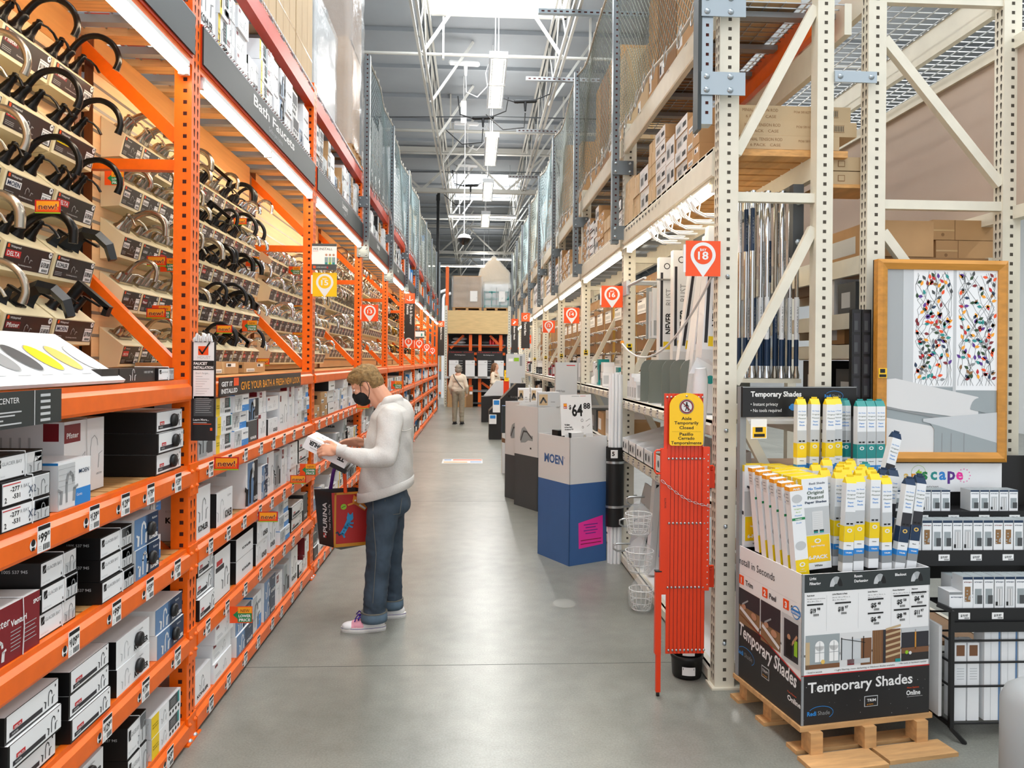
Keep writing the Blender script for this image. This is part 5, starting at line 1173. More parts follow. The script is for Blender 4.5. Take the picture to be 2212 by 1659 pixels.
for i, (z, r, y) in enumerate(((.0, .085, 5.1), (.25, .1, 5.16), (.5, .095, 5.2))):
    t = empty('wire_basket', (1.175, y, z)); tag(t, 'plastic-wrapped wire basket in front of the right rack, %s from floor' % ordn(i), 'basket', 'wrapped wire baskets')
    b = MB()
    for q in range(4): zz = .02+.045*q; rq = r*(.75+.08*q); b.tube([(rq*cos(a*pi/9), rq*sin(a*pi/9), zz) for a in range(19)], .003, 'white', 4)
    for q in range(14): a = 2*pi*q/14; b.tube([(r*.5*cos(a), r*.5*sin(a), .01), (r*.78*cos(a), r*.78*sin(a), .03), (r*cos(a), r*sin(a), .16)], .0025, 'white', 4)
    b.build('basket', t)
    b = MB(); pr = [(.001, .0), (r*.7, .002), (r*1.02, .05), (r*1.1, .13), (r*.8, .18), (r*.4, .22), (.012, .25)]
    b.lathe(pr, 'thin_wrap', n=26); b.v = [(x+.02*noise.noise(V((x*30, y_*30, z_*30))), y_+.02*noise.noise(V((x*30+5, y_*30, z_*30))), z_) for x, y_, z_ in b.v]; b.build('plastic_wrap', t)
for i, (z, s_) in enumerate(((0, 1), (.105, .93))):
    b = MB(); b.lathe([(.001, .004), (.075*s_, 0), (.08*s_, .01), (.085*s_, .1), (.09*s_, .105), (.09*s_, .125), (.083*s_, .125), (.078*s_, .1), (.07*s_, .02), (.001, .018)], 'black', n=24)
    P = lambda p, q: (.089*s_*sin(p/.089), -.0895*s_*cos(p/.089), q)
    for j in range(6): b.rect(P, -.05+.012*j, .03, -.038+.012*j, .075, 'paper')
    b.rect(lambda p, q: V(P(p, q))*1.006 if 0 else (.0897*s_*sin(p/.089), -.0902*s_*cos(p/.089), q), -.045, .06, .015, .07, 'ink')
    tag(b.build('planter_pot', loc=(1.192, 4.05, z)), 'black round pot with a white label, %s, on the floor behind the gate' % ['lower one', 'stacked upper one'][i], 'pot', 'black pots')
for i in range(4):
    b = MB(); b.tube([(0, 0, .0), (.0, 0, 1.12)], .007, 'chrome', 8); tag(b.build('metal_rod', loc=(1.172+.016*i, 4.05, .23)), 'thin bright metal rod standing in the black pot', 'rod', 'bright rods in the pot')
# PVC bundle
for i in range(7):
    b = MB(); b.tube([(0, 0, 0), (0, 0, 1.62+.01*(i % 3))], .0155, 'white_gloss', 10); tag(b.build('white_tube', loc=(1.175+.031*(i % 4)+.015*(i//4), 6.33-.03*(i//4), .0)), 'slim white plastic tube standing in the bundle beside the second cream post', 'tube', 'bundled white tubes')
b = MB(); b.tube([(0, 0, .32), (0, 0, .9)], .078, 'black', 18, cap=False, flat=.75); b.tube([(0, 0, .9), (0, 0, 1.0)], .08, 'ink', 18, cap=False, flat=.75)
for z in (.48, .86): b.tube([(0, 0, z), (0, 0, z+.02)], .0815, 'steel', 18, cap=False, flat=.75); b.box(.08, .14, -.01, .01, z, z+.015, 'steel')
P = plane((-.03, -.063, .9), (1, 0, 0), (0, 0, 1), .001); b.rect(P(1), -.02, .01, .04, .08, 'paper'); b.text(P(2), '5', -.01, .03, .05, 'ink', bold=.04)
tag(b.build('bundle_sleeve', loc=(1.22, 6.32, .0)), 'black sleeve strapped round the bundle of white tubes', 'sleeve')
# ---- boards and bars of the further right bays
for k in range(1, 6):
    a, bb = rbay(k); b = MB(); b.box(RX+.49, RX+.529, a+.0, bb-.0, 1.5, 2.62, 'kraft_dark')
    for i in range(4): b.box(RX+.40, RX+.49, a+.01+i*.59, a+.58+i*.59, 1.62, 2.55, {'*': 'kraft_dark', '-y': 'amber_w'})
    tag(b.build('display_board'), 'brown display board behind the towel bars, %s right bay' % ordn(k), 'display board', 'brown boards behind the towel bars')
    for i in range(4):
        for j, z in enumerate((1.66, 2.22)):
            b = MB(); b.box(0, .004, 0, .4, 0, .15, 'paper'); P = plane((0, .4, 0), (0, -1, 0), (0, 0, 1), .0008)
            for q in range(5): b.rect(P(1), .05+.06*q, .05, .07+.06*q, .09, 'dgrey')
            b.rect(P(1), .03, .12, .2, .13, 'ink'); b.rect(P(1), .02, .015, .38, .03, 'lgrey')
            if k < 4: tag(b.build('info_plaque', loc=(RX+.394, a+.1+i*.62, z)), 'white printed plaque, %s %s on the board of the %s right bay' % (ordn(i), ['lower', 'upper'][j], ordn(k)), 'plaque', 'printed plaques on the brown boards')
    for j, z in enumerate((1.62, 1.83, 1.98, 2.12, 2.42)):
        for i in range(3 if k < 4 else 2):
            L = .62 if k < 4 else .9; m_ = R.choice(['chrome', 'nickel', 'chrome', 'bronze' if j == 1 else 'chrome']); b = MB(); y = a+.12+i*(.76 if k < 4 else 1.1)
            b.tube([(-.07, y, z), (-.07, y+L, z)], .009, m_, 8)
            for q in (y+.02, y+L-.02): b.lathe([(.03, 0), (.028, .006), (.014, .02), (.011, .075)], m_, (.0, q, z), (-1, 0, 0), 10)
            if i == 2 and j == 1: b.tube([(-.07, y+.3, z), (-.1, y+.24, z-.06), (-.11, y+.24, z-.1), (-.09, y+.3, z-.14), (-.07, y+.36, z-.1), (-.07, y+.36, z-.06), (-.07, y+.3, z)], .006, m_, 6)
            tag(b.build('towel_bar', loc=(RX+.4012, 0, 0)), '%s towel bar, %s along the %s row up, %s right bay' % ('chrome' if m_ == 'chrome' else 'metal', ordn(i), ordn(j), ordn(k)), 'towel bar', 'towel bars on the brown boards')
# accessories standing on the cream counters
cl = random.Random(21)
for k in range(1, 6):
    a, bb = rbay(k)
    for i in range(13 if k < 3 else 9):
        y = a+.06+i*(.18 if k < 3 else .26); x = RX+.02+cl.uniform(0, .12); kind = cl.choice(['box', 'box', 'disp', 'brush', 'box', 'bag']); h = cl.uniform(.12, .32)
        if k == 1: m_ = cl.choice(['white', 'teal', 'lgrey', 'white', 'offwhite', 'teal'])
        else: m_ = cl.choice(['white', 'lgrey', 'dgrey', 'black', 'maroon', 'offwhite', 'grey'])
        b = MB(); nm = {'box': 'accessory_box', 'disp': 'soap_dispenser', 'brush': 'brush_holder', 'bag': 'accessory_box'}[kind]
        if kind in ('box', 'bag'):
            w = cl.uniform(.08, .14); b.box(0, .12, 0, w, 0, h, m_); P = plane((0, w, 0), (0, -1, 0), (0, 0, 1), .0008); b.rect(P(1), w*.1, h*.1, w*.9, h*.6, cl.choice(['paper', 'lgrey', 'photo_grey', 'maroon' if k > 1 else 'teal'])); P = plane((0, 0, 0), (1, 0, 0), (0, 0, 1), .0008); b.rect(P(1), .01, h*.2, .11, h*.8, cl.choice(['paper', 'lgrey', 'dgrey']))
        elif kind == 'disp': b.lathe([(.03, 0), (.034, .01), (.034, h*.5), (.02, h*.6), (.008, h*.65), (.008, h*.8)], m_, (.05, .05, 0), n=14); b.tube([(.05, .05, h*.8), (.02, .05, h*.82), (.005, .05, h*.78)], .006, 'chrome', 6)
        else: b.lathe([(.04, 0), (.045, .01), (.04, h*.4), (.02, h*.45), (.007, h*.5), (.007, h), (.014, h+.02)], m_, (.05, .05, 0), n=14)
        tag(b.build(nm, loc=(x, y, 1.473)), '%s %s bath accessory, %s along the %s right bay counter' % ({'teal': 'teal', 'maroon': 'maroon', 'black': 'black', 'dgrey': 'dark grey', 'grey': 'grey', 'lgrey': 'pale grey'}.get(m_, 'white'), {'box': 'boxed', 'bag': 'boxed', 'disp': 'pump', 'brush': 'brush shaped'}[kind], ordn(i), ordn(k)), 'bath accessory', 'bath accessories on the cream counters')
for k in range(1, 5):
    a, bb = rbay(k)
    for i in range(5):
        for j, z in enumerate((.985, .105)):
            b = MB(); h = cl.uniform(.2, .36); b.box(0, .35, 0, .34, 0, h, cl.choice(['lgrey', 'black', 'kraft', 'white', 'dgrey'])); P = plane((0, .34, 0), (0, -1, 0), (0, 0, 1), .0008); b.rect(P(1), .03, .04, .2, h*.7, cl.choice(['paper', 'grey', 'lgrey']))
            tag(b.build('shelf_box', loc=(RX+.03, a+.08+i*.46, z)), 'box in shade on the %s shelf, %s along the %s right bay' % (['lower', 'floor level'][j], ordn(i), ordn(k)), 'box', 'boxes on the lower cream shelves')
# yellow stickers on posts
for i, k in enumerate((1, 2, 3, 4, 5)):
    b = MB(); b.box(0, .05, -.001, 0, 0, .06, 'yellow'); P = plane((0, -.001, 0), (1, 0, 0), (0, 0, 1), .001); b.rect(P(1), .012, .036, .038, .055, 'ink'); b.rect(P(1), .005, .006, .045, .028, 'ink')
    tag(b.build('post_sticker', loc=(RX+.03, RY0+PITCH*k-.002, 1.83-.02*i)), 'yellow warehouse sticker on the cream post, %s from the gate' % ordn(i), 'sticker', 'yellow stickers on cream posts')
# ================================================================ temporary shades bin on its pallet
BC = V((1.45, 3.19, 0)); BA = math.atan2(.11, .65)
t = empty('shade_bin', (BC.x, BC.y, .135), BA); tag(t, 'cardboard pallet bin printed Temporary Shades, with a header board behind', 'display bin')
BW, BD, BH = .66, .56, .665
b = MB(); b.box(0, BW, 0, .006, 0, BH, 'white'); P = plane((0, 0, 0), (1, 0, 0), (0, 0, 1), .0009); k_ = 1.148/1000
def px(x): return (x-340)*k_
def pz(z): return (1520-z)/1000-.002
f = P(1); g2 = P(2); g3 = P(3)
b.rect(f, 0, .585, BW, BH, 'sign_grey'); b.rect(f, 0, 0, BW, .22, 'label_black'); b.rect(g2, 0, .216, BW, .221, 'red')
b.rect(g2, 0, 0, .012, BH, 'grey')
for x, a_, c_ in ((372, 'Light', 'Filtering'), (568, 'Room', 'Darkening'), (752, 'Blackout', None)):
    b.text(g2, a_, px(x), .64 if c_ else .635, .017, 'white', bold=.03)
    if c_: b.text(g2, c_, px(x), .618, .017, 'white', bold=.03)
for x in (488, 683, 853):
    cx = px(x); 
    for j, m_ in enumerate(('lgrey', 'mgrey', 'ink')): b.poly(g2, [(cx, .605)]+[(cx+.032*cos(pi-(j+q/5)*pi/3), .605+.045*sin(pi-(j+q/5)*pi/3)) for q in range(6)], m_)
    b.disc(g3, cx, .605, .012, 'sign_grey', 12)
def card(x, title, sub, price, z, w=70):
    b.rect(g2, px(x), z+.03, px(x+w), z+.037, 'ink'); b.text(g2, price[0], px(x+14), z-.003, .027, 'ink', bold=.04, fit=px(x+w*.55)-px(x+14)); b.text(g2, price[1], px(x+w*.62), z+.008, .016, 'ink', bold=.03)
    for i in range(7): b.rect(g2, px(x+w*.4)+i*.004, z-.018, px(x+w*.4)+i*.004+.002, z-.008, 'ink')
for x, t1, t2 in ((362, 'Redi Arch', 'Fits half-round arch windows'), (472, 'Light Filtering 6 Pack', '36 in. W x 72 in. L'), (630, 'Light Filtering', '36 in. W x 72 in. L'), (743, 'Room Darkening', '36 in. W x 72 in. L'), (830, 'Blackout', '36 in. W x 72 in. L')):
    b.text(g2, t1, px(x), .568, .009, 'ink', bold=.03, fit=None); b.text(g2, t2, px(x), .554, .0065, 'ink', fit=min(.09, px(x+85)-px(x)))
    b.text(g2, '48 in. W x 72 in. L', px(x), .543, .0065, 'ink', fit=.07)
card(362, '', '', ('$19', '98'), .497); card(484, '', '', ('$18', '97'), .497); card(630, '', '', ('$5', '48'), .503); card(748, '', '', ('$5', '58'), .510); card(828, '', '', ('$6', '48'), .52); card(630, '', '', ('$6', '48'), .44); card(748, '', '', ('$8', '98'), .447); card(828, '', '', ('$11', '97'), .457)
for x in (447, 587, 735, 820): b.rect(g2, px(x), .41, px(x)+.001, .57, 'lgrey')
# four room photographs
z0, z1 = .245, .395
b.rect(f, px(357), z0, px(506), z1, 'photo_grey'); 
for cx in (418, 480): b.rect(g2, px(cx-20), z0+.03, px(cx+20), z1-.05, 'paper'); b.disc(g2, px(cx), z1-.05, .023, 'paper', 20); b.rect(g3, px(cx)-.001, z0+.03, px(cx)+.001, z1-.03, 'grey'); b.rect(g3, px(cx-20), z0+.07, px(cx+20), z0+.072, 'grey')
b.rect(g2, px(357), z0, px(506), z0+.02, 'photo_warm'); b.disc(g3, px(432), z0+.03, .01, 'amber_w', 10); b.rect(g2, px(357), z0, px(375), z1-.03, 'kraft_light')
b.rect(f, px(510), z0, px(648), z1, 'offwhite'); b.rect(g2, px(512), z0+.03, px(600), z1-.03, 'wallwhite'); b.rect(g2, px(600), z0, px(648), z1-.03, 'photo_warm')
for x in (512, 560, 610): b.rect(g3, px(x), z0+.03, px(x)+.004, z1-.02, 'ink')
b.stroke(g3, [(px(512), z1-.025), (px(600), z1-.045), (px(618), z1-.05)], .003, 'ink'); b.rect(g3, px(540), z0+.01, px(640), z0+.03, 'lgrey'); b.rect(g3, px(540), z0+.005, px(570), z0+.03, 'maroon')
b.rect(f, px(652), z0, px(780), z1, 'photo_warm'); b.rect(g2, px(700), z0, px(712), z1, 'photo_dark')
for i in range(6): b.poly(g2, [(px(712), z0+.02+i*.025), (px(780), z0+.035+i*.025), (px(780), z0+.045+i*.025), (px(712), z0+.03+i*.025)], 'kraft_light')
for i in range(5): b.rect(g2, px(655+8*i), z0, px(658+8*i), z1, 'kraft_dark')
b.rect(g3, px(755), z0, px(780), z0+.015, 'teal')
b.rect(f, px(784), z0, px(910), z1, 'photo_dark'); b.rect(g2, px(784), z0, px(910), z0+.035, 'tape_dark'); b.rect(g2, px(784), z0+.035, px(910), z0+.06, 'photo_warm'); b.rect(g2, px(845), z0+.05, px(852), z1-.01, 'oak'); b.disc(g3, px(808), z0+.04, .009, 'lime', 8); b.disc(g3, px(824), z0+.036, .008, 'offwhite', 8); b.rect(g2, px(784), z1-.02, px(910), z1, 'lgrey')
b.text(g2, '• Install in seconds', px(362), .228, .0105, 'ink'); b.text(g2, '• Light filtering, room darkening or blackout shades available', px(484), .229, .0105, 'ink', fit=.31); b.text(g2, '• No tools or hardware needed', px(773), .232, .0105, 'ink', fit=.145)
b.text(g2, 'Temporary Shades', px(368), .142, .064, 'white', bold=.02, fit=px(836)-px(368))
def redi(P, x, z, s, m1='moen_blue', m2='grey'):
    b.text(P, 'Redi', x, z, s, m1, bold=.03); b.text(P, 'Shade', x+s*2.05, z, s, m2)
    pts = [(x+s*2.6+s*2.4*cos(a), z+s*.35+s*1.15*sin(a)) for a in [radians(150-i*13) for i in range(16)]]; b.stroke(P, pts, s*.09, m1)
redi(g2, px(366), .04, .026)
b.rect(g2, px(617), .055, px(678), .103, 'lgrey'); b.rect(g3, px(620), .058, px(675), .1, 'label_black'); b.text(P(4), 'TRIM', px(628), .078, .017, 'white', bold=.02, fit=.046); b.text(P(4), 'at home', px(628), .063, .01, 'amber'); b.text(g2, 'More Options', px(812), .118, .011, 'sign_orange'); b.text(g2, 'Online', px(808), .088, .03, 'white', bold=.03, fit=px(873)-px(808)); b.rect(g2, px(812), .08, px(883), .081, 'white')
for _ in range(26): xx = R.uniform(.01, .64); zz = R.uniform(.01, .2); b.disc(g2, xx, zz, R.uniform(.0008, .002), 'lgrey', 6)
b.build('front_panel', t)
# left side panel
b = MB(); b.box(0, .006, 0, BD, 0, BH, 'white'); L_ = plane((0, BD, 0), (0, -1, 0), (0, 0, 1), .0009); f, g2, g3, g4 = L_(1), L_(2), L_(3), L_(4)
b.poly(f, [(0, 0), (BD, 0), (BD, .20), (BD*.5, .27), (0, .33)][::1], 'label_black'); b.stroke(g2, [(0, .33), (BD*.5, .27), (BD, .20)], .006, 'red')
b.text(g2, 'Install in Seconds', .02, .575, .05, 'ink', fit=.33); b.rect(g2, 0, .53, BD*.94, .531, 'lgrey')
for i, (n, wd, x) in enumerate((('1', 'Trim', .03), ('2', 'Peel', .245), ('3', 'Stick', .42))):
    b.rect(g2, x, .475, x+.045, .52, 'sign_orange'); b.text(g3, n, x+.0225, .483, .038, 'white', al='c', bold=.05); b.text(g2, wd, x+.06, .482, .036, 'ink', bold=.02)
for i, (x0, x1) in enumerate(((.03, .225), (.235, .40), (.41, .56))):
    zt, zb = .455-.0*i, .28-.02*i
    b.rect(g2, x0, zb, x1, zt, 'wood_floor_photo' if i < 2 else 'lgrey')
    if i < 2:
        b.rect(g3, x0, zb+.09, x1, zt, 'photo_dark'); b.disc(g4, x0+.05, zb+.09, .02, 'skinhand', 12, .014); b.disc(g4, x1-.05, zb+.07, .025, 'skinhand', 12, .017); b.stroke(g4, [(x0+.02, zb+.075), (x1-.01, zb+.02)], .018, 'offwhite'); b.stroke(L_(5), [(x0+.04, zb+.10), (x0+.09, zb+.13)], .008, 'photo_grey')
    else: b.rect(g3, x0+.02, zb+.02, x1-.02, zt-.02, 'photo_dark'); b.disc(g4, x0+.06, zb+.12, .013, 'skinhand', 12); b.rect(g4, x0+.035, zb+.03, x0+.085, zb+.11, 'ink'); b.stroke(g4, [(x0+.08, zb+.09), (x1-.03, zb+.14)], .012, 'skinhand'); b.rect(g4, x1-.05, zb+.05, x1-.025, zb+.12, 'lime')
b.disc(g2, .52, .475+.01, .03, 'moen_blue', 24); b.disc(g3, .52, .485, .025, 'white', 20); b.rect(g4, .485, .475, .555, .498, 'moen_blue'); b.text(L_(5), 'CERTIFIED', .52, .48, .012, 'white', al='c', bold=.03, fit=.066)
b.text(g2, 'Temporary Shades', .03, .22, .09, 'white', bold=.02, fit=.5, rot=-.14)
redi(g2, .02, .12, .032); b.rect(g2, .245, .09, .31, .145, 'lgrey'); b.rect(g3, .249, .094, .306, .141, 'label_black'); b.text(g4, 'TRIM', .254, .118, .019, 'white', fit=.046); b.text(g4, 'at home', .256, .1, .012, 'amber')
b.text(g2, 'More Options', .46, .108, .012, 'sign_orange'); b.text(g2, 'Online', .46, .075, .032, 'white', bold=.03, fit=.1)
b.build('side_panel', t)
b = MB(); b.box(BW-.006, BW, 0, BD, 0, BH, 'white'); b.build('side_panel', t)
b = MB(); b.box(0, BW, BD-.006, BD, 0, BH+.04, 'black'); b.box(.0, BW, .0, BD, .3, .31, 'black'); b.build('back_panel', t)
for x in (-.004, BW-.03): b = MB(); b.box(x, x+.034, BD-.03, BD+.0, 0, 1.475, 'grey'); b.build('support_post', t)
b = MB(); b.box(0, BW, BD-.045, BD-.03, 1.32, 1.475, 'black'); P = plane((0, BD-.045, 1.32), (1, 0, 0), (0, 0, 1), .0009); b.text(P(1), 'Temporary Shades', .045, .105, .037, 'white', bold=.03, fit=.29); b.text(P(1), '• Instant privacy', .045, .058, .024, 'white', fit=.155); b.text(P(1), '• No tools required', .045, .026, .024, 'white', fit=.175)
redi(P(1), .47, .1, .022); b.disc(P(1), .285, .05, .018, 'moen_blue', 18); b.rect(P(2), .262, .042, .308, .056, 'moen_blue'); b.rect(P(1), 0, .15, BW, .155, 'grey'); b.build('header_board', t)
b = MB(); b.box(.03, BW-.02, BD-.2, BD-.01, .96, .97, 'black'); b.build('tier', t); b = MB(); b.box(.008, BW-.01, .01, BD-.01, .615, .628, 'black'); b.build('tier', t)
b = MB(); b.box(.045, .135, BD-.05, BD-.046, 1.21, 1.31, 'paper'); b.box(.055, .13, BD-.0515, BD-.05, 1.215, 1.27, 'sign_yellow'); b.box(.07, .11, BD-.053, BD-.0515, 1.245, 1.268, 'ink'); b.box(.062, .122, BD-.053, BD-.0515, 1.22, 1.235, 'ink'); b.build('yellow_ticket', t)
# pallet
t = empty('pallet', (BC.x, BC.y, 0), BA); tag(t, 'small worn wooden pallet under the Temporary Shades bin', 'pallet')
b = MB(); b.box(-.01, BW+.01, -.01, BD+.01, .112, .134, 'pallet_wood'); b.build('deck', t)
for y in (.02, .28, .52): b = MB(); b.box(-.01, BW+.01, y-.005, y+.075, 0, .018, 'pallet_wood'); b.build('bottom_board', t)
b = MB(); b.box(-.03, .32, -.16, -.02, 0, .018, 'pallet_wood'); b.build('bottom_board', t)
b = MB(); b.box(.34, BW+.03, -.14, -.02, 0, .018, 'pallet_wood'); b.build('bottom_board', t)
for x in (.03, .3, BW-.09):
    for y in (-.03, .28, .5): b = MB(); b.box(x, x+.065 if y > 0 else x+.06, y, y+.07, .018, .112, 'pallet_wood'); b.build('block', t)
BM = Matrix.Translation((BC.x, BC.y, .135)) @ Matrix.Rotation(BA, 4, 'Z')
_PK = {}
def packet(kind):
    if kind in _PK: return _PK[kind]
    if kind == 'six':
        w, d, h = .135, .07, .66; b = MB(); T0 = b.text; b.text = lambda P_, t_, x_, z_, s_, m_, **k_: T0(P_, t_, x_, z_, s_*1.4, m_, sx=.75, **{q: v for q, v in k_.items()}); b.box(0, w, 0, d, 0, h, {'*': 'white_gloss', '+z': 'yellow'}); P = plane((0, 0, 0), (1, 0, 0), (0, 0, 1), .0008); S_ = plane((0, d, 0), (0, -1, 0), (0, 0, 1), .0008)
        b.rect(P(1), 0, .25, w, .45, 'lgrey'); b.rect(P(2), .045, .26, .1, .42, 'offwhite')
        for i in range(9): b.rect(P(3), .05, .29+.014*i, .095, .291+.014*i, 'mgrey')
        for x in (.05, .08): b.rect(P(3), x, .262, x+.022, .285, 'teal'); b.rect(P(4), x, .276, x+.022, .285, 'ink')
        b.rect(P(1), .005, .05, w-.005, .245, 'yellow'); b.rect(P(2), .01, .055, w-.01, .2, 'sign_yellow'); b.ring(P(3), w/2, .205, .010, .017, 'white'); b.text(P(3), 'Light Filtering', w/2, .165, .012, 'white', al='c', bold=.02); b.text(P(3), '6-PACK', w/2, .075, .026, 'white', al='c', bold=.04, fit=.1); b.text(P(2), 'White', w/2, .02, .015, 'ink', al='c', bold=.02)
        b.text(P(2), 'Redi Shade', w/2+.01, .615, .015, 'navy', al='c', bold=.01, fit=.08); b.text(P(2), 'No Tools', w/2, .577, .017, 'moen_blue', al='c', bold=.03); b.text(P(2), 'Original', w/2, .545, .024, 'dgreen', al='c', bold=.01, fit=.085); b.text(P(2), 'Pleated', w/2, .51, .024, 'dgreen', al='c', bold=.01, fit=.08); b.text(P(2), 'Paper Shades', w/2, .48, .016, 'navy', al='c', bold=.03, fit=.11)
        b.rect(S_(1), 0, h-.05, d, h, 'yellow'); b.text(S_(2), '6', d/2, h-.04, .03, 'white', al='c', bold=.05); b.rect(S_(1), .005, .26, d-.005, .29, 'photo_dark')
    elif kind == 'arch':
        w, d, h = .065, .04, .56; b = MB(); b.box(0, w, 0, d, 0, h, 'white_gloss'); P = plane((0, 0, 0), (1, 0, 0), (0, 0, 1), .0008); S_ = plane((0, d, 0), (0, -1, 0), (0, 0, 1), .0008)
        b.rect(P(1), 0, h-.025, w, h, 'amber'); b.text(P(2), 'Arch', w/2, h-.02, .017, 'white', al='c', bold=.04); b.disc(P(1), w/2, h-.075, .026, 'lgrey', 20); b.text(P(1), 'No Tools', w/2, .44, .011, 'moen_blue', al='c', bold=.03, fit=.045); b.text(P(1), 'Original', w/2, .42, .012, 'lime', al='c'); b.text(P(1), 'Arch', w/2, .4, .012, 'lime', al='c'); b.text(P(1), 'Pleated', w/2, .38, .012, 'moen_blue', al='c'); b.rect(P(1), 0, .355, w, .37, 'green'); b.text(P(2), 'FABRIC', w/2, .358, .010, 'white', al='c', bold=.04); b.text(P(1), 'Shade', w/2, .335, .012, 'moen_blue', al='c')
        b.disc(P(1), w/2, .2, .027, 'lgrey', 20); b.rect(P(1), 0, 0, w, .115, 'yellow'); b.ring(P(2), w/2, .085, .008, .014, 'white'); b.text(P(2), 'Light', w/2, .055, .01, 'white', al='c'); b.text(P(2), 'Filtering', w/2, .04, .01, 'white', al='c')
        b.rect(S_(1), 0, h-.025, d, h, 'amber'); b.rect(S_(1), .004, h-.11, d-.008, h-.03, 'offwhite')
        for i in range(3): b.rect(S_(2), .008, h-.05-.02*i, d-.012, h-.045-.02*i, 'grey')
    else:
        cols = {'y': ('yellow', 'yellow', 'White'), 't': ('teal', 'teal', 'Natural'), 'n': ('navy', 'navy', 'Black')}[kind]
        w, d, h = .052, .032, .60; b = MB(); b.box(0, w, 0, d, 0, h-.04, {'*': 'white_gloss', '-y': 'white_gloss', '-x': 'offwhite'}); P = plane((0, 0, 0), (1, 0, 0), (0, 0, 1), .0008); S_ = plane((0, d, 0), (0, -1, 0), (0, 0, 1), .0008)
        b.add([(0, 0, h-.04), (w, 0, h-.04), (w, d, h-.04), (0, d, h-.04), (0, d/2, h), (w, d/2, h)], [(0, 1, 5, 4), (2, 3, 4, 5), (1, 2, 5), (3, 0, 4)], cols[0]); b.box(w*.2, w*.8, d*.45, d*.55, h, h+.012, cols[0])
        b.text(P(1), 'No Tools', w/2, h-.09, .010, 'moen_blue', al='c', bold=.02, fit=.04); b.text(P(1), 'Original', w/2, h-.115, .013, 'dgreen', al='c', fit=.042); b.text(P(1), 'Pleated', w/2, h-.14, .013, 'dgreen', al='c', fit=.04); b.text(P(1), 'Paper', w/2, h-.165, .013, 'moen_blue', al='c', bold=.02); b.text(P(1), 'Shade', w/2, h-.188, .013, 'moen_blue', al='c', bold=.02)
        b.rect(P(1), 0, .29, w, .38, 'lgrey' if kind != 'n' else 'photo_dark'); b.rect(P(2), .008, .30, .022, .31, 'ink'); b.rect(P(2), .028, .30, .042, .31, 'ink')
        b.rect(P(1), 0, .19, w, .29, cols[1]); b.ring(P(2), w/2, .262, .007, .013, 'amber_w' if kind == 'n' else 'white'); b.text(P(1), cols[2], w/2, .165, .009, 'ink', al='c', bold=.02); b.rect(P(1), 0, .105, w, .14, 'moen_blue'); b.text(P(2), 'TRIM', w/2, .118, .013, 'white', al='c', bold=.03, fit=.032); b.rect(P(1), 0, .06, w, .105, 'grey')
        for z0, z1, m_ in ((.19, .29, cols[1]), (.105, .14, 'moen_blue'), (.06, .105, 'grey')): b.rect(S_(1), 0, z0, d, z1, m_)
    _PK[kind] = b.mesh('shade_packet'); return _PK[kind]
def putp(kind, x, y, z, lab, grp, lean=0, ly=0, s=1):
    s = {'six': .63, 'arch': .74}.get(kind, .72)
    p = BM @ V((x, y, z)); o = from_mesh({'six': 'six_pack_box', 'arch': 'arch_shade_box'}.get(kind, 'shade_packet'), packet(kind), p, (ly, lean, BA), scale=(1, 1, s)); tag(o, lab, 'shade packet', grp); return o
for i in range(4): putp('six', .078, .09+.078*i, .655, 'white and yellow six-pack shade box, %s back from the front of the bin' % ordn(i), 'six-pack shade boxes', lean=-.06)
for i in range(3): putp('six', .1+.02*i, .50-.075*i-.02, .66, 'six-pack shade box behind the arch boxes, %s from back' % ordn(i), 'six-pack boxes at the back left', lean=0)
putp('six', .012, .51, .66, 'single six-pack shade box in the back left corner of the bin', 'corner six-pack')
for i in range(6): putp('arch', .008+.0*i, .05+.062*i, .63+.008*i, 'slim white arch shade box, %s back along the left panel' % ordn(i), 'arch shade boxes', lean=-.10)
i = 0
for r in range(4):
    for c_ in range(5):
        kd = 'y' if not (c_ == 4) else 'n'
        if r == 3 and c_ > 3: kd = 't'
        x = .235+.066*c_+R.uniform(-.006, .006); y = .05+.078*r+R.uniform(-.01, .01); putp(kd, x, y, .645+.012*r+R.uniform(-.01, .02), '%s shade packet, %s across, %s row back in the right half of the bin' % ({'y': 'yellow topped', 'n': 'navy blackout', 't': 'teal topped'}[kd], ordn(c_), ordn(r)), 'shade packets in the bin', lean=R.uniform(-.02, .05)+(.12 if kd == 'n' else 0)); i += 1
for c_ in range(2): putp('n', .575+.04*c_, .05+.05*c_, .645, 'navy blackout packet leaning out at the right edge, %s' % ['nearer one', 'farther one'][c_], 'leaning blackout packets', lean=.14)
putp('n', .545, .24, .85, 'black and navy packet sticking up alone, tilted to the right', 'tilted packet', lean=.28)
for c_ in range(4): putp('y', .27+.07*c_-(.02 if c_ == 0 else 0), BD-.14+.03*(c_ % 2), .985, 'yellow shade packet on the high back tier, %s from its left end' % ordn(c_), 'high yellow packets', lean=R.uniform(-.03, .05))
for c_ in range(7): putp('t', .46+.03*c_ if c_ < 4 else .42+.056*(c_-1)-.0, BD-.08-(0 if c_ < 4 else .07), .975, 'teal and white shade packet on the high back tier, %s' % ordn(c_), 'high teal packets', lean=0)
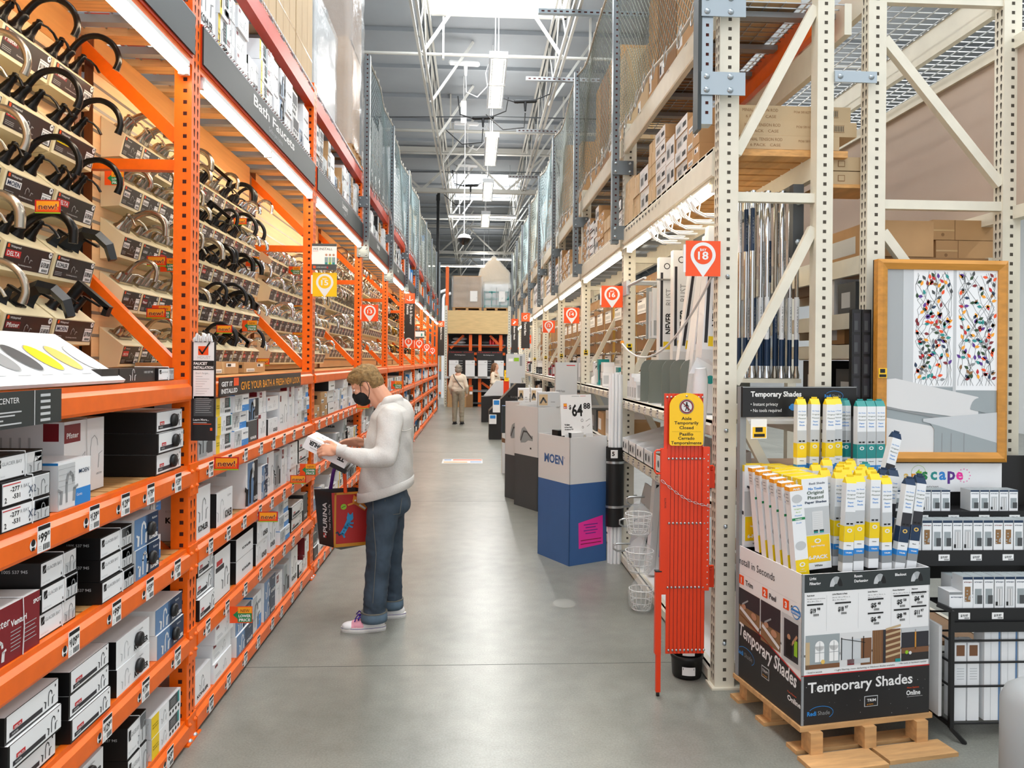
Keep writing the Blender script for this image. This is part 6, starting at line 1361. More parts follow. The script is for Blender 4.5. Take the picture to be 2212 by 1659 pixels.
# ================================================================ rack frame and picture on the right
for i, (x, lab) in enumerate(((2.115, 'cream upright frame joined to the gate-side frame by a flat clip'),)):
    t = empty('upright_frame', (x, 3.9, 0)); tag(t, lab, 'rack frame')
    for xx in (0, .76):
        b = MB(); cream_post(b, xx, 0, 0, 5.6, .1, .075, near=False)
        Q = plane((xx, 0, 0), (0, 1, 0), (0, 0, 1), .0); hh = plane((xx, .075, 0), (0, -1, 0), (0, 0, 1), .0006)(1); holes(b, hh, .022, .1, 5.5, m='cream_hole', kind='k'); holes(b, hh, .054, .1, 5.5, m='cream_hole', kind='k'); b.build('post', t)
    for a_, c_ in (((.1, 2.60), (.76, 2.60)), ((.1, 3.50), (.76, 2.72)), ((.1, 2.45), (.76, 1.6)), ((.1, 3.72), (.76, 3.72))): b = MB(); b.bar((a_[0], .03, a_[1]), (c_[0], .03, c_[1]), .04, .05, 'cream'); b.build('brace', t)
b = MB(); b.box(0, .23, -.012, -.002, 0, .06, 'zinc'); bolt(b, (.03, -.012, .03), (0, -1, 0), .012); bolt(b, (.2, -.012, .03), (0, -1, 0), .012)
tag(b.build('row_spacer', loc=(1.91, RY0, 3.235)), 'zinc flat clip bolted between the two cream posts', 'spacer clip')
for i, (z, h) in enumerate(((2.33, .1), (2.02, .09), (1.84, .08), (1.45, .09), (.9, .09), (.2, .09))):
    t = empty('rack_shelf', (2.12, 3.99, z)); tag(t, 'cream shelf of the second rack behind the frame, %s from top' % ordn(i), 'rack shelf', 'cream shelves of the second rack')
    b = MB(); b.box(0, .03, 0, 2.4, -h, 0, 'cream'); b.box(.74, .77, 0, 2.4, -h, 0, 'cream'); b.build('beam', t); b = MB(); b.box(.03, .74, 0, 2.4, -.03, -.005, 'kraft_dark'); b.build('deck', t)
for i, (x, y, z, sx, sy, sz, m_) in enumerate(((2.2, 4.3, 1.85, .3, .3, .12, 'kraft'), (2.2, 4.0, 2.33, .35, .6, .2, 'kraft'), (2.16, 4.1, 2.02, .3, .2, .18, 'dgrey'), (2.16, 4.35, 2.02, .3, .25, .22, 'offwhite'), (2.2, 4.1, 1.45, .4, .3, .25, 'dgrey'), (2.2, 4.5, 1.45, .4, .35, .3, 'black'), (2.6, 4.2, 2.33, .2, .5, .12, 'kraft_light'))):
    b = MB(); b.box(0, sx, 0, sy, 0, sz, m_); P = plane((0, sy, 0), (0, -1, 0), (0, 0, 1), .001); b.rect(P(1), sy*.2, sz*.2, sy*.7, sz*.7, 'lgrey'); tag(b.build('shelf_box', loc=(x, y, z)), 'box on the second rack seen between the cream posts, item %s' % ['small brown low', 'large brown high', 'dark low', 'pale tall', 'dark wide', 'black lower', 'pale flat'][i], 'box')
for nm, z, m_, lab in (('top_beam', 3.72, 'orange_beam', 'bright orange beam running back over the first right bay'), ('top_beam', 3.50, 'cream', 'cream beam just under the bright orange beam')):
    b = MB(); b.box(1.85, 1.89, 3.97, 6.35, z-.17, z, m_)
    if m_ == 'orange_beam':
        for i in range(46): b.tube([(1.85, 4+i*.05, z), (1.838, 4.01+i*.05, z-.02), (1.838, 4.03+i*.05, z-.02), (1.85, 4.04+i*.05, z)], .003, 'steel', 4)
    tag(b.build(nm), lab, 'rack beam')
for i, (z, x) in enumerate(((3.85, 2.12), (3.85, 2.86))): b = MB(); b.box(x, x+.04, 3.98, 14, z-.18, z, 'cream'); tag(b.build('top_beam'), 'long cream beam high over the second rack, %s' % ['aisle side', 'wall side'][i], 'rack beam')
b = MB()
for i in range(60): b.box(1.95, 3.85, 3.98+i*.075, 3.985+i*.075, 3.86, 3.866, 'steel')
for i in range(20): b.box(1.95+i*.1, 1.956+i*.1, 3.98, 8.5, 3.853, 3.86, 'steel')
tag(b.build('wire_deck'), 'grey wire mesh deck spanning high over the second rack', 'wire deck')
b = MB(); b.box(3.86, 3.9, 3.4, 14, 3.6, 3.86, 'cream'); tag(b.build('top_beam'), 'cream beam high at the right edge below the skylight', 'rack beam')
b = MB(); b.box(2.95, 2.98, 3.7, 10.5, 2.6, 3.46, 'tan_board'); b.box(2.93, 3.0, 3.6, 10.5, 3.46, 3.53, 'cream'); b.box(2.93, 3.0, 3.6, 10.5, 2.53, 2.6, 'cream')
for y in (3.7, 6.9, 10.4): b.box(2.98, 3.06, y, y+.08, 0, 3.5, 'cream')
tag(b.build('partition_panel'), 'tan partition panel with cream rails behind the second rack', 'panel')
# long cartons and pine boards across the first bay
for i, (x, y, z, L, h, tx) in enumerate(((1.45, 3.985, 2.905, .55, .075, 1), (1.44, 3.99, 2.982, .66, .08, 2), (1.43, 4.0, 3.064, .64, .085, 2), (2.22, 4.02, 2.79, .01, .01, 0))):
    if L < .1: continue
    b = MB(); b.box(0, L, 0, .2, 0, h, 'kraft_light'); P = plane((0, 0, 0), (1, 0, 0), (0, 0, 1), .001)
    b.text(P(1), 'MINIAL TENSION ROD', .03, h*.6, .024, 'kraft_dark', fit=.2); b.text(P(1), '6 PACK   CASE', .05, h*.2, .022, 'kraft_dark', fit=.17); b.text(P(1), 'PO# 58162784', .32, h*.55, .018, 'kraft_dark')
    b.rect(P(1), L-.13, h*.3, L-.07, h*.8, 'kraft_dark'); b.rect(P(2), L-.128, h*.33, L-.072, h*.77, 'kraft_light')
    for q in range(6): b.rect(P(3), L-.125+q*.009, h*.36, L-.121+q*.009, h*.74, 'ink')
    tag(b.build('long_carton', loc=(x, y, z)), 'long pale brown carton printed PACK across the frame, %s from bottom' % ordn(i), 'box', 'long cartons across the frame')
for i, (z, x0, x1) in enumerate(((2.72, 1.97, 2.21), (2.80, 1.97, 2.21))):
    b = MB(); b.box(0, x1-x0, 0, .2, 0, .075, 'kraft_light'); P = plane((0, 0, 0), (1, 0, 0), (0, 0, 1), .001); b.rect(P(1), .03, .02, .07, .055, 'kraft_dark'); b.rect(P(2), .034, .024, .066, .051, 'kraft_light'); tag(b.build('carton_end', loc=(x0, 4.0, z)), 'pale carton end poking out between the cream posts, %s' % ['lower', 'upper'][i], 'box')
b = MB(); b.box(1.9, 2.25, 3.98, 4.25, 2.70, 2.72, 'pine'); tag(b.build('pine_board'), 'pine board bridging the two cream posts under pale cartons', 'board')
for i in range(2):
    b = MB(); b.box(0, .40-.02*i, 0, .35, 0, .115, 'kraft'); P = plane((0, 0, 0), (1, 0, 0), (0, 0, 1), .001); b.rect(P(1), .13, 0, .135, .115, 'kraft_dark'); b.rect(P(1), 0, .05, .13, .06, 'tape'); b.disc(P(1), .06, .03, .01, 'kraft_dark', 12)
    tag(b.build('brown_box', loc=(2.64+.02*(1-i), 4.15, 2.335+.118*i)), 'taped brown box above the wood picture frame, %s of two' % ['lower', 'upper'][i], 'box')
# curtain rods in the first right bay, seen through the end frame
rc = random.Random(5)
for i in range(16):
    x = 1.50+.0215*i; y = 4.23-.04*(i % 4); b = MB(); m_ = 'chrome' if i % 5 else 'nickel'
    b.tube([(0, 0, .02), (0, 0, 1.02)], .0115, m_, 10); b.lathe([(.017, 0), (.018, .02), (.012, .05), (.011, .07)], m_, (0, 0, 0), n=12); b.lathe([(.011, 0), (.014, .02), (.019, .035), (.018, .04)], m_, (0, 0, 1.02), n=12)
    z0 = rc.choice([.12, .45, .62]); b.tube([(0, 0, .07), (0, 0, .07+.16)], .0128, 'navy', 10)
    b.tube([(0, 0, z0+.1), (0, 0, z0+.34)], .0130, rc.choice(['white_gloss', 'white_gloss', 'navy']), 10); P = lambda p, q: (p, -.0138, q); b.text(P, 'GLACIER BAY', .005, z0+.14, .013, 'grey', rot=pi/2, fit=.15)
    tag(b.build('curtain_rod', loc=(x, y, 1.645)), 'upright chrome curtain rod behind the end frame, %s from the gate side' % ordn(i), 'curtain rod', 'upright curtain rods')
b = MB(); b.box(1.42, 1.84, 4.08, 4.28, 1.62, 1.643, 'cream'); b.box(1.42, 1.84, 4.27, 4.285, 1.643, 2.3, 'plastic_clear'); tag(b.build('rod_rack'), 'cream ledge carrying the upright curtain rods', 'ledge')
b = MB(); b.bar((1.78, 4.05, 2.70), (1.78, 5.9, 2.70), .04, .05, 'grey_ext'); b.box(1.75, 1.81, 4.0, 4.05, 2.32, 2.72, 'dgrey'); bolt(b, (1.78, 4.0, 2.62), (0, -1, 0), .014); bolt(b, (1.78, 4.0, 2.40), (0, -1, 0), .014); tag(b.build('steel_bracket'), 'dark grey slotted bracket hanging inside the first right bay', 'bracket')
# wood framed window-film picture
t = empty('framed_picture', (2.10, 3.76, 1.22)); tag(t, 'large honey oak framed picture of a leaf patterned window over a white bath', 'framed picture')
FW, FH = .705, 1.06; b = MB(); w = .052
for pr in ([(0, 0), (FW, 0), (FW-w, w), (w, w)], [(FW, 0), (FW, FH), (FW-w, FH-w), (FW-w, w)], [(FW, FH), (0, FH), (w, FH-w), (FW-w, FH-w)], [(0, FH), (0, 0), (w, w), (w, FH-w)]):
    n = 4; vs = [(x, -.0, z) for x, z in pr]+[(x+(.006 if 0 else 0), .04, z) for x, z in pr]; c_ = [(x, -.012, z) for x, z in [((pr[0][0]*.6+pr[3][0]*.4), (pr[0][1]*.6+pr[3][1]*.4)), ((pr[1][0]*.6+pr[2][0]*.4), (pr[1][1]*.6+pr[2][1]*.4))]]
    b.add(vs+c_, [(4, 5, 1, 0), (2, 3, 7, 6), (0, 1, 9, 8), (8, 9, 2, 3), (0, 8, 3), (1, 2, 9), (4, 7, 6, 5)], 'oak')
b.build('frame', t)
b = MB(); P = plane((w, .01, w), (1, 0, 0), (0, 0, 1), .0006); W_, H_ = FW-2*w, FH-2*w; b.rect(P(0), 0, 0, W_, H_, 'lgrey')
b.rect(P(1), 0, 0, W_, .36, 'photo_grey'); b.rect(P(1), 0, .36, W_, H_, 'mgrey'); b.rect(P(2), .09, .34, W_, H_, 'wallwhite'); b.poly(P(4), [(0, .18), (.4, .11), (.4, .0), (0, 0)], 'offwhite')
b.poly(P(6), [(0, .24), (0, .38), (.05, .385), (.5, .29), (.5, .17), (.1, .22)], 'offwhite'); b.poly(P(7), [(0, .24), (.1, .22), (.36, .17), (.36, .162), (0, .228)], 'grey')
b.poly(P(8), [(.5+.045*cos(a), .215+.07*sin(a)) for a in [i*pi/10-.15 for i in range(11)]], 'photo_grey')
b.poly(P(9), [(.2, .175), (.6, .21), (W_, .15), (W_, .05), (.28, .14), (.2, .16)], 'wallwhite'); b.poly(P(10), [(.24, .15), (.28, .14), (W_, .05), (W_, 0), (.26, 0), (.26, .12)], 'photo_grey')
for x in (.3, .35, .42): b.rect(P(11), x, 0, x+.004, .1, 'grey')
Z0 = .345
for x0, x1 in ((.145, .36), (.378, W_-.0)): b.rect(P(3), x0, Z0+(.0 if x0 < .3 else -.02), x1, H_, 'white_gloss')
b.rect(P(3), .36, Z0-.04, .378, H_, 'lgrey')
lr = random.Random(9); LC = ['maroon', 'dgreen', 'sign_orange', 'navy', 'kraft_dark', 'teal', 'dgrey', 'amber', 'red', 'grey', 'purple']
for (x0, x1) in ((.147, .358), (.38, W_-.003)):
    for v in range(13):
        x = x0+(x1-x0)*(v+.5)/13; z = Z0+.005; a = pi/2+lr.uniform(-.5, .5); pts = [(x, z)]
        while z < H_-.03 and len(pts) < 30:
            a += lr.uniform(-.45, .45); a = max(.9, min(pi-.9, a)); nx_ = x+.028*cos(a); nz_ = z+.028*sin(a)
            if nx_ < x0+.005 or nx_ > x1-.005: a = pi-a; nx_ = x+.028*cos(a)
            x, z = nx_, min(nz_, H_-.002); pts.append((x, z))
            if lr.random() < .5:
                s_ = lr.choice((-1, 1)); b_a = a+s_*lr.uniform(.5, 1.1); q = (x+.012*cos(b_a), z+.012*sin(b_a)); L = .029
                if x0 < q[0] < x1 and q[0]+L*cos(b_a) < x1 and q[0]+L*cos(b_a) > x0 and q[1]+L < H_:
                    b.stroke(P(4), [(x, z), q], .0012, 'dgrey'); c0 = lr.choice(LC)
                    pl = [(q[0]+L*u*cos(b_a)-wv*sin(b_a), q[1]+L*u*sin(b_a)+wv*cos(b_a)) for u, wv in ((0, 0), (.3, .0075), (.6, .007), (1, 0), (.6, -.007), (.3, -.0075))]
                    b.poly(P(5), pl, c0)
        b.stroke(P(4), pts, .0017, 'dgrey')
b.build('picture', t)
b = MB(); b.box(0, .045, -.014, -.0125, 0, .05, 'sign_yellow'); b.box(.008, .034, -.0155, -.014, .026, .046, 'ink'); b.box(.004, .04, -.0155, -.014, .004, .018, 'ink'); o = b.build('yellow_ticket', t, loc=(.0, 0, .44)); o['label'] = 'yellow price ticket'
b = MB(); b.box(0, FW, .041, .05, -.02, FH, 'black'); b.build('backing', t)
# the black rack under it
t = empty('film_rack', (2.145, 3.3, 0)); tag(t, 'black stepped metal rack holding boxed window films under the oak picture', 'display rack')
b = MB(); b.box(.03, 1.2, .50, .52, .6, 1.25, 'black'); b.box(1.2, 1.24, 0, .5, .05, 1.2, 'black'); b.build('back_board', t)
TI = [(.02, .60, 'lowest'), (.17, .83, 'middle'), (.34, .985, 'top')]
for y, z, n in TI:
    b = MB(); b.box(-.03 if n != 'lowest' else .06, 1.2, y, y+.17, z-.006, z, 'black'); b.box(-.03 if n != 'lowest' else .06, 1.2, y-.008, y, z-.07, z+.004, 'black'); b.build('tier', t)
    for i in range(4): q = MB(); q.box(0, .055, -.0095, -.0085, 0, .03, 'paper'); P = plane((0, -.0095, 0), (1, 0, 0), (0, 0, 1), .0006); q.text(P(1), '$21.98' if n == 'top' else '$19.97', .01, .012, .015, 'ink', bold=.03, fit=.035); [q.rect(P(1), .028+.004*j, .002, .030+.004*j, .009, 'ink') for j in range(6)]; q.build('price_tag', t, loc=(.1+.16*i, y, z-.045))
b = MB(); x0, x1 = .06, 1.2
for x in (x0, x0+.62, x1): b.bar((x, .0, .06), (x, .0, .6), .018, .018, 'black'); b.bar((x, .4, .06), (x, .4, .6), .018, .018, 'black'); b.bar((x, 0, .07), (x, .4, .07), .015, .015, 'black')
for z in (.08, .25, .36, .46): b.bar((x0, 0, z), (x1, 0, z), .008, .008, 'black'); b.bar((x0, 0, z), (x0, .4, z), .008, .008, 'black'); b.bar((x0, .4, z), (x1, .4, z), .008, .008, 'black')
b.box(x0, x1, -.004, .004, .5, .545, 'black'); b.bar((x0, .0, .06), (x0+.05, -.03, 0), .018, .018, 'black'); b.bar((x0, .4, .06), (x0-.02, .42, 0), .018, .018, 'black'); b.bar((x0, 0, .6), (x0-.05, .03, .62), .02, .02, 'black')
b.build('wire_frame', t)
def filmbox(k):
    b = MB(); w, d, h = .046, .085, .145 if k != 2 else .075; w = w if k != 2 else .075; b.box(0, w, 0, d, 0, h, {'*': 'lgrey', '-y': 'white_gloss', '+z': 'photo_grey' if k != 2 else 'offwhite'}); P = plane((0, 0, 0), (1, 0, 0), (0, 0, 1), .0008); b.rect(P(1), 0, h-.012, w, h, 'navy' if k != 2 else 'grey')
    b.text(P(1), 'artscape', w/2, h-.026, .009, 'navy' if k != 1 else 'maroon', al='c', bold=.02, fit=w*.8)
    if k == 0: b.rect(P(1), w*.15, .02, w*.85, .09, 'photo_grey'); b.rect(P(2), w*.4, .02, w*.9, .06, 'dgrey')
    elif k == 1: b.rect(P(1), w*.2, .03, w*.8, .10, 'kraft_dark'); [b.disc(P(2), w*R.uniform(.25, .75), R.uniform(.035, .095), .004, 'mgrey', 6) for _ in range(9)]
    elif k == 3: b.rect(P(1), w*.15, .01, w*.85, .1, 'lgrey'); b.rect(P(2), w*.3, .012, w*.7, .09, 'offwhite'); b.rect(P(3), w*.48, .012, w*.52, .09, 'dgrey'); b.rect(P(3), w*.1, .012, w*.3, .03, 'ink')
    return b.mesh('film_box')
FB = [filmbox(i) for i in range(4)]
for ti, (y, z, n) in enumerate(TI):
    for i in range(13):
        for j in range(2 if ti < 2 else 1):
            kk = (i//2+ti) % 4; kk = 0 if kk == 2 else kk
            if ti == 0 and i < 3: continue
            if ti == 2 and i in (6, 7): continue
            o = from_mesh('film_box', FB[kk], (2.12+i*.051, 3.3+y+.003+.082*j, z+.002), scale=(1, .93, (1 if j == 0 else .85) if ti < 2 else .74)); tag(o, 'boxed window film, %s along the %s tier of the black rack, %s row' % (ordn(i), n, ['front', 'back'][j]), 'film box', 'boxed films on the black rack')
for i in range(2): o = from_mesh('film_box', FB[2], (2.21+.078*i, 3.325, .602)); tag(o, 'short wide pale film box at the left of the lowest tier, %s' % ['left one', 'right one'][i], 'film box')
for i in range(6):
    h = .44 if i > 1 else .36; b = MB(); b.box(0, .075 if i > 1 else .055, 0, .075, 0, h, 'white_gloss'); P = plane((0, 0, 0), (1, 0, 0), (0, 0, 1), .0008)
    if i < 2: b.rect(P(1), .008, h-.06, .047, h-.01, 'photo_warm'); b.text(P(1), 'Window Film', .03, h-.09, .008, 'ink', al='c'); [b.rect(P(1), .01, h-.12-.012*q, .045, h-.118-.012*q, 'mgrey') for q in range(5)]
    else: b.rect(P(1), .067, 0, .075, h, 'blue_mid'); b.rect(P(1), .03, 0, .0315, h, 'lgrey')
    tag(b.build('long_film_box', loc=(2.235+(.062*i if i < 2 else .015+.082*(i-1)+.045), 3.32, .082)), 'long white film box standing in the wire basket, %s from left' % ordn(i), 'film box', 'long film boxes in the wire basket')
b = MB(); b.box(0, .015, 0, .35, 0, .42, 'offwhite'); P = plane((0, 0, 0), (1, 0, 0), (0, 0, 1), .001); tag(b.build('side_poster', loc=(2.165, 3.33, .1)), 'pale poster panel on the left side of the black rack', 'panel')
# artscape header
b = MB(); b.box(0, .70, 0, .012, 0, .15, 'white_gloss'); P = plane((0, 0, 0), (1, 0, 0), (0, 0, 1), .0008); x = .165
for ch, m_, s_ in (('a', 'amber_w', .075), ('r', 'amber', .075), ('t', 'lime', .105), ('s', 'green', .1), ('c', 'teal', .1), ('a', 'moen_blue', .1), ('p', 'purple', .105), ('e', 'pink', .095)):
    b.text(P(1), ch, x, .065, s_*.85, m_, bold=.03); x += {'r': .028, 't': .035}.get(ch, .048)*(.85 if s_ < .08 else .97)
b.ring(P(1), .245, .1, .038, .0395, 'lime', 30)
for i in range(12): a = 2*pi*i/12; b.disc(P(2), .492+.034*cos(a), .086+.034*sin(a), .0028, 'pink', 8)
b.text(P(1), 'ARTWORK FOR', .175, .042, .015, 'dgrey', fit=.115); b.text(P(1), 'YOUR WINDOWS', .215, .02, .015, 'dgrey', fit=.14)
tag(b.build('header_sign', loc=(2.10, 3.79, 1.06)), 'white header sign reading artscape in many colours', 'sign')
for i in range(2):
    b = MB(); b.box(0, .05, 0, .03, 0, .60, 'black')
    for j in range(5): b.box(.008, .042, -.002, 0, .02+.115*j, .12+.115*j, 'photo_dark'); b.box(.012, .03, -.003, -.002, .03+.115*j, .08+.115*j, 'dgrey')
    tag(b.build('sample_strip', loc=(2.0+.055*i, 3.83, 1.42)), 'black framed strip of small film samples, %s one' % ['left', 'right'][i], 'sample strip', 'film sample strips')
b = MB(); b.lathe([(.001, 0), (.11, 0), (.12, .02), (.12, .43), (.10, .48), (.06, .51), (.001, .52)], 'mgrey', n=24); tag(b.build('grey_bin', loc=(2.17, 2.74, 0)), 'smooth pale grey bin cut by the right edge', 'bin')
# ================================================================ folding gate with its yellow sign
GY = 3.80
def gx(p): return (p-1024)*GY/F
def gz(p): return EYE-(p-784)*GY/F
t = empty('folding_gate', (0, GY, 0)); tag(t, 'folded red orange lattice gate hung on the first cream post', 'gate')
for i in range(10):
    x = gx(1441)+i*gx(1024+8.6); b = MB(); b.box(x, x+.0175, .004, .012, gz(1236), gz(852), 'gate_orange'); b.box(x+.0165, x+.0195, .0, .004, gz(1236), gz(852), 'red_orange'); b.build('slat', t)
for i in range(10):
    x = gx(1447)+i*gx(1024+8.6); b = MB(); b.box(x, x+.0175, -.006, .002, gz(1420), gz(990), 'gate_orange'); b.box(x+.0178, x+.0195, -.004, .004, gz(1420), gz(990), 'maroon'); b.build('slat', t)
b = MB()
for py, x0, y_ in ((860, 1447, .002), (994, 1450, -.008), (1135, 1452, -.008), (1275, 1450, -.008), (1412, 1453, -.008)):
    for i in range(10):
        if py == 860 and 2 < i < 7: continue
        b.lathe([(.0068, 0), (.0064, .002), (.004, .0045), (.0001, .0055)], 'steel', (gx(x0+i*8.7), y_, gz(py)), (0, -1, 0), 10)
b.build('rivet', t)
b = MB(); b.box(gx(1433), gx(1447), -.012, .012, gz(1290), gz(972), 'gate_orange'); b.text(plane((gx(1441), -.012, gz(1080)), (1, 0, 0), (0, 0, 1), .0006)(1), 'ILLINOIS', 0, 0, .014, 'ink', rot=-pi/2); b.build('side_channel', t)
b = MB(); b.box(gx(1526), gx(1541), -.012, .012, gz(1282), gz(968), 'gate_orange'); P = plane((0, -.012, 0), (1, 0, 0), (0, 0, 1), .0008)
for i in range(22): b.disc(P(1), gx(1537), gz(985+13.5*i), .0035, 'lgrey', 10)
b.build('side_channel', t)
b = MB(); b.tube([(gx(1434), 0, gz(976)), (gx(1424), 0, gz(976)), (gx(1420.5), 0, gz(980)), (gx(1420.5), 0, gz(1022)), (gx(1424), 0, gz(1027)), (gx(1434), 0, gz(1027))], .005, 'gate_orange', 8); b.build('handle', t)
b = MB(); b.box(gx(1423), gx(1436), -.014, .014, gz(1420), gz(1240), 'gate_orange'); b.box(gx(1422.5), gx(1436.5), -.015, .015, gz(1241), gz(1238.5), 'ink'); b.box(gx(1426), gx(1436), -.011, .011, .022, gz(1420), 'gate_orange'); b.build('leg', t)
b = MB(); b.lathe([(.001, 0), (.009, 0), (.009, .022), (.001, .022)], 'black', (gx(1431), 0, 0), n=10); b.lathe([(.006, 0), (.003, .008), (.0001, .009)], 'steel', (gx(1437), -.0, gz(1393)), (0, -1, 0), 8); b.build('foot', t)
for py in (1010, 1230):
    b = MB(); b.tube([(gx(1540), 0, gz(py)), (gx(1549), .0, gz(py)), (gx(1551), .03, gz(py+6))], .005, 'gate_orange', 8); b.box(gx(1546), gx(1560), .045, .06, gz(py+52), gz(py+4), 'gate_orange'); b.bar((gx(1551), .03, gz(py+6)), (gx(1553), .05, gz(py+10)), .012, .02, 'gate_orange'); b.build('hinge', t)
b = MB(); n = 15; A_ = V((gx(1433), -.02, gz(1040))); B_ = V((gx(1541), -.02, gz(1097)))
for i in range(n):
    s0 = i/n; s1 = (i+1.25)/n; f = lambda s: A_.lerp(B_, s)+V((0, -.004*(i % 2), -.028*sin(pi*min(s, 1))))
    a, c_ = f(s0), f(s1); d = (c_-a).normalized(); q = V((0, 1, 0)) if i % 2 else d.cross(V((0, 1, 0))); wv = q*.0045
    b.tube([a+wv*.4, a+d*.004+wv, c_-d*.004+wv, c_+wv*.2, c_-wv*.2, c_-d*.004-wv, a+d*.004-wv, a-wv*.4, a+wv*.4], .0017, 'chrome', 5, cap=False)
b.build('chain', t)
b = MB(); x0, x1, z0, z1 = gx(1450), gx(1525), gz(965), gz(850); r = (x1-x0)/2; cx = (x0+x1)/2
out = [(x0+.01*(1-cos(a)), z0+.01*(1-sin(a))) for a in [pi/2*(i/5) for i in range(6)]][::-1]
out = [(x0, z0+.012), (x0+.004, z0+.004), (x0+.012, z0), (x1-.012, z0), (x1-.004, z0+.004), (x1, z0+.012)]+[(cx+r*cos(a), z1-r*.8+r*.8*sin(a)) for a in [pi*i/20 for i in range(21)]]
b.prism(out, -.018, -.014, 'sign_yellow'); P = plane((0, -.018, 0), (1, 0, 0), (0, 0, 1), .0007); cz = gz(880)
b.disc(P(1), cx, cz, .039, 'ink', 30); b.disc(P(2), cx, cz, .037, 'offwhite', 30); b.ring(P(3), cx, cz, .028, .0355, 'maroon', 30); b.disc(P(3), cx, cz+.019, .005, 'ink', 14)
b.stroke(P(3), [(cx, cz+.011), (cx+.001, cz-.003)], .010, 'ink'); b.stroke(P(3), [(cx+.001, cz-.003), (cx-.007, cz-.021)], .005, 'ink'); b.stroke(P(3), [(cx+.001, cz-.003), (cx+.007, cz-.012), (cx+.009, cz-.021)], .005, 'ink'); b.stroke(P(3), [(cx, cz+.01), (cx-.008, cz+.002), (cx-.014, cz+.001)], .0032, 'ink'); b.stroke(P(3), [(cx, cz+.01), (cx+.01, cz+.004), (cx+.009, cz-.004)], .0032, 'ink')
b.stroke(P(4), [(cx-.022, cz+.022), (cx+.022, cz-.022)], .0055, 'maroon')
for tx, py in (('Aisle', 909), ('Temporarily', 918.5), ('Closed', 929), ('Pasillo', 943), ('Cerrado', 952), ('Temporalmente', 962)):
    w_ = {'Aisle': .053, 'Temporarily': .127, 'Closed': .074, 'Pasillo': .072, 'Cerrado': .086, 'Temporalmente': .16}[tx]; b.text(P(1), tx, cx-w_/2, gz(py), .0225, 'ink', bold=.02, fit=w_)
for i in range(22): b.rect(P(1), x0+.015+i*.0069, gz(934.5), x0+.019+i*.0069, gz(934), 'ink')
b.lathe([(.006, 0), (.004, .003), (.0001, .004)], 'steel', (cx, -.018, gz(857)), (0, -1, 0), 10)
b.build('warning_sign', t)['label'] = 'yellow arched sign reading Aisle Temporarily Closed'
# clear poly bags hanging by the post
b = MB(); b.tube([(0, 0, 0), (.0, 0, .12), (.01, 0, .3), (.02, .01, .44), (.015, 0, .5)], [.035, .04, .045, .04, .03], 'bagwhite', 10, flat=.5); b.add([(-.05, 0, .47), (.0, .02, .56), (.06, 0, .55), (.11, .02, .5), (.05, .03, .47)], [(0, 1, 2, 3, 4)], 'bagwhite'); tag(b.build('plastic_bag', loc=(1.225, 4.0, 1.2)), 'milky plastic bag hanging behind the gate top', 'bag')
# ================================================================ floor displays
def bin3(nm, C, dirx, w, d, h, split, mtop, mbot, lab, draw=None, sidedraw=None, open_=True, cat='display bin'):
    a = math.atan2(dirx[1], dirx[0]); t = empty(nm, (C[0], C[1], 0), a); tag(t, lab, cat)
    for (x0, x1, y0, y1, pn) in ((0, w, 0, .006, 'front_panel'), (0, .006, 0, d, 'side_panel'), (w-.006, w, 0, d, 'side_panel'), (0, w, d-.006, d, 'back_panel')):
        b = MB(); b.box(x0, x1, y0, y1, 0, split, mbot); b.box(x0, x1, y0, y1, split, h, mtop)
        if pn == 'front_panel' and draw: draw(b, plane((0, 0, 0), (1, 0, 0), (0, 0, 1), .0009))
        if pn == 'side_panel' and x0 == 0 and sidedraw: sidedraw(b, plane((0, d, 0), (0, -1, 0), (0, 0, 1), .0009))
        b.build(pn, t)
    if open_: b = MB(); b.box(.006, w-.006, .006, d-.006, h-.08, h-.07, 'tape_dark'); b.build('insert', t)
    return t, a
def md(b, P):
    b.poly(P(1), [(.10, .135), (.36, .15), (.355, .40), (.095, .355)], 'pink')
    for i in range(4): b.rect(P(2), .15+.02*(i % 2), .33-.025*i, .30-.02*(i % 2), .337-.025*i, 'purple')
    for i in range(2): b.rect(P(2), .12, .2-.03*i, .34, .206-.03*i, 'maroon')
def ms(b, P):
    b.text(P(1), 'MOEN', .10, .845, .105, 'moen_bin', bold=.03, fit=.29)
    b.text(P(1), '®', .40, .9, .02, 'moen_bin')
t, a_ = bin3('moen_bin', (.815, 6.22), (.354, .19), .40, .485, 1.085, .69, 'offwhite', 'moen_bin', 'cream over blue cardboard bin with a price card and pink notice', md, ms)
t.name = 'cardboard_bin'
b = MB(); Tm = Matrix.Translation((-.02, -.008, .0)) @ Matrix.Rotation(-.09, 4, 'X'); b.box(0, .33, 0, .006, 1.10, 1.45, 'white', T=Tm); P0 = plane((0, 0, 0), (1, 0, 0), (0, 0, 1), .0009)
def PT(l): 
    q = P0(l); return lambda x, y: Tm @ q(x, y)
b.text(PT(1), '$', .085, 1.325, .05, 'ink', bold=.03); b.text(PT(1), '64', .115, 1.265, .14, 'ink', bold=.03, fit=.115); b.text(PT(1), '88', .24, 1.325, .07, 'ink', bold=.03, fit=.075); b.rect(PT(1), .03, 1.33, .065, 1.375, 'red'); b.rect(PT(2), .032, 1.352, .063, 1.372, 'amber'); b.text(PT(3), 'BUY', .034, 1.334, .017, 'white', bold=.03, fit=.027)
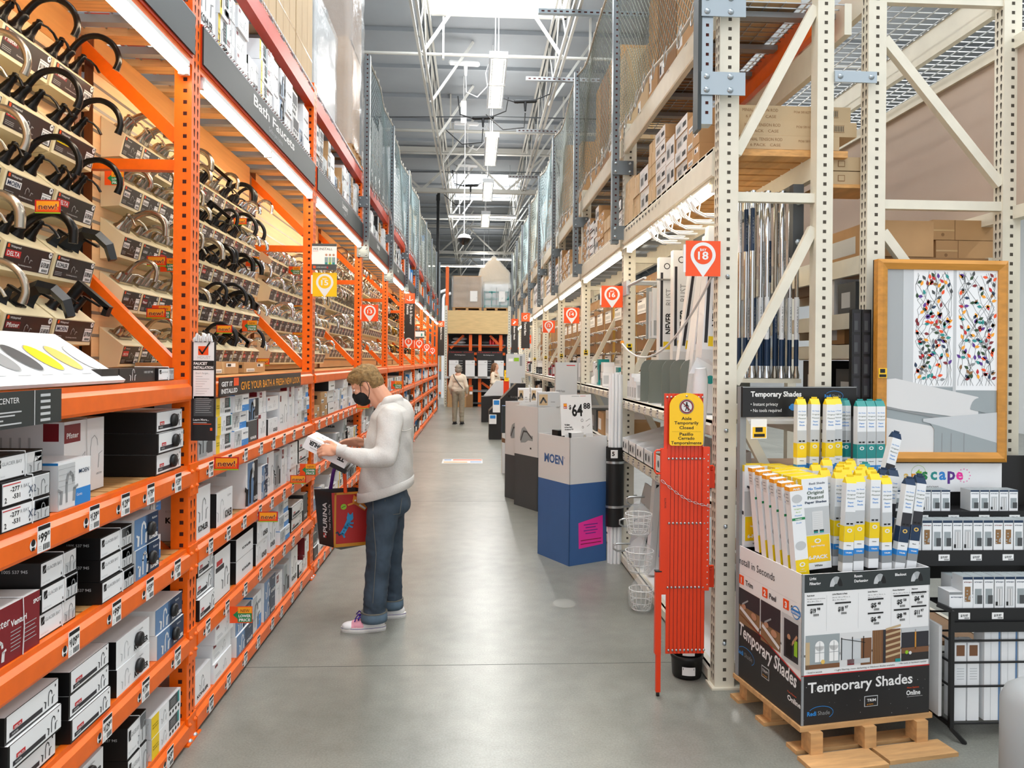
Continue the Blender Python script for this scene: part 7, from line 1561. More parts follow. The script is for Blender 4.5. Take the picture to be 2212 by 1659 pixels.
b.text(PT(1), 'Weller', .03, 1.185, .02, 'ink', bold=.04); b.text(PT(1), '4-Piece Bath', .03, 1.165, .016, 'ink', bold=.04); b.text(PT(1), 'Accessory Kit', .03, 1.147, .016, 'ink', bold=.04); b.text(PT(1), 'MOEN', .15, 1.107, .022, 'moen_bin', bold=.02); b.rect(PT(1), .12, 1.435, .2, 1.438, 'grey'); b.rect(PT(1), .21, 1.435, .27, 1.438, 'red')
b.ring(PT(1), .22, 1.225, .01, .013, 'dgrey'); b.stroke(PT(1), [(.26, 1.215), (.3, 1.235), (.31, 1.23)], .003, 'dgrey'); b.ring(PT(1), .225, 1.165, .007, .01, 'dgrey'); b.stroke(PT(1), [(.27, 1.17), (.29, 1.18), (.3, 1.19)], .003, 'dgrey')
for x0 in (.03, .255): b.box(x0, x0+.075, -.002, .002, 1.02, 1.11, 'offwhite', T=Tm)
b.build('price_card', t)
b = MB(); b.box(.05, .18, .05, .2, .98, 1.12, {'*': 'offwhite', '-x': 'ink'}); b.box(.02, .12, .21, .3, .95, 1.13, 'ink'); b.build('boxed_kit', t)
def g2d(b, P):
    b.poly(P(1), [(.06, .86), (.1, .9), (.15, .88), (.19, .82), (.22, .8), (.22, .76), (.17, .79), (.12, .8), (.08, .76)], 'dgrey'); b.disc(P(2), .13, .9, .03, 'chrome', 14, .015); b.text(P(1), 'GLACIER BAY', .08, 1.28, .022, 'grey')
def side2(b, P):
    b.text(P(1), 'GLACIER BAY', .12, 1.27, .03, 'grey', fit=.26); b.poly(P(1), [(.07, 1.265), (.07, 1.3), (.1, 1.3), (.1, 1.28)], 'ink')
    b.poly(P(1), [(.12, .82), (.16, .93), (.22, .96), (.27, .92), (.33, .86), (.4, .86), (.4, .80), (.3, .80), (.24, .77), (.14, .76)], 'photo_grey'); b.stroke(P(2), [(.14, .79), (.2, .9), (.27, .9), (.38, .83)], .02, 'dgrey'); b.rect(P(1), .34, .7, .37, .72, 'ink')
bin3('cardboard_bin', (.74, 8.5), (.36, .2), .42, .5, 1.20, .62, 'offwhite', 'dgrey', 'white over charcoal faucet bin directly behind the blue bin', None, side2, cat='display bin')
bin3('cardboard_bin', (.56, 9.15), (.36, .2), .3, .32, 1.22, .55, 'offwhite', 'dgrey', 'narrow white over charcoal bin left of the wider one', None, side2, cat='display bin')
for i, (x, y, z, w, h, m_) in enumerate(((.75, 8.62, 1.2, .25, .17, 'lgrey'), (.98, 8.85, 1.2, .26, .52, 'lgrey'), (.56, 9.3, 1.22, .14, .17, 'white'), (.72, 9.3, 1.22, .14, .17, 'white'), (.8, 9.0, 1.2, .15, .15, 'offwhite'))):
    b = MB(); b.box(0, w, 0, .12, 0, h, m_); P = plane((0, 0, 0), (1, 0, 0), (0, 0, 1), .001)
    if h < .3: b.rect(P(1), w*.05, h*.1, w*.45, h*.85, 'kraft_light'); b.stroke(P(2), [(w*.12, h*.25), (w*.25, h*.6), (w*.38, h*.3)], .02, 'dgrey'); b.rect(P(1), w*.6, h*.3, w*.8, h*.35, 'grey')
    else: b.text(P(1), 'MOEN Engage', w*.04, h*.32, .03, 'ink', fit=w*.4); b.rect(P(1), w*.5, h*.92, w*.9, h*.94, 'red')
    tag(b.build('faucet_box', loc=(x, y, z)), '%s on top of the charcoal and white bins' % ['grey faucet box', 'large grey panel box', 'left small picture box', 'right small picture box', 'low wide box'][i], 'box')
# flat standing panel, navy slanted bin, low black bins, grey panels
b = MB(); b.box(0, .36, 0, .12, 0, .62, 'kraft_light'); b.box(0, .36, 0, .12, .62, 1.04, 'moen_bin'); P = plane((0, 0, 0), (1, 0, 0), (0, 0, 1), .001); b.rect(P(1), 0, .62, .36, 1.04, 'sign_grey'); b.rect(P(1), 0, 0, .36, .62, 'offwhite'); b.text(P(2), 'Banbury', .06, .84, .06, 'white', bold=.03, fit=.2); b.text(P(2), 'Bathroom', .12, .72, .03, 'lgrey'); b.poly(P(2), [(0, .55), (.36, .42), (.36, .38), (0, .48)], 'photo_warm'); b.rect(P(2), .16, .36, .36, .38, 'dgrey'); b.disc(P(3), .18, .37, .03, 'dgrey', 12)
tag(b.build('sign_stand', loc=(.44, 11.4, 0)), 'slate and cream standing panel reading Banbury', 'display panel')
def wedge(C, w, d, h0, h1, m, lab):
    b = MB(); b.prism([(0, 0), (w, 0), (w, h1), (w*.75, h1), (0, h0)], 0, d, m); o = b.build('slanted_bin', loc=C); tag(o, lab, 'display bin'); return o
wedge((.34, 16.3, 0), .8, .6, .62, 1.24, 'label_black', 'near-black slanted display bin behind the Banbury panel')
b = MB(); b.box(0, .42, 0, .06, 0, .52, 'lgrey'); P = plane((0, 0, 0), (1, 0, 0), (0, 0, 1), .001); b.rect(P(1), .05, .36, .15, .42, 'white'); b.rect(P(1), .17, .36, .28, .44, 'lime'); b.rect(P(1), .3, .26, .35, .48, 'grey'); b.rect(P(1), .08, -.12, .34, .0, 'lgrey')
tag(b.build('header_card', loc=(.71, 16.33, 1.365)), 'pale card with small pictures standing over the slanted dark bin', 'card')
wedge((.22, 20.9, 0), .75, .5, .72, .74, 'label_black', 'low black cardboard bin farthest along the aisle'); 
b = MB(); b.prism([(0, .0), (.75, 0), (.75, .42), (.35, .42)], 0, .1, 'lgrey'); tag(b.build('header_card', loc=(.28, 20.88, .75)), 'pale slanted card over the farthest black bin', 'card')
for i, (x, y, z, h) in enumerate(((.42, 16.24, .6, .28), (.34, 16.2, .35, .2), (.85, 21.4, .72, .3))):
    b = MB(); b.box(0, .16, 0, .1, 0, h, 'white'); P = plane((0, 0, 0), (1, 0, 0), (0, 0, 1), .001); b.rect(P(1), .02, h*.6, .14, h*.95, 'moen_blue'); tag(b.build('faucet_box', loc=(x, y, z)), 'small white and blue box resting on the dark bins, %s' % ['upper', 'lower', 'farthest'][i], 'box')
for i in range(9):   # extra boxed stock standing between bins and rack
    b = MB(); h = R.uniform(.3, 1.0); (1/(i != 3) if 0 else 0); b.box(0, .25, 0, .3, 0, h, R.choice(['white', 'lgrey', 'dgrey', 'black'])); P = plane((0, 0, 0), (1, 0, 0), (0, 0, 1), .001); b.rect(P(1), .03, h*.5, .2, h*.9, R.choice(['paper', 'grey', 'teal'])); tag(b.build('stock_box', loc=(1.01, 11.9+1.5*i+(1.0 if i == 3 else 0), 0)), 'boxed stock on the floor against the right rack, %s past the Banbury panel' % ordn(i), 'box', 'floor stock along the right rack')
# floor decal
b = MB(); Pf = lambda x, y: (x, y, .0012); Pg = lambda x, y: (x, y, .0018); b.rect(Pf, -.53, 12.5, .16, 13.05, 'lgrey'); b.rect(Pg, -.5, 12.56, -.1, 12.72, 'kraft_light'); b.rect(Pg, -.05, 12.6, .14, 12.75, 'blue_mid'); b.rect(Pg, -.35, 12.85, .15, 13.0, 'sign_orange'); b.rect(Pg, -.5, 12.85, -.38, 13.0, 'blue_mid'); tag(b.build('floor_decal'), 'worn white, orange and blue floor sticker in the middle of the aisle', 'floor sticker')
# ================================================================ end cap at the far end
EY = 28.0
t = empty('end_cap_rack', (0, EY, 0)); tag(t, 'end rack across the aisle with a pale wood header board', 'rack')
b = MB(); b.box(-1.0, 1.27, -.06, 0, 2.75, 3.62, 'maple'); b.build('header_board', t)
for x in (-1.12, 1.26):
    b = MB(); b.box(x, x+.11, -.05, .1, 0, 3.8, 'cream'); P = plane((x, -.05, 0), (1, 0, 0), (0, 0, 1), .001)(1); holes(b, P, .055, .1, 3.7, m='cream_hole', step=.1, s=.03); b.build('post', t)
for x in (-1.1, -.2, .16, .95): b = MB(); b.box(x, x+.12, .15, .3, 0, 5.3 if x == -1.1 else 3.6, 'orange'); b.build('post', t)
for z in (1.5, 1.9, 2.2): b = MB(); b.box(-1, 1.2, .5, .55, z+.05, z+.15, 'orange_beam'); b.build('beam', t)
for a, c_ in (((-.9, 2.2), (-.4, 2.7)), ((.3, 1.6), (-.1, 1.9)), ((.6, 2.7), (1.1, 2.2)), ((.2, 1.9), (.9, 1.5)), ((.3, .9), (1., .4))): b = MB(); b.bar((a[0], .35, a[1]), (c_[0], .35, c_[1]), .05, .09, 'orange'); b.build('brace', t)
b = MB(); b.box(-1.1, 1.3, -.1, .5, 1.06, 1.14, 'offwhite'); b.build('shelf', t)
b = MB(); b.box(-1.1, 1.3, 1.3, 1.33, 0, 3.6, 'black'); b.box(-1.1, 1.3, .1, 1.3, 2.72, 2.75, 'black'); b.build('back_board', t)
b = MB(); b.box(-1.0, 1.2, .31, .6, 2.31, 2.35, 'grey'); b.build('shelf', t)
b = MB(); b.box(-1.1, 1.3, .1, 1.2, .55, .6, 'grey'); b.box(-1.1, 1.3, .1, 1.2, .1, .15, 'dgrey'); b.build('shelf', t)
for i, x in enumerate((-.98, .1)):
    b = MB(); b.box(0, .98, 0, .03, 0, .95, 'black'); P = plane((0, 0, 0), (1, 0, 0), (0, 0, 1), .003); b.text(P(1), 'MAGIC CHEF', .05, .88, .05, 'red', fit=.9); b.text(P(1), 'Mini Refrigerators', .25, .78, .05, 'white', fit=.4)
    for q in range(5): b.rect(P(1), .42, .2+.09*q, .55, .215+.09*q, 'lgrey')
    tag(b.build('sign_board', loc=(x, EY-.03, 1.15)), 'black sign panel behind the white mini fridges, %s' % ['left one', 'right one'][i], 'display panel', 'black panels on the end rack')
for i, x in enumerate((-.93, -.32, .15, .76)):
    b = MB(); b.box(0, .35, 0, .3, 0, .60, 'white_gloss'); P = plane((0, 0, 0), (1, 0, 0), (0, 0, 1), .002); b.rect(P(1), 0, .44, .35, .445, 'grey'); b.rect(P(1), .24, .52, .31, .54, 'grey'); tag(b.build('mini_fridge', loc=(x, EY-.35, 1.145)), 'white mini fridge on the end rack shelf, %s from left' % ordn(i), 'mini fridge', 'mini fridges on the end rack')
b = MB(); b.box(0, .95, 0, .4, 0, .8, 'kraft'); b.box(.7, .95, -.01, 0, 0, .8, 'kraft_dark'); P = plane((0, 0, 0), (1, 0, 0), (0, 0, 1), .012); b.rect(P(1), .82, .62, .93, .76, 'sign_orange'); b.rect(P(1), .82, .48, .93, .58, 'paper'); tag(b.build('large_carton', loc=(-.98, EY-.4, .0)), 'large brown carton on the floor under the end rack shelf', 'box')
for i in range(3): b = MB(); b.ell((.3, .2, .075), (.28, .14, .07), 'lgrey' if i < 2 else 'dgrey'); tag(b.build('folded_bag', loc=(-.9+.05*i+(.95 if i == 2 else 0), EY+.33, 2.352+.14*(i % 2))), 'pale sack lying on the high shelf of the end rack, %s' % ['lower', 'upper', 'dark one'][i], 'sack')
for i in range(5): b = MB(); b.lathe([(.05, 0), (.05, .16), (.02, .2), (.02, .24)], 'red', n=10); tag(b.build('red_bottle', loc=(.62+.11*i, EY+.4, 2.352)), 'small red bottle high on the end rack, %s from left' % ordn(i), 'bottle', 'red bottles on the end rack')
for i, (x, w, h, m_, lb) in enumerate(((-.83, 1.1, 1.25, 'kraft', 'shrink-wrapped brown carton load on a pallet over the wood header'), (.35, .95, 1.05, 'lgrey', 'shrink-wrapped pale load in a green crate over the wood header'))):
    t = empty('pallet_load', (x, EY+.1, 3.62)); tag(t, lb, 'pallet load')
    b = MB(); b.box(0, w, 0, 1, .1, .13, 'pallet_wood'); b.box(0, w, 0, 1, 0, .02, 'pallet_wood'); [b.box(q, q+.1, 0, 1, .02, .1, 'pallet_wood') for q in (0, w/2-.05, w-.1)]; b.build('pallet', t)
    for r in range(int(h/.3)):
        for c_ in range(2): b = MB(); b.box(.02+c_*w*.49, .01+(c_+1)*w*.49-.01, 0, .9, .135+r*.3, .135+r*.3+.29, m_ if not (i and r > 1) else 'moen_bin' if c_ == 9 else 'white'); b.build('carton', t)
    if i: b = MB(); [b.bar((q, -.02, .13), (q, -.02, .75), .04, .04, 'teal') for q in (.03, .3, .6, .92)]; [b.bar((0, -.02, z), (w, -.02, z), .04, .04, 'teal') for z in (.2, .45, .72)]; b.build('crate', t)
    b = MB(); wrapbox(b, -.02, w+.02, -.03, .95, .13, h+.05, 'plastic_wrap', .03, seed=i); P = plane((0, -.06, 0), (1, 0, 0), (0, 0, 1), .001); b.rect(P(1), w*.6, .35, w*.85, .75, 'paper'); b.build('stretch_wrap', t)
t = empty('pallet_load', (.15, EY+1.3, 4.61)); tag(t, 'peaked heap under clear wrap rising behind the pale load', 'pallet load'); b = MB(); b.prism([(-.1, 0), (1.25, 0), (1.2, .6), (.6, 1.25), (.1, .7)], 0, .8, 'kraft_light'); b.build('carton', t); b = MB(); b.prism([(-.15, 0), (1.3, 0), (1.25, .62), (.6, 1.32), (.05, .72)], -.05, .85, 'plastic_wrap'); b.build('stretch_wrap', t)
b = MB(); b.box(-.1, 1.3, EY+1.2, EY+2.2, 3.62, 4.6, 'lgrey'); tag(b.build('stacked_crates'), 'pale stacked crates under the peaked wrapped heap', 'crates')
# beyond: further racks, pipes and a second small yellow gate sign
b = MB(); b.box(0, .12, 0, .02, 0, .3, 'sign_yellow'); P = plane((0, 0, 0), (1, 0, 0), (0, 0, 1), .002); b.ring(P(1), .06, .22, .02, .032, 'red'); b.rect(P(1), .02, .05, .1, .06, 'ink'); b.rect(P(1), .02, .09, .1, .1, 'ink'); b.box(-.02, .13, .02, .05, -1.18, .02, 'gate_orange'); tag(b.build('gate_sign', loc=(.83, 20.2, 1.18)), 'small far yellow warning sign beside the woman at the bins', 'sign')
for i, (x, y) in enumerate(((-1.62, 33), (-1.45, 34.5), (-1.95, 30))): b = MB(); b.tube([(0, 0, 0), (0, 0, 4.6), (.05, 0, 4.75), (.35, 0, 4.85)], .07, 'white', 10); tag(b.build('white_pipe', loc=(x, y, 0)), 'tall white pipe seen past the end of the left rack, %s' % ordn(i), 'pipe', 'white pipes past the left rack')
for i in range(4):
    t = empty('distant_rack', (-7.5+i*4.3, 36, 0)); tag(t, 'dim orange rack across the far end of the store, %s from left' % ordn(i), 'rack', 'racks across the far end'); 
    for x in (0, 2.4): b = MB(); b.box(x, x+.1, 0, .1, 0, 5, 'orange'); b.build('post', t)
    for z in (.1, 1.2, 2.3, 3.4): b = MB(); b.box(0, 2.5, 0, .08, z, z+.1, 'orange_beam'); b.build('beam', t)
    for z in (.2, 1.3, 2.4, 3.5): b = MB(); b.box(.2, 2.3, .1, .8, z, z+R.uniform(.4, .8), R.choice(['kraft', 'white', 'lgrey', 'dgrey'])); b.build('load', t)
# ================================================================ people
def blob(name, mb, vox, parent=None, it=3, loc=None, sub=None, T=None):
    if T is not None: mb.v = [tuple(T @ V(p)) for p in mb.v]
    o = mb.build(name+'_src'); m = o.modifiers.new('r', 'REMESH'); m.mode = 'VOXEL'; m.voxel_size = vox; m.use_smooth_shade = True
    s = o.modifiers.new('s', 'SMOOTH'); s.iterations = it; s.factor = .5
    dg = bpy.context.evaluated_depsgraph_get(); me = bpy.data.meshes.new_from_object(o.evaluated_get(dg)); me.name = name
    if sub:
        for v in me.vertices: v.co += V(sub(v.co, v.normal))
    me.materials.clear(); me.materials.append(M[mb.sl[0]])
    for p in me.polygons: p.material_index = 0; p.use_smooth = True
    old = o.data; bpy.data.objects.remove(o); bpy.data.meshes.remove(old)
    return from_mesh(name, me, parent=parent)
def head(b, c, f, u, m, s=1.0):
    f = V(f).normalized(); u = V(u); u = (u-f*u.dot(f)).normalized(); l = u.cross(f)
    Rm = Matrix((f, l, u)).transposed(); at = lambda a, b_, c_: V(c)+Rm @ V((a*s, b_*s, c_*s))
    b.ell(at(-.005, 0, .03), (.098*s, .078*s, .092*s), m, Rm); b.ell(at(.022, 0, -.03), (.074*s, .062*s, .07*s), m, Rm); b.ell(at(.04, 0, -.075), (.048*s, .046*s, .036*s), m, Rm)
    b.ell(at(.078, 0, .03), (.018*s, .055*s, .016*s), m, Rm); b.cap(at(.088, 0, .018), at(.105, 0, -.02), .009*s, .014*s, m, 10); b.ell(at(.085, 0, -.055), (.014*s, .026*s, .012*s), m, Rm)
    for y in (-1, 1): b.ell(at(.072, y*.035, -.01), (.022*s, .022*s, .024*s), m, Rm); b.ell(at(-.004, y*.080, -.005), (.019*s, .008*s, .032*s), m, Rm); b.ell(at(.004, y*.082, -.03), (.009*s, .006*s, .01*s), m, Rm)
    return at, Rm
def hand(b, W, d, n, side, m, curl=(.5, .7, .5), spread=.02, s=1.0):
    W = V(W); d = V(d).normalized(); n = V(n); n = (n-d*n.dot(d)).normalized(); a = d.cross(n)
    Rm = Matrix((d, a, n)).transposed(); b.ell(W+d*.045*s, (.052*s, .041*s, .017*s), m, Rm); b.cap(W-d*.03*s, W+d*.02*s, .027*s, .026*s, m, 12)
    L = [(.040, .026, .020), (.045, .030, .021), (.042, .028, .021), (.033, .021, .018)]
    for i in range(4):
        k = i if side < 0 else 3-i
        p = W+d*(.088-.004*abs(i-1.2))*s+a*(-.030+.0205*k)*s; t = 0; q = L[i]
        b.cap(W+d*.05*s+a*(-.024+.016*k)*s, p, .011*s, .0105*s, m, 10)
        for j in range(3):
            t += curl[j]*(1+.08*i); dd = d*cos(t)+n*sin(t)+a*(-.5+k/3)*spread; e = p+dd*q[j]*s; b.cap(p, e, (.0098-.0012*j)*s, (.0090-.0013*j)*s, m, 10); p = e
    p = W+d*.02*s+a*side*.03*s; dd = (d*.72+a*side*.6+n*.25).normalized(); e = p+dd*.045*s; b.cap(p, e, .015*s, .0115*s, m, 10); d2 = (d*.9+a*side*.25+n*.35).normalized(); e2 = e+d2*.032*s; b.cap(e, e2, .0115*s, .0105*s, m, 10); b.cap(e2, e2+(d2+n*.3).normalized()*.024*s, .0105*s, .0085*s, m, 10)
def W_(px, py, Y): return V(((px-1024)*Y/F, Y, EYE-(py-778.3)*Y/F))
YB = 4.92
t = empty('person', (-.56, 4.9, 0)); tag(t, 'person in pale grey hoodie, black mask and cuffed jeans reading a white box', 'person')
def loc(b):
    b.v = [(x+.56, y-4.9, z) for x, y, z in b.v]; return b
# body
b = MB(); hc = W_(795, 833, YB); ff = V((-.86, -.06, -.50)); uu = V((-.50, 0, .86))
at, HR = head(b, hc, ff, uu, 'skin', .98)
nb = W_(846, 885, YB)
b.cap(at(-.045, 0, -.05), nb, .058, .068, 'skin'); b.cap(at(0.0, 0, -.07), nb+V((-.02, 0, 0)), .05, .05, 'skin')
hipc = W_(838, 1065, YB); b.cap(nb, hipc, .08, .1, 'skin')
eL, wL = W_(838, 985, 4.62), W_(735, 973, 4.60); eR, wR = W_(838, 985, 5.16), W_(790, 957, 4.98)
for sh, e, w in ((V((nb.x, 4.74, nb.z-.06)), eL, wL), (V((nb.x, 5.1, nb.z-.06)), eR, wR)):
    b.cap(nb, sh, .05, .04, 'skin'); b.cap(sh, e, .04, .035, 'skin'); b.cap(e, w, .035, .024, 'skin')
hand(b, wL, (-.97, .06, .05), (-.05, .8, -.55), -1, 'skin', curl=(.55, .75, .55), s=1.05)
hand(b, wR, (-.95, -.18, .10), (0, -.7, -.7), 1, 'skin', curl=(.25, .3, .2), s=1.0)
kN, aN = W_(824, 1195, 4.8), W_(814, 1330, 4.78); kF, aF = W_(850, 1195, 5.04), W_(853, 1310, 5.03)
for k_, a_ in ((kN, aN), (kF, aF)): b.cap(hipc, k_, .06, .05, 'skin'); b.cap(k_, a_, .05, .035, 'skin')
o = blob('body', loc(b), .0055, t, 2)
# eyes
b = MB()
for y in (-1, 1): b.ell(at(.083, y*.033, .008), (.010, .012, .009), 'white', HR, 12, 8); b.ell(at(.0915, y*.033, .003), (.004, .006, .006), 'dgrey', HR, 10, 6)
loc(b).build('eyes', t)
# hair: cap of noisy volume, short at the nape
b = MB(); b.ell(at(-.018, 0, .052), (.101, .087, .086), 'hair', HR); b.ell(at(-.055, 0, .005), (.064, .077, .075), 'hair', HR); b.ell(at(.045, 0, .085), (.052, .062, .036), 'hair', HR); b.ell(at(-.06, 0, -.045), (.04, .058, .03), 'hair', HR); b.ell(at(.0, 0, .115), (.07, .06, .025), 'hair', HR)
for y in (-1, 1): b.ell(at(.012, y*.064, .035), (.03, .014, .034), 'hair', HR)
blob('hair', loc(b), .006, t, 1, sub=lambda c, n: n*(.004*noise.noise(c*45)+.005*noise.noise(c*130)))
# mask and loops, earring
b = MB(); b.ell(at(.062, 0, -.052), (.062, .067, .052), 'mask', HR); b.ell(at(.1, 0, -.03), (.022, .028, .03), 'mask', HR); b.ell(at(.05, 0, -.095), (.05, .045, .022), 'mask', HR)
blob('mask', loc(b), .005, t, 2)
b = MB()
for y in (-1, 1):
    b.tube([at(.05, y*.064, -.025), at(.03, y*.078, .02), at(.006, y*.088, .036), at(-.018, y*.088, .015), at(-.014, y*.086, -.02), at(.0, y*.08, -.05), at(.03, y*.066, -.085)], .0022, 'mask', 6)
loc(b).build('mask_loops', t)
b = MB(); b.tube([at(.004, -.092, -.042)+V((.009*cos(q), 0, -.009+.009*sin(q))) for q in [i*pi/7 for i in range(15)]], .0022, 'gold', 6); loc(b).build('earring', t)
# hoodie
b = MB(); Y = YB
vs = []; n = 36; rows = [(862, 848, .050, .075), (872, 850, .085, .13), (884, 851, .115, .185), (900, 850, .132, .212), (925, 848, .146, .215), (960, 844, .155, .21), (1000, 841, .166, .212), (1040, 838, .176, .218), (1095, 837, .178, .22)]
for py, cx, hx, hy in rows:
    c0 = W_(cx, py, Y)
    for i in range(n): a = 2*pi*i/n; q = 2.4; ca, sa = cos(a), sin(a); vs.append((c0.x+hx*math.copysign(abs(ca)**(2/q), ca), Y+hy*math.copysign(abs(sa)**(2/q), sa), c0.z))
k9 = len(rows); b.add(vs, [(j*n+i, j*n+(i+1) % n, (j+1)*n+(i+1) % n, (j+1)*n+i) for j in range(k9-1) for i in range(n)][::1], 'hoodie', True); b.add(vs, [tuple(range(n))[::-1], tuple(range((k9-1)*n, k9*n))], 'hoodie')
shL = W_(846, 902, 4.73); b.cap(shL, W_(838, 985, 4.63), .082, .068, 'hoodie', 18); b.cap(W_(838, 985, 4.63), W_(790, 990, 4.60), .068, .060, 'hoodie', 18); b.cap(W_(790, 990, 4.60), W_(742, 975, 4.60), .058, .038, 'hoodie', 16)
shR = W_(846, 902, 5.11); b.cap(shR, W_(838, 985, 5.16), .08, .065, 'hoodie', 18); b.cap(W_(838, 985, 5.16), W_(796, 960, 5.0), .06, .04, 'hoodie', 16)
def wr(c, n):
    d = V((0, 0, 0)); 
    d += n*(.004*sin(c.z*38+c.x*55+c.y*17)*max(0, noise.noise(c*7)+.45)+.006*noise.noise(c*11)); return d
def cutz(o, z, below=True, off=0.0):
    bm = bmesh.new(); bm.from_mesh(o.data); bmesh.ops.bisect_plane(bm, geom=bm.verts[:]+bm.edges[:]+bm.faces[:], plane_co=(0, 0, z), plane_no=(off, 0, 1), clear_inner=below, clear_outer=not below)
    bmesh.ops.holes_fill(bm, edges=[e for e in bm.edges if e.is_boundary]); bm.to_mesh(o.data); bm.free()
o = blob('hoodie', loc(b), .009, t, 4, sub=wr); cutz(o, .868, True, -.30)
b = MB(); n = 44; vs = []
for j in range(4):
    for i in range(n):
        a = 2*pi*i/n; q = 2.4; ca, sa = cos(a), sin(a); k_ = (1.0, 1.03, 1.03, .99)[j]; zz = (.062, .056, .006, 0)[j]
        lx = .178*math.copysign(abs(ca)**(2/q), ca)*k_; ly = .221*math.copysign(abs(sa)**(2/q), sa)*k_; cx_ = W_(837.5, 1060, YB).x; vs.append(V((cx_+lx, YB+ly, .868+.30*(cx_+lx+.56)+zz-.008)))
b.add(vs, [(j*n+i, j*n+(i+1) % n, (j+1)*n+(i+1) % n, (j+1)*n+i) for j in range(3) for i in range(n)], 'hoodie', True); loc(b).build('hoodie_hem', t)
b = MB(); b.ell(W_(866, 876, YB), (.075, .115, .055), 'hoodie', Matrix.Rotation(.55, 3, 'Y')); b.ell(W_(880, 893, YB), (.05, .11, .10), 'hoodie', Matrix.Rotation(-.25, 3, 'Y')); b.ell(W_(886, 912, YB), (.032, .08, .05), 'hoodie', Matrix.Rotation(-.1, 3, 'Y')); b.cap(W_(838, 866, YB-.09), W_(862, 862, YB-.06), .03, .035, 'hoodie'); b.cap(W_(838, 866, YB+.09), W_(862, 862, YB+.06), .03, .035, 'hoodie'); b.cap(W_(822, 895, YB-.085), W_(838, 866, YB-.09), .02, .03, 'hoodie')
blob('hood', loc(b), .008, t, 3, sub=wr)
for (w_, d_) in ((wL, V((-1, 0, .03))), (wR, V((-.9, -.3, .1)))):
    b = MB(); b.tube([w_-d_*.055, w_-d_*.04, w_+d_*.0, w_+d_*.006], [.036, .039, .036, .033], 'hoodie', 18, cap=False); loc(b).build('cuff', t)
b = MB(); P = lambda x, z: W_(x, z, YB-.212+.0006*abs(x-812))
b.tube([W_(797, 1003, 4.745), W_(808, 1013, 4.722), W_(824, 1017, 4.712)], .003, 'hoodie_in', 6); loc(b).build('pocket_seam', t)
b = MB(); b.tube([W_(828, 897, 4.765), W_(838, 905, 4.725), W_(855, 921, 4.705), W_(874, 931, 4.715), W_(890, 926, 4.765)], .0035, 'hoodie_in', 6, cr=4); b.tube([W_(832, 888, 4.70), W_(852, 900, 4.672), W_(866, 925, 4.672), W_(868, 955, 4.67), W_(858, 985, 4.645)], .0025, 'hoodie_in', 6, cr=4); loc(b).build('seam', t)
# jeans
b = MB(); b.ell(W_(838, 1072, YB), (.148, .172, .12), 'denim'); b.ell(W_(852, 1085, YB), (.125, .16, .1), 'denim')
b.cap(W_(832, 1100, 4.82), kN, .105, .086, 'denim', 20); b.cap(kN, W_(815, 1328, 4.78), .084, .074, 'denim', 20)
b.cap(W_(846, 1100, 5.03), kF, .105, .078, 'denim', 20); b.cap(kF, W_(854, 1308, 5.03), .076, .066, 'denim', 20)
def wj(c, n): k = .5+.6*max(0, 1-abs(c.z-.5)*3)+1.0*max(0, 1-abs(c.z-.12)*5); q = noise.noise(V((c.x*7+c.z*5, c.y*9, c.z*13))); return n*((.009*q-.007*abs(noise.noise(V((c.x*16-c.z*14, c.y*16, c.z*18+c.x*12)))))*k)
o = blob('jeans', loc(b), .009, t, 3, sub=wj); cutz(o, .055, True)
for a_, r_ in ((W_(815, 1322, 4.78), .078), (W_(854, 1303, 5.03), .068)):
    b = MB(); z0 = .062; b.lathe([(r_*.9, z0), (r_*1.06, z0), (r_*1.09, z0+.02), (r_*1.06, z0+.055), (r_*.98, z0+.06)], 'denim_light', (a_.x, a_.y, 0), n=26); b.lathe([(r_*1.075, z0+.057), (r_*1.085, z0+.06), (r_*1.075, z0+.063)], 'thread', (a_.x, a_.y, 0), n=26); loc(b).build('jeans_cuff', t)
b = MB(); b.tube([W_(810, 1075, 4.745), W_(812, 1130, 4.722), W_(818, 1195, 4.708), W_(812, 1300, 4.698)], .002, 'thread', 5); b.tube([W_(836, 1078, 4.747), W_(836, 1112, 4.735), W_(868, 1108, 4.765), W_(872, 1074, 4.79)], .002, 'thread', 5); loc(b).build('stitching', t)
# shoes
def shoe(cx, cy, L, ang, nm='shoe'):
    e = empty('shoe', (cx+.56, cy-4.9, 0), ang); e.parent = t
    b = MB(); b.ell((.06, 0, .045), (.075, .044, .045), 'white'); b.ell((-.02, 0, .04), (.08, .046, .032), 'white'); b.ell((-.085, 0, .033), (.055, .045, .026), 'white'); b.ell((.07, 0, .08), (.045, .038, .04), 'white'); q = blob('upper', b, .006, e, 3, sub=lambda c, n: V((0, 0, 0)))
    me = q.data; me.materials.append(M['shoe_pink']); 
    for p in me.polygons:
        c = p.center
        if -.075 < c.x < -.0 and c.z > .03 and abs(c.y) < .045: p.material_index = 1
    b = MB(); pr = []
    for i in range(28):
        a = 2*pi*i/28; x_ = .142*cos(a); y_ = .05*sin(a)*(1 if x_ < 0 else .9); pr.append((x_, y_))
    b.prism(pr, .0, .03, 'sole', ax='z'); b.prism([(x_*1.004, y_*1.004) for x_, y_ in pr], .023, .026, 'lace', ax='z'); b.prism([(x_*1.004, y_*1.004) for x_, y_ in pr], .004, .006, 'dgrey', ax='z'); b.build('sole', e)
    b = MB()
    for i in range(4): b.tube([(-.055+.022*i, -.028, .066+.008*i), (-.05+.022*i, 0, .078+.009*i), (-.055+.022*i, .028, .066+.008*i)], .004, 'lace', 6)
    for s_ in (-1, 1): b.tube([(-.0, 0, .1), (-.03, s_*.03, .115), (-.05, s_*.045, .09), (-.03, s_*.03, .085), (0, 0, .1)], .0045, 'lace', 6)
    b.build('laces', e)
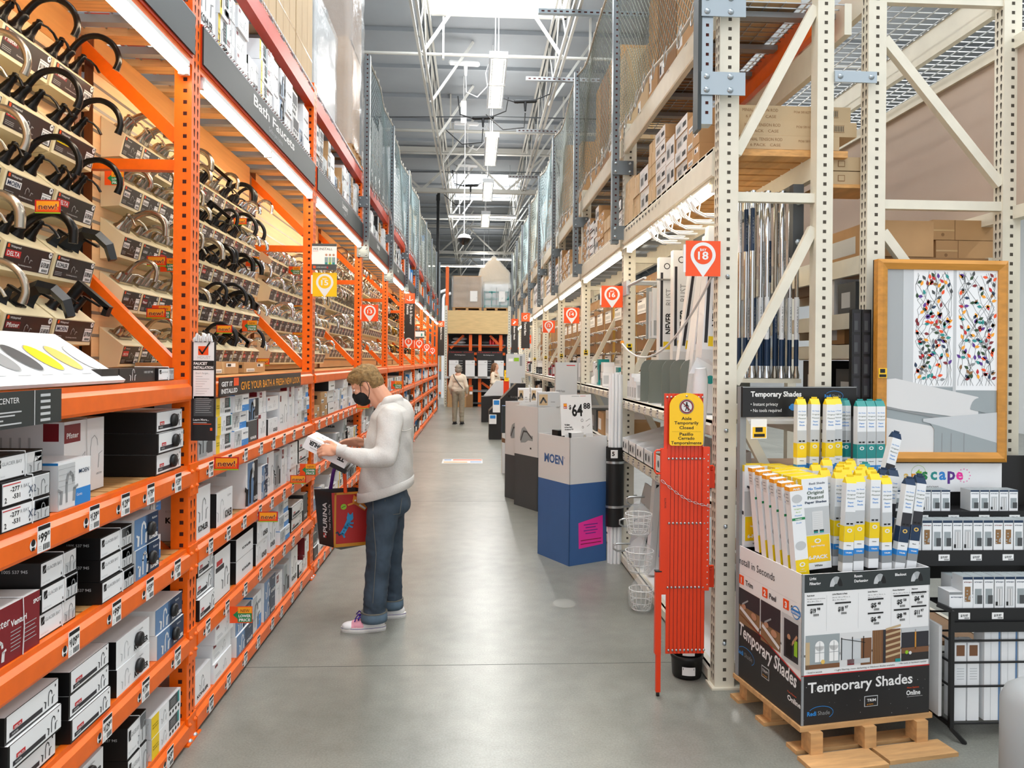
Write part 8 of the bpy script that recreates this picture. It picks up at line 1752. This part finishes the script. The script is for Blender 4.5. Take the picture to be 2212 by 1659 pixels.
shoe(W_(793, 1350, 4.78).x, 4.78, .28, 0.08); shoe(W_(838, 1320, 5.03).x+.0, 5.03, .28, 0.0)
# the box in hand
d1 = V((.89, .03, -.45)).normalized(); d2 = V((.05, 1, 0)).normalized(); d3 = d1.cross(d2).normalized()
O = W_(659, 966, 4.63); Mx = Matrix(((d1.x, d2.x, d3.x, O.x), (d1.y, d2.y, d3.y, O.y), (d1.z, d2.z, d3.z, O.z), (0, 0, 0, 1)))
b = MB(); b.box(0, .29, 0, .25, 0, .078, 'white_gloss'); P = plane((0, 0, 0), (1, 0, 0), (0, 0, 1), .0008); b.text(P(1), 'KOHLER', .13, .062, .036, 'ink', bold=.05, rot=pi, fit=.105); b.text(P(1), 'Numista', .09, .026, .014, 'grey', rot=pi); b.text(P(1), 'TE', .27, .06, .04, 'ink', bold=.05, rot=pi)
T_ = plane((0, 0, .078), (1, 0, 0), (0, 1, 0), .0008); b.rect(T_(1), .04, .06, .1, .1, 'skin_pale'); b.rect(T_(1), .12, .05, .2, .09, 'lgrey'); b.rect(T_(1), .22, .1, .26, .2, 'lgrey'); b.text(T_(1), 'KOHLER', .06, .15, .03, 'ink', bold=.04)
b.box(.2, .31, .01, .24, -.03, -.001, 'black')
o = b.build('held_box'); o.matrix_world = Mx; tag(o, 'white KOHLER lettered carton held upside down in the person\'s hands'.replace('KOHLER lettered', 'black lettered'), 'box')
# shopping bag
t = empty('shopping_bag', (-.9, 4.95, .47)); tag(t, 'black and red tote bag with cartoon cats hanging from the shopper\'s hand', 'bag')
fp = [(-.92, 4.88), (-.69, 4.97), (-.80, 5.10), (-1.062, 5.02)]; fb = [(-.905, 4.895), (-.71, 4.965), (-.80, 5.06), (-1.02, 5.0)]
vs = [(x+.9, y-4.95, .03) for x, y in fb]+[(x+.9, y-4.95, .39) for x, y in fp]; cb = V((-.87+.9, 4.96-4.95, 0.0))
b = MB(); b.add(vs, [(0, 1, 5, 4)], 'bag_red'); b.add(vs, [(1, 2, 6, 5), (2, 3, 7, 6), (3, 0, 4, 7), (3, 2, 1, 0)], 'bag_black'); b.add([vs[0], vs[1], vs[2], vs[3], tuple(cb)], [(0, 4, 1), (1, 4, 2), (2, 4, 3), (3, 4, 0)], 'bag_black')
p0, p1, p4, p5 = V(vs[0]), V(vs[1]), V(vs[4]), V(vs[5])
u_ = (p1-p0).normalized(); v_ = (p4-p0); v_ = (v_-u_*v_.dot(u_)).normalized(); at2 = plane(p0, u_, v_, .0012); P = at2(1); LW = (p1-p0).length
b.rect(P, 0, 0, .012, .36, 'bag_gold'); b.rect(P, 0, 0, LW, .022, 'bag_gold'); b.rect(P, 0, .345, LW+.02, .36, 'bag_gold')
def catshape(P1, P2, cx, cy, s, m, m2, fl=1):
    b.stroke(P1, [(cx, cy), (cx+.02*s*fl, cy+.035*s), (cx+.035*s*fl, cy+.07*s)], .028*s, m); b.disc(P1, cx+.045*s*fl, cy+.095*s, .021*s, m, 16); b.poly(P1, [(cx+.027*s*fl, cy+.105*s), (cx+.032*s*fl, cy+.13*s), (cx+.045*s*fl, cy+.112*s)], m); b.poly(P1, [(cx+.05*s*fl, cy+.113*s), (cx+.062*s*fl, cy+.13*s), (cx+.065*s*fl, cy+.105*s)], m)
    b.stroke(P1, [(cx, cy), (cx-.02*s*fl, cy-.01*s), (cx-.03*s*fl, cy+.01*s), (cx-.04*s*fl, cy+.005*s)], .009*s, m2); b.stroke(P1, [(cx, cy+.0), (cx+.012*s*fl, cy-.025*s)], .011*s, m); b.stroke(P1, [(cx+.03*s*fl, cy+.05*s), (cx+.06*s*fl, cy+.035*s)], .010*s, m); b.stroke(P1, [(cx+.03*s*fl, cy+.06*s), (cx+.065*s*fl, cy+.06*s)], .010*s, m)
    for q in range(3): b.disc(P2, cx+(.008+.01*q)*s*fl, cy+(.015+.018*q)*s, .004*s, m2, 8)
catshape(at2(2), at2(3), .055, .09, 1.05, 'cat_blue', 'navy'); b.disc(at2(2), .06, .265, .019, 'lime', 18); b.stroke(at2(3), [(.048, .26), (.072, .27)], .004, 'dgreen'); b.disc(at2(2), .145, .3, .028, 'cat_orange', 18); b.stroke(at2(2), [(.09, .275), (.125, .285)], .012, 'cat_orange'); b.stroke(at2(2), [(.145, .29), (.2, .25)], .035, 'cat_orange'); b.poly(at2(2), [(.12, .315), (.125, .34), (.14, .325)], 'cat_orange'); b.poly(at2(2), [(.15, .325), (.165, .34), (.168, .315)], 'cat_orange'); b.disc(at2(3), .135, .302, .006, 'white', 8); b.stroke(at2(3), [(.165, .27), (.2, .245)], .012, 'white')
p3, p7 = V(vs[3]), V(vs[7]); u2 = (p0-p3).normalized(); v2 = (p7-p3); v2 = (v2-u2*v2.dot(u2)).normalized(); G = plane(p3, u2, v2, .006); gw = (p0-p3).length
b.text(G(1), 'PURINA', gw*.62, .09, .062, 'white', bold=.02, rot=pi/2, fit=.2); b.text(G(1), 'Your Pet, Our Passion', gw*.86, .11, .026, 'white', rot=pi/2, fit=.22)
for i in range(2):
    for q in range(2): b.rect(G(1), gw*.36+i*.016, .055+q*.016, gw*.36+i*.016+.014, .069+q*.016, 'red' if (i+q) % 2 else 'white')
b.build('bag_body', t)
def rel(p): return V(p)-V((-.9, 4.95, .47))
b = MB(); b.tube([rel((-.955, 5.03, .86)), rel((-.93, 4.99, .98)), rel((-.885, 4.9, 1.08)), rel((-.87, 4.88, 1.1))], .012, 'purple', 6, flat=.25); b.build('handle', t)
b = MB(); b.tube([rel((-.83, 4.88, .86)), rel((-.835, 4.87, .98)), rel((-.85, 4.86, 1.1))], .012, 'sign_orange', 6, flat=.25); b.build('handle', t)
# two women far down the aisle
def woman(name_loc, ang, top, hairm, legm, lab, long_hair, armpose, extra=None, s=1.0):
    t = empty('person', name_loc, ang); tag(t, lab, 'person'); Z = lambda v: V(v)*s
    b = MB(); at, HR = head(b, Z((.01, 0, 1.50)), (1, 0, -.1), (0.1, 0, 1), 'skin_pale', .95*s)
    b.cap(Z((0, 0, 1.44)), Z((0, 0, 1.36)), .045, .05, 'skin_pale'); b.cap(Z((0, 0, 1.34)), Z((0, 0, .9)), .09, .1, 'skin_pale')
    for sd in (-1, 1):
        el, wr_ = [Z((v[0], v[1]*sd, v[2])) for v in armpose]
        b.cap(Z((0, 0, 1.32)), Z((0, sd*.14, 1.30)), .05, .04, 'skin_pale'); b.cap(Z((0, sd*.14, 1.30)), el, .035, .03, 'skin_pale'); b.cap(el, wr_, .03, .022, 'skin_pale'); hand(b, wr_, (wr_-el), (0, -sd, .1), sd, 'skin_pale', s=.92)
        b.cap(Z((0, sd*.08, .85)), Z((.02, sd*.09, .45)), .06, .045, 'skin_pale'); b.cap(Z((.02, sd*.09, .45)), Z((0, sd*.1, .08)), .045, .03, 'skin_pale')
    blob('body', b, .008, t, 2)
    b = MB(); b.ell(Z((-.01, 0, 1.22)), (.12, .19, .14), top); b.ell(Z((0, 0, 1.05)), (.13, .18, .17), top); b.cap(Z((0, -.06, .96)), Z((0, .06, .96)), .13, .13, top); b.cap(Z((0, -.12, 1.31)), Z((0, .12, 1.31)), .06, .06, top)
    for sd in (-1, 1):
        el, wr_ = [Z((v[0], v[1]*sd, v[2])) for v in armpose]; b.cap(Z((0, sd*.15, 1.28)), el, .068, .055, top); b.cap(el, wr_-(wr_-el)*.08, .055, .036, top)
    blob('sweater', b, .012, t, 3, sub=lambda c, n: n*.005*noise.noise(c*14))
    b = MB(); b.ell(Z((0, 0, .90)), (.12, .165, .12), legm)
    for sd in (-1, 1): b.cap(Z((0, sd*.085, .86)), Z((.02, sd*.095, .48)), .098, .075, legm); b.cap(Z((.02, sd*.095, .48)), Z((0, sd*.1, .10)), .075, .06, legm)
    blob('trousers', b, .012, t, 3, sub=lambda c, n: n*.006*noise.noise(V((c.x*12, c.y*12, c.z*25))))
    b = MB(); b.ell(at(-.02, 0, .04), (.1, .088, .09), hairm, HR); b.ell(at(-.05, 0, -.02), (.07, .09, .09), hairm, HR)
    for sd in (-1, 1): b.ell(at(-.01, sd*.075, -.02), (.05, .025, .075), hairm, HR)
    if long_hair: b.cap(at(-.06, 0, -.05), at(-.09, 0, -.26), .075, .05, hairm); [b.cap(at(-.01, sd*.075, -.02), at(-.0, sd*.08, -.2), .03, .025, hairm) for sd in (-1, 1)]
    blob('hair', b, .01, t, 2, sub=lambda c, n: n*.008*noise.noise(c*40))
    for sd in (-1, 1): b = MB(); b.ell((.05, sd*.1*s, .045), (.13, .05, .045), 'shoe_black'); b.box(-.07, .17, sd*.1*s-.045, sd*.1*s+.045, 0, .02, 'shoe_black'); b.build('shoe', t)
    if extra: extra(t, Z)
    return t
def strap(t, Z):
    b = MB(); b.tube([Z((.06, .12, 1.33)), Z((-.06, .13, 1.36)), Z((-.135, .06, 1.24)), Z((-.15, -.06, 1.08)), Z((-.12, -.15, .98))], .014, 'photo_dark', 6, flat=.4); b.build('bag_strap', t)
    b = MB(); b.tube([Z((.1*cos(a), .1*sin(a), 1.55+.02*cos(a))) for a in [i*pi/12 for i in range(25)]], .006, 'ink', 5); b.build('head_strap', t)
woman((-.42, 20.2, 0), radians(80), 'sweater', 'hair_grey', 'khaki', 'person in cream sweater and khaki trousers walking away down the aisle', False, ((-.03, .23, 1.03), (.1, .22, .84)), strap, 1.0)
def pat(t, Z):
    b = MB(); rr_ = random.Random(4)
    for _ in range(16): a = rr_.uniform(-2.6, -.4); b.ell(Z((.125*cos(a), .185*sin(a), rr_.uniform(1.0, 1.3))), (.018, .018, .022), 'photo_warm', None, 8, 6)
    b.build('print', t)
woman((.62, 21.95, 0), radians(-25), 'sweater', 'hair_brown', 'denim_dark', 'person with long brown hair standing behind the display bins', True, ((.04, .24, 1.05), (.22, .16, 1.08)), pat, 1.03)
# ---------------------------------------------------------------- tidy
for o in bpy.data.objects:
    if o.type == 'MESH' and o.data.users == 0: pass
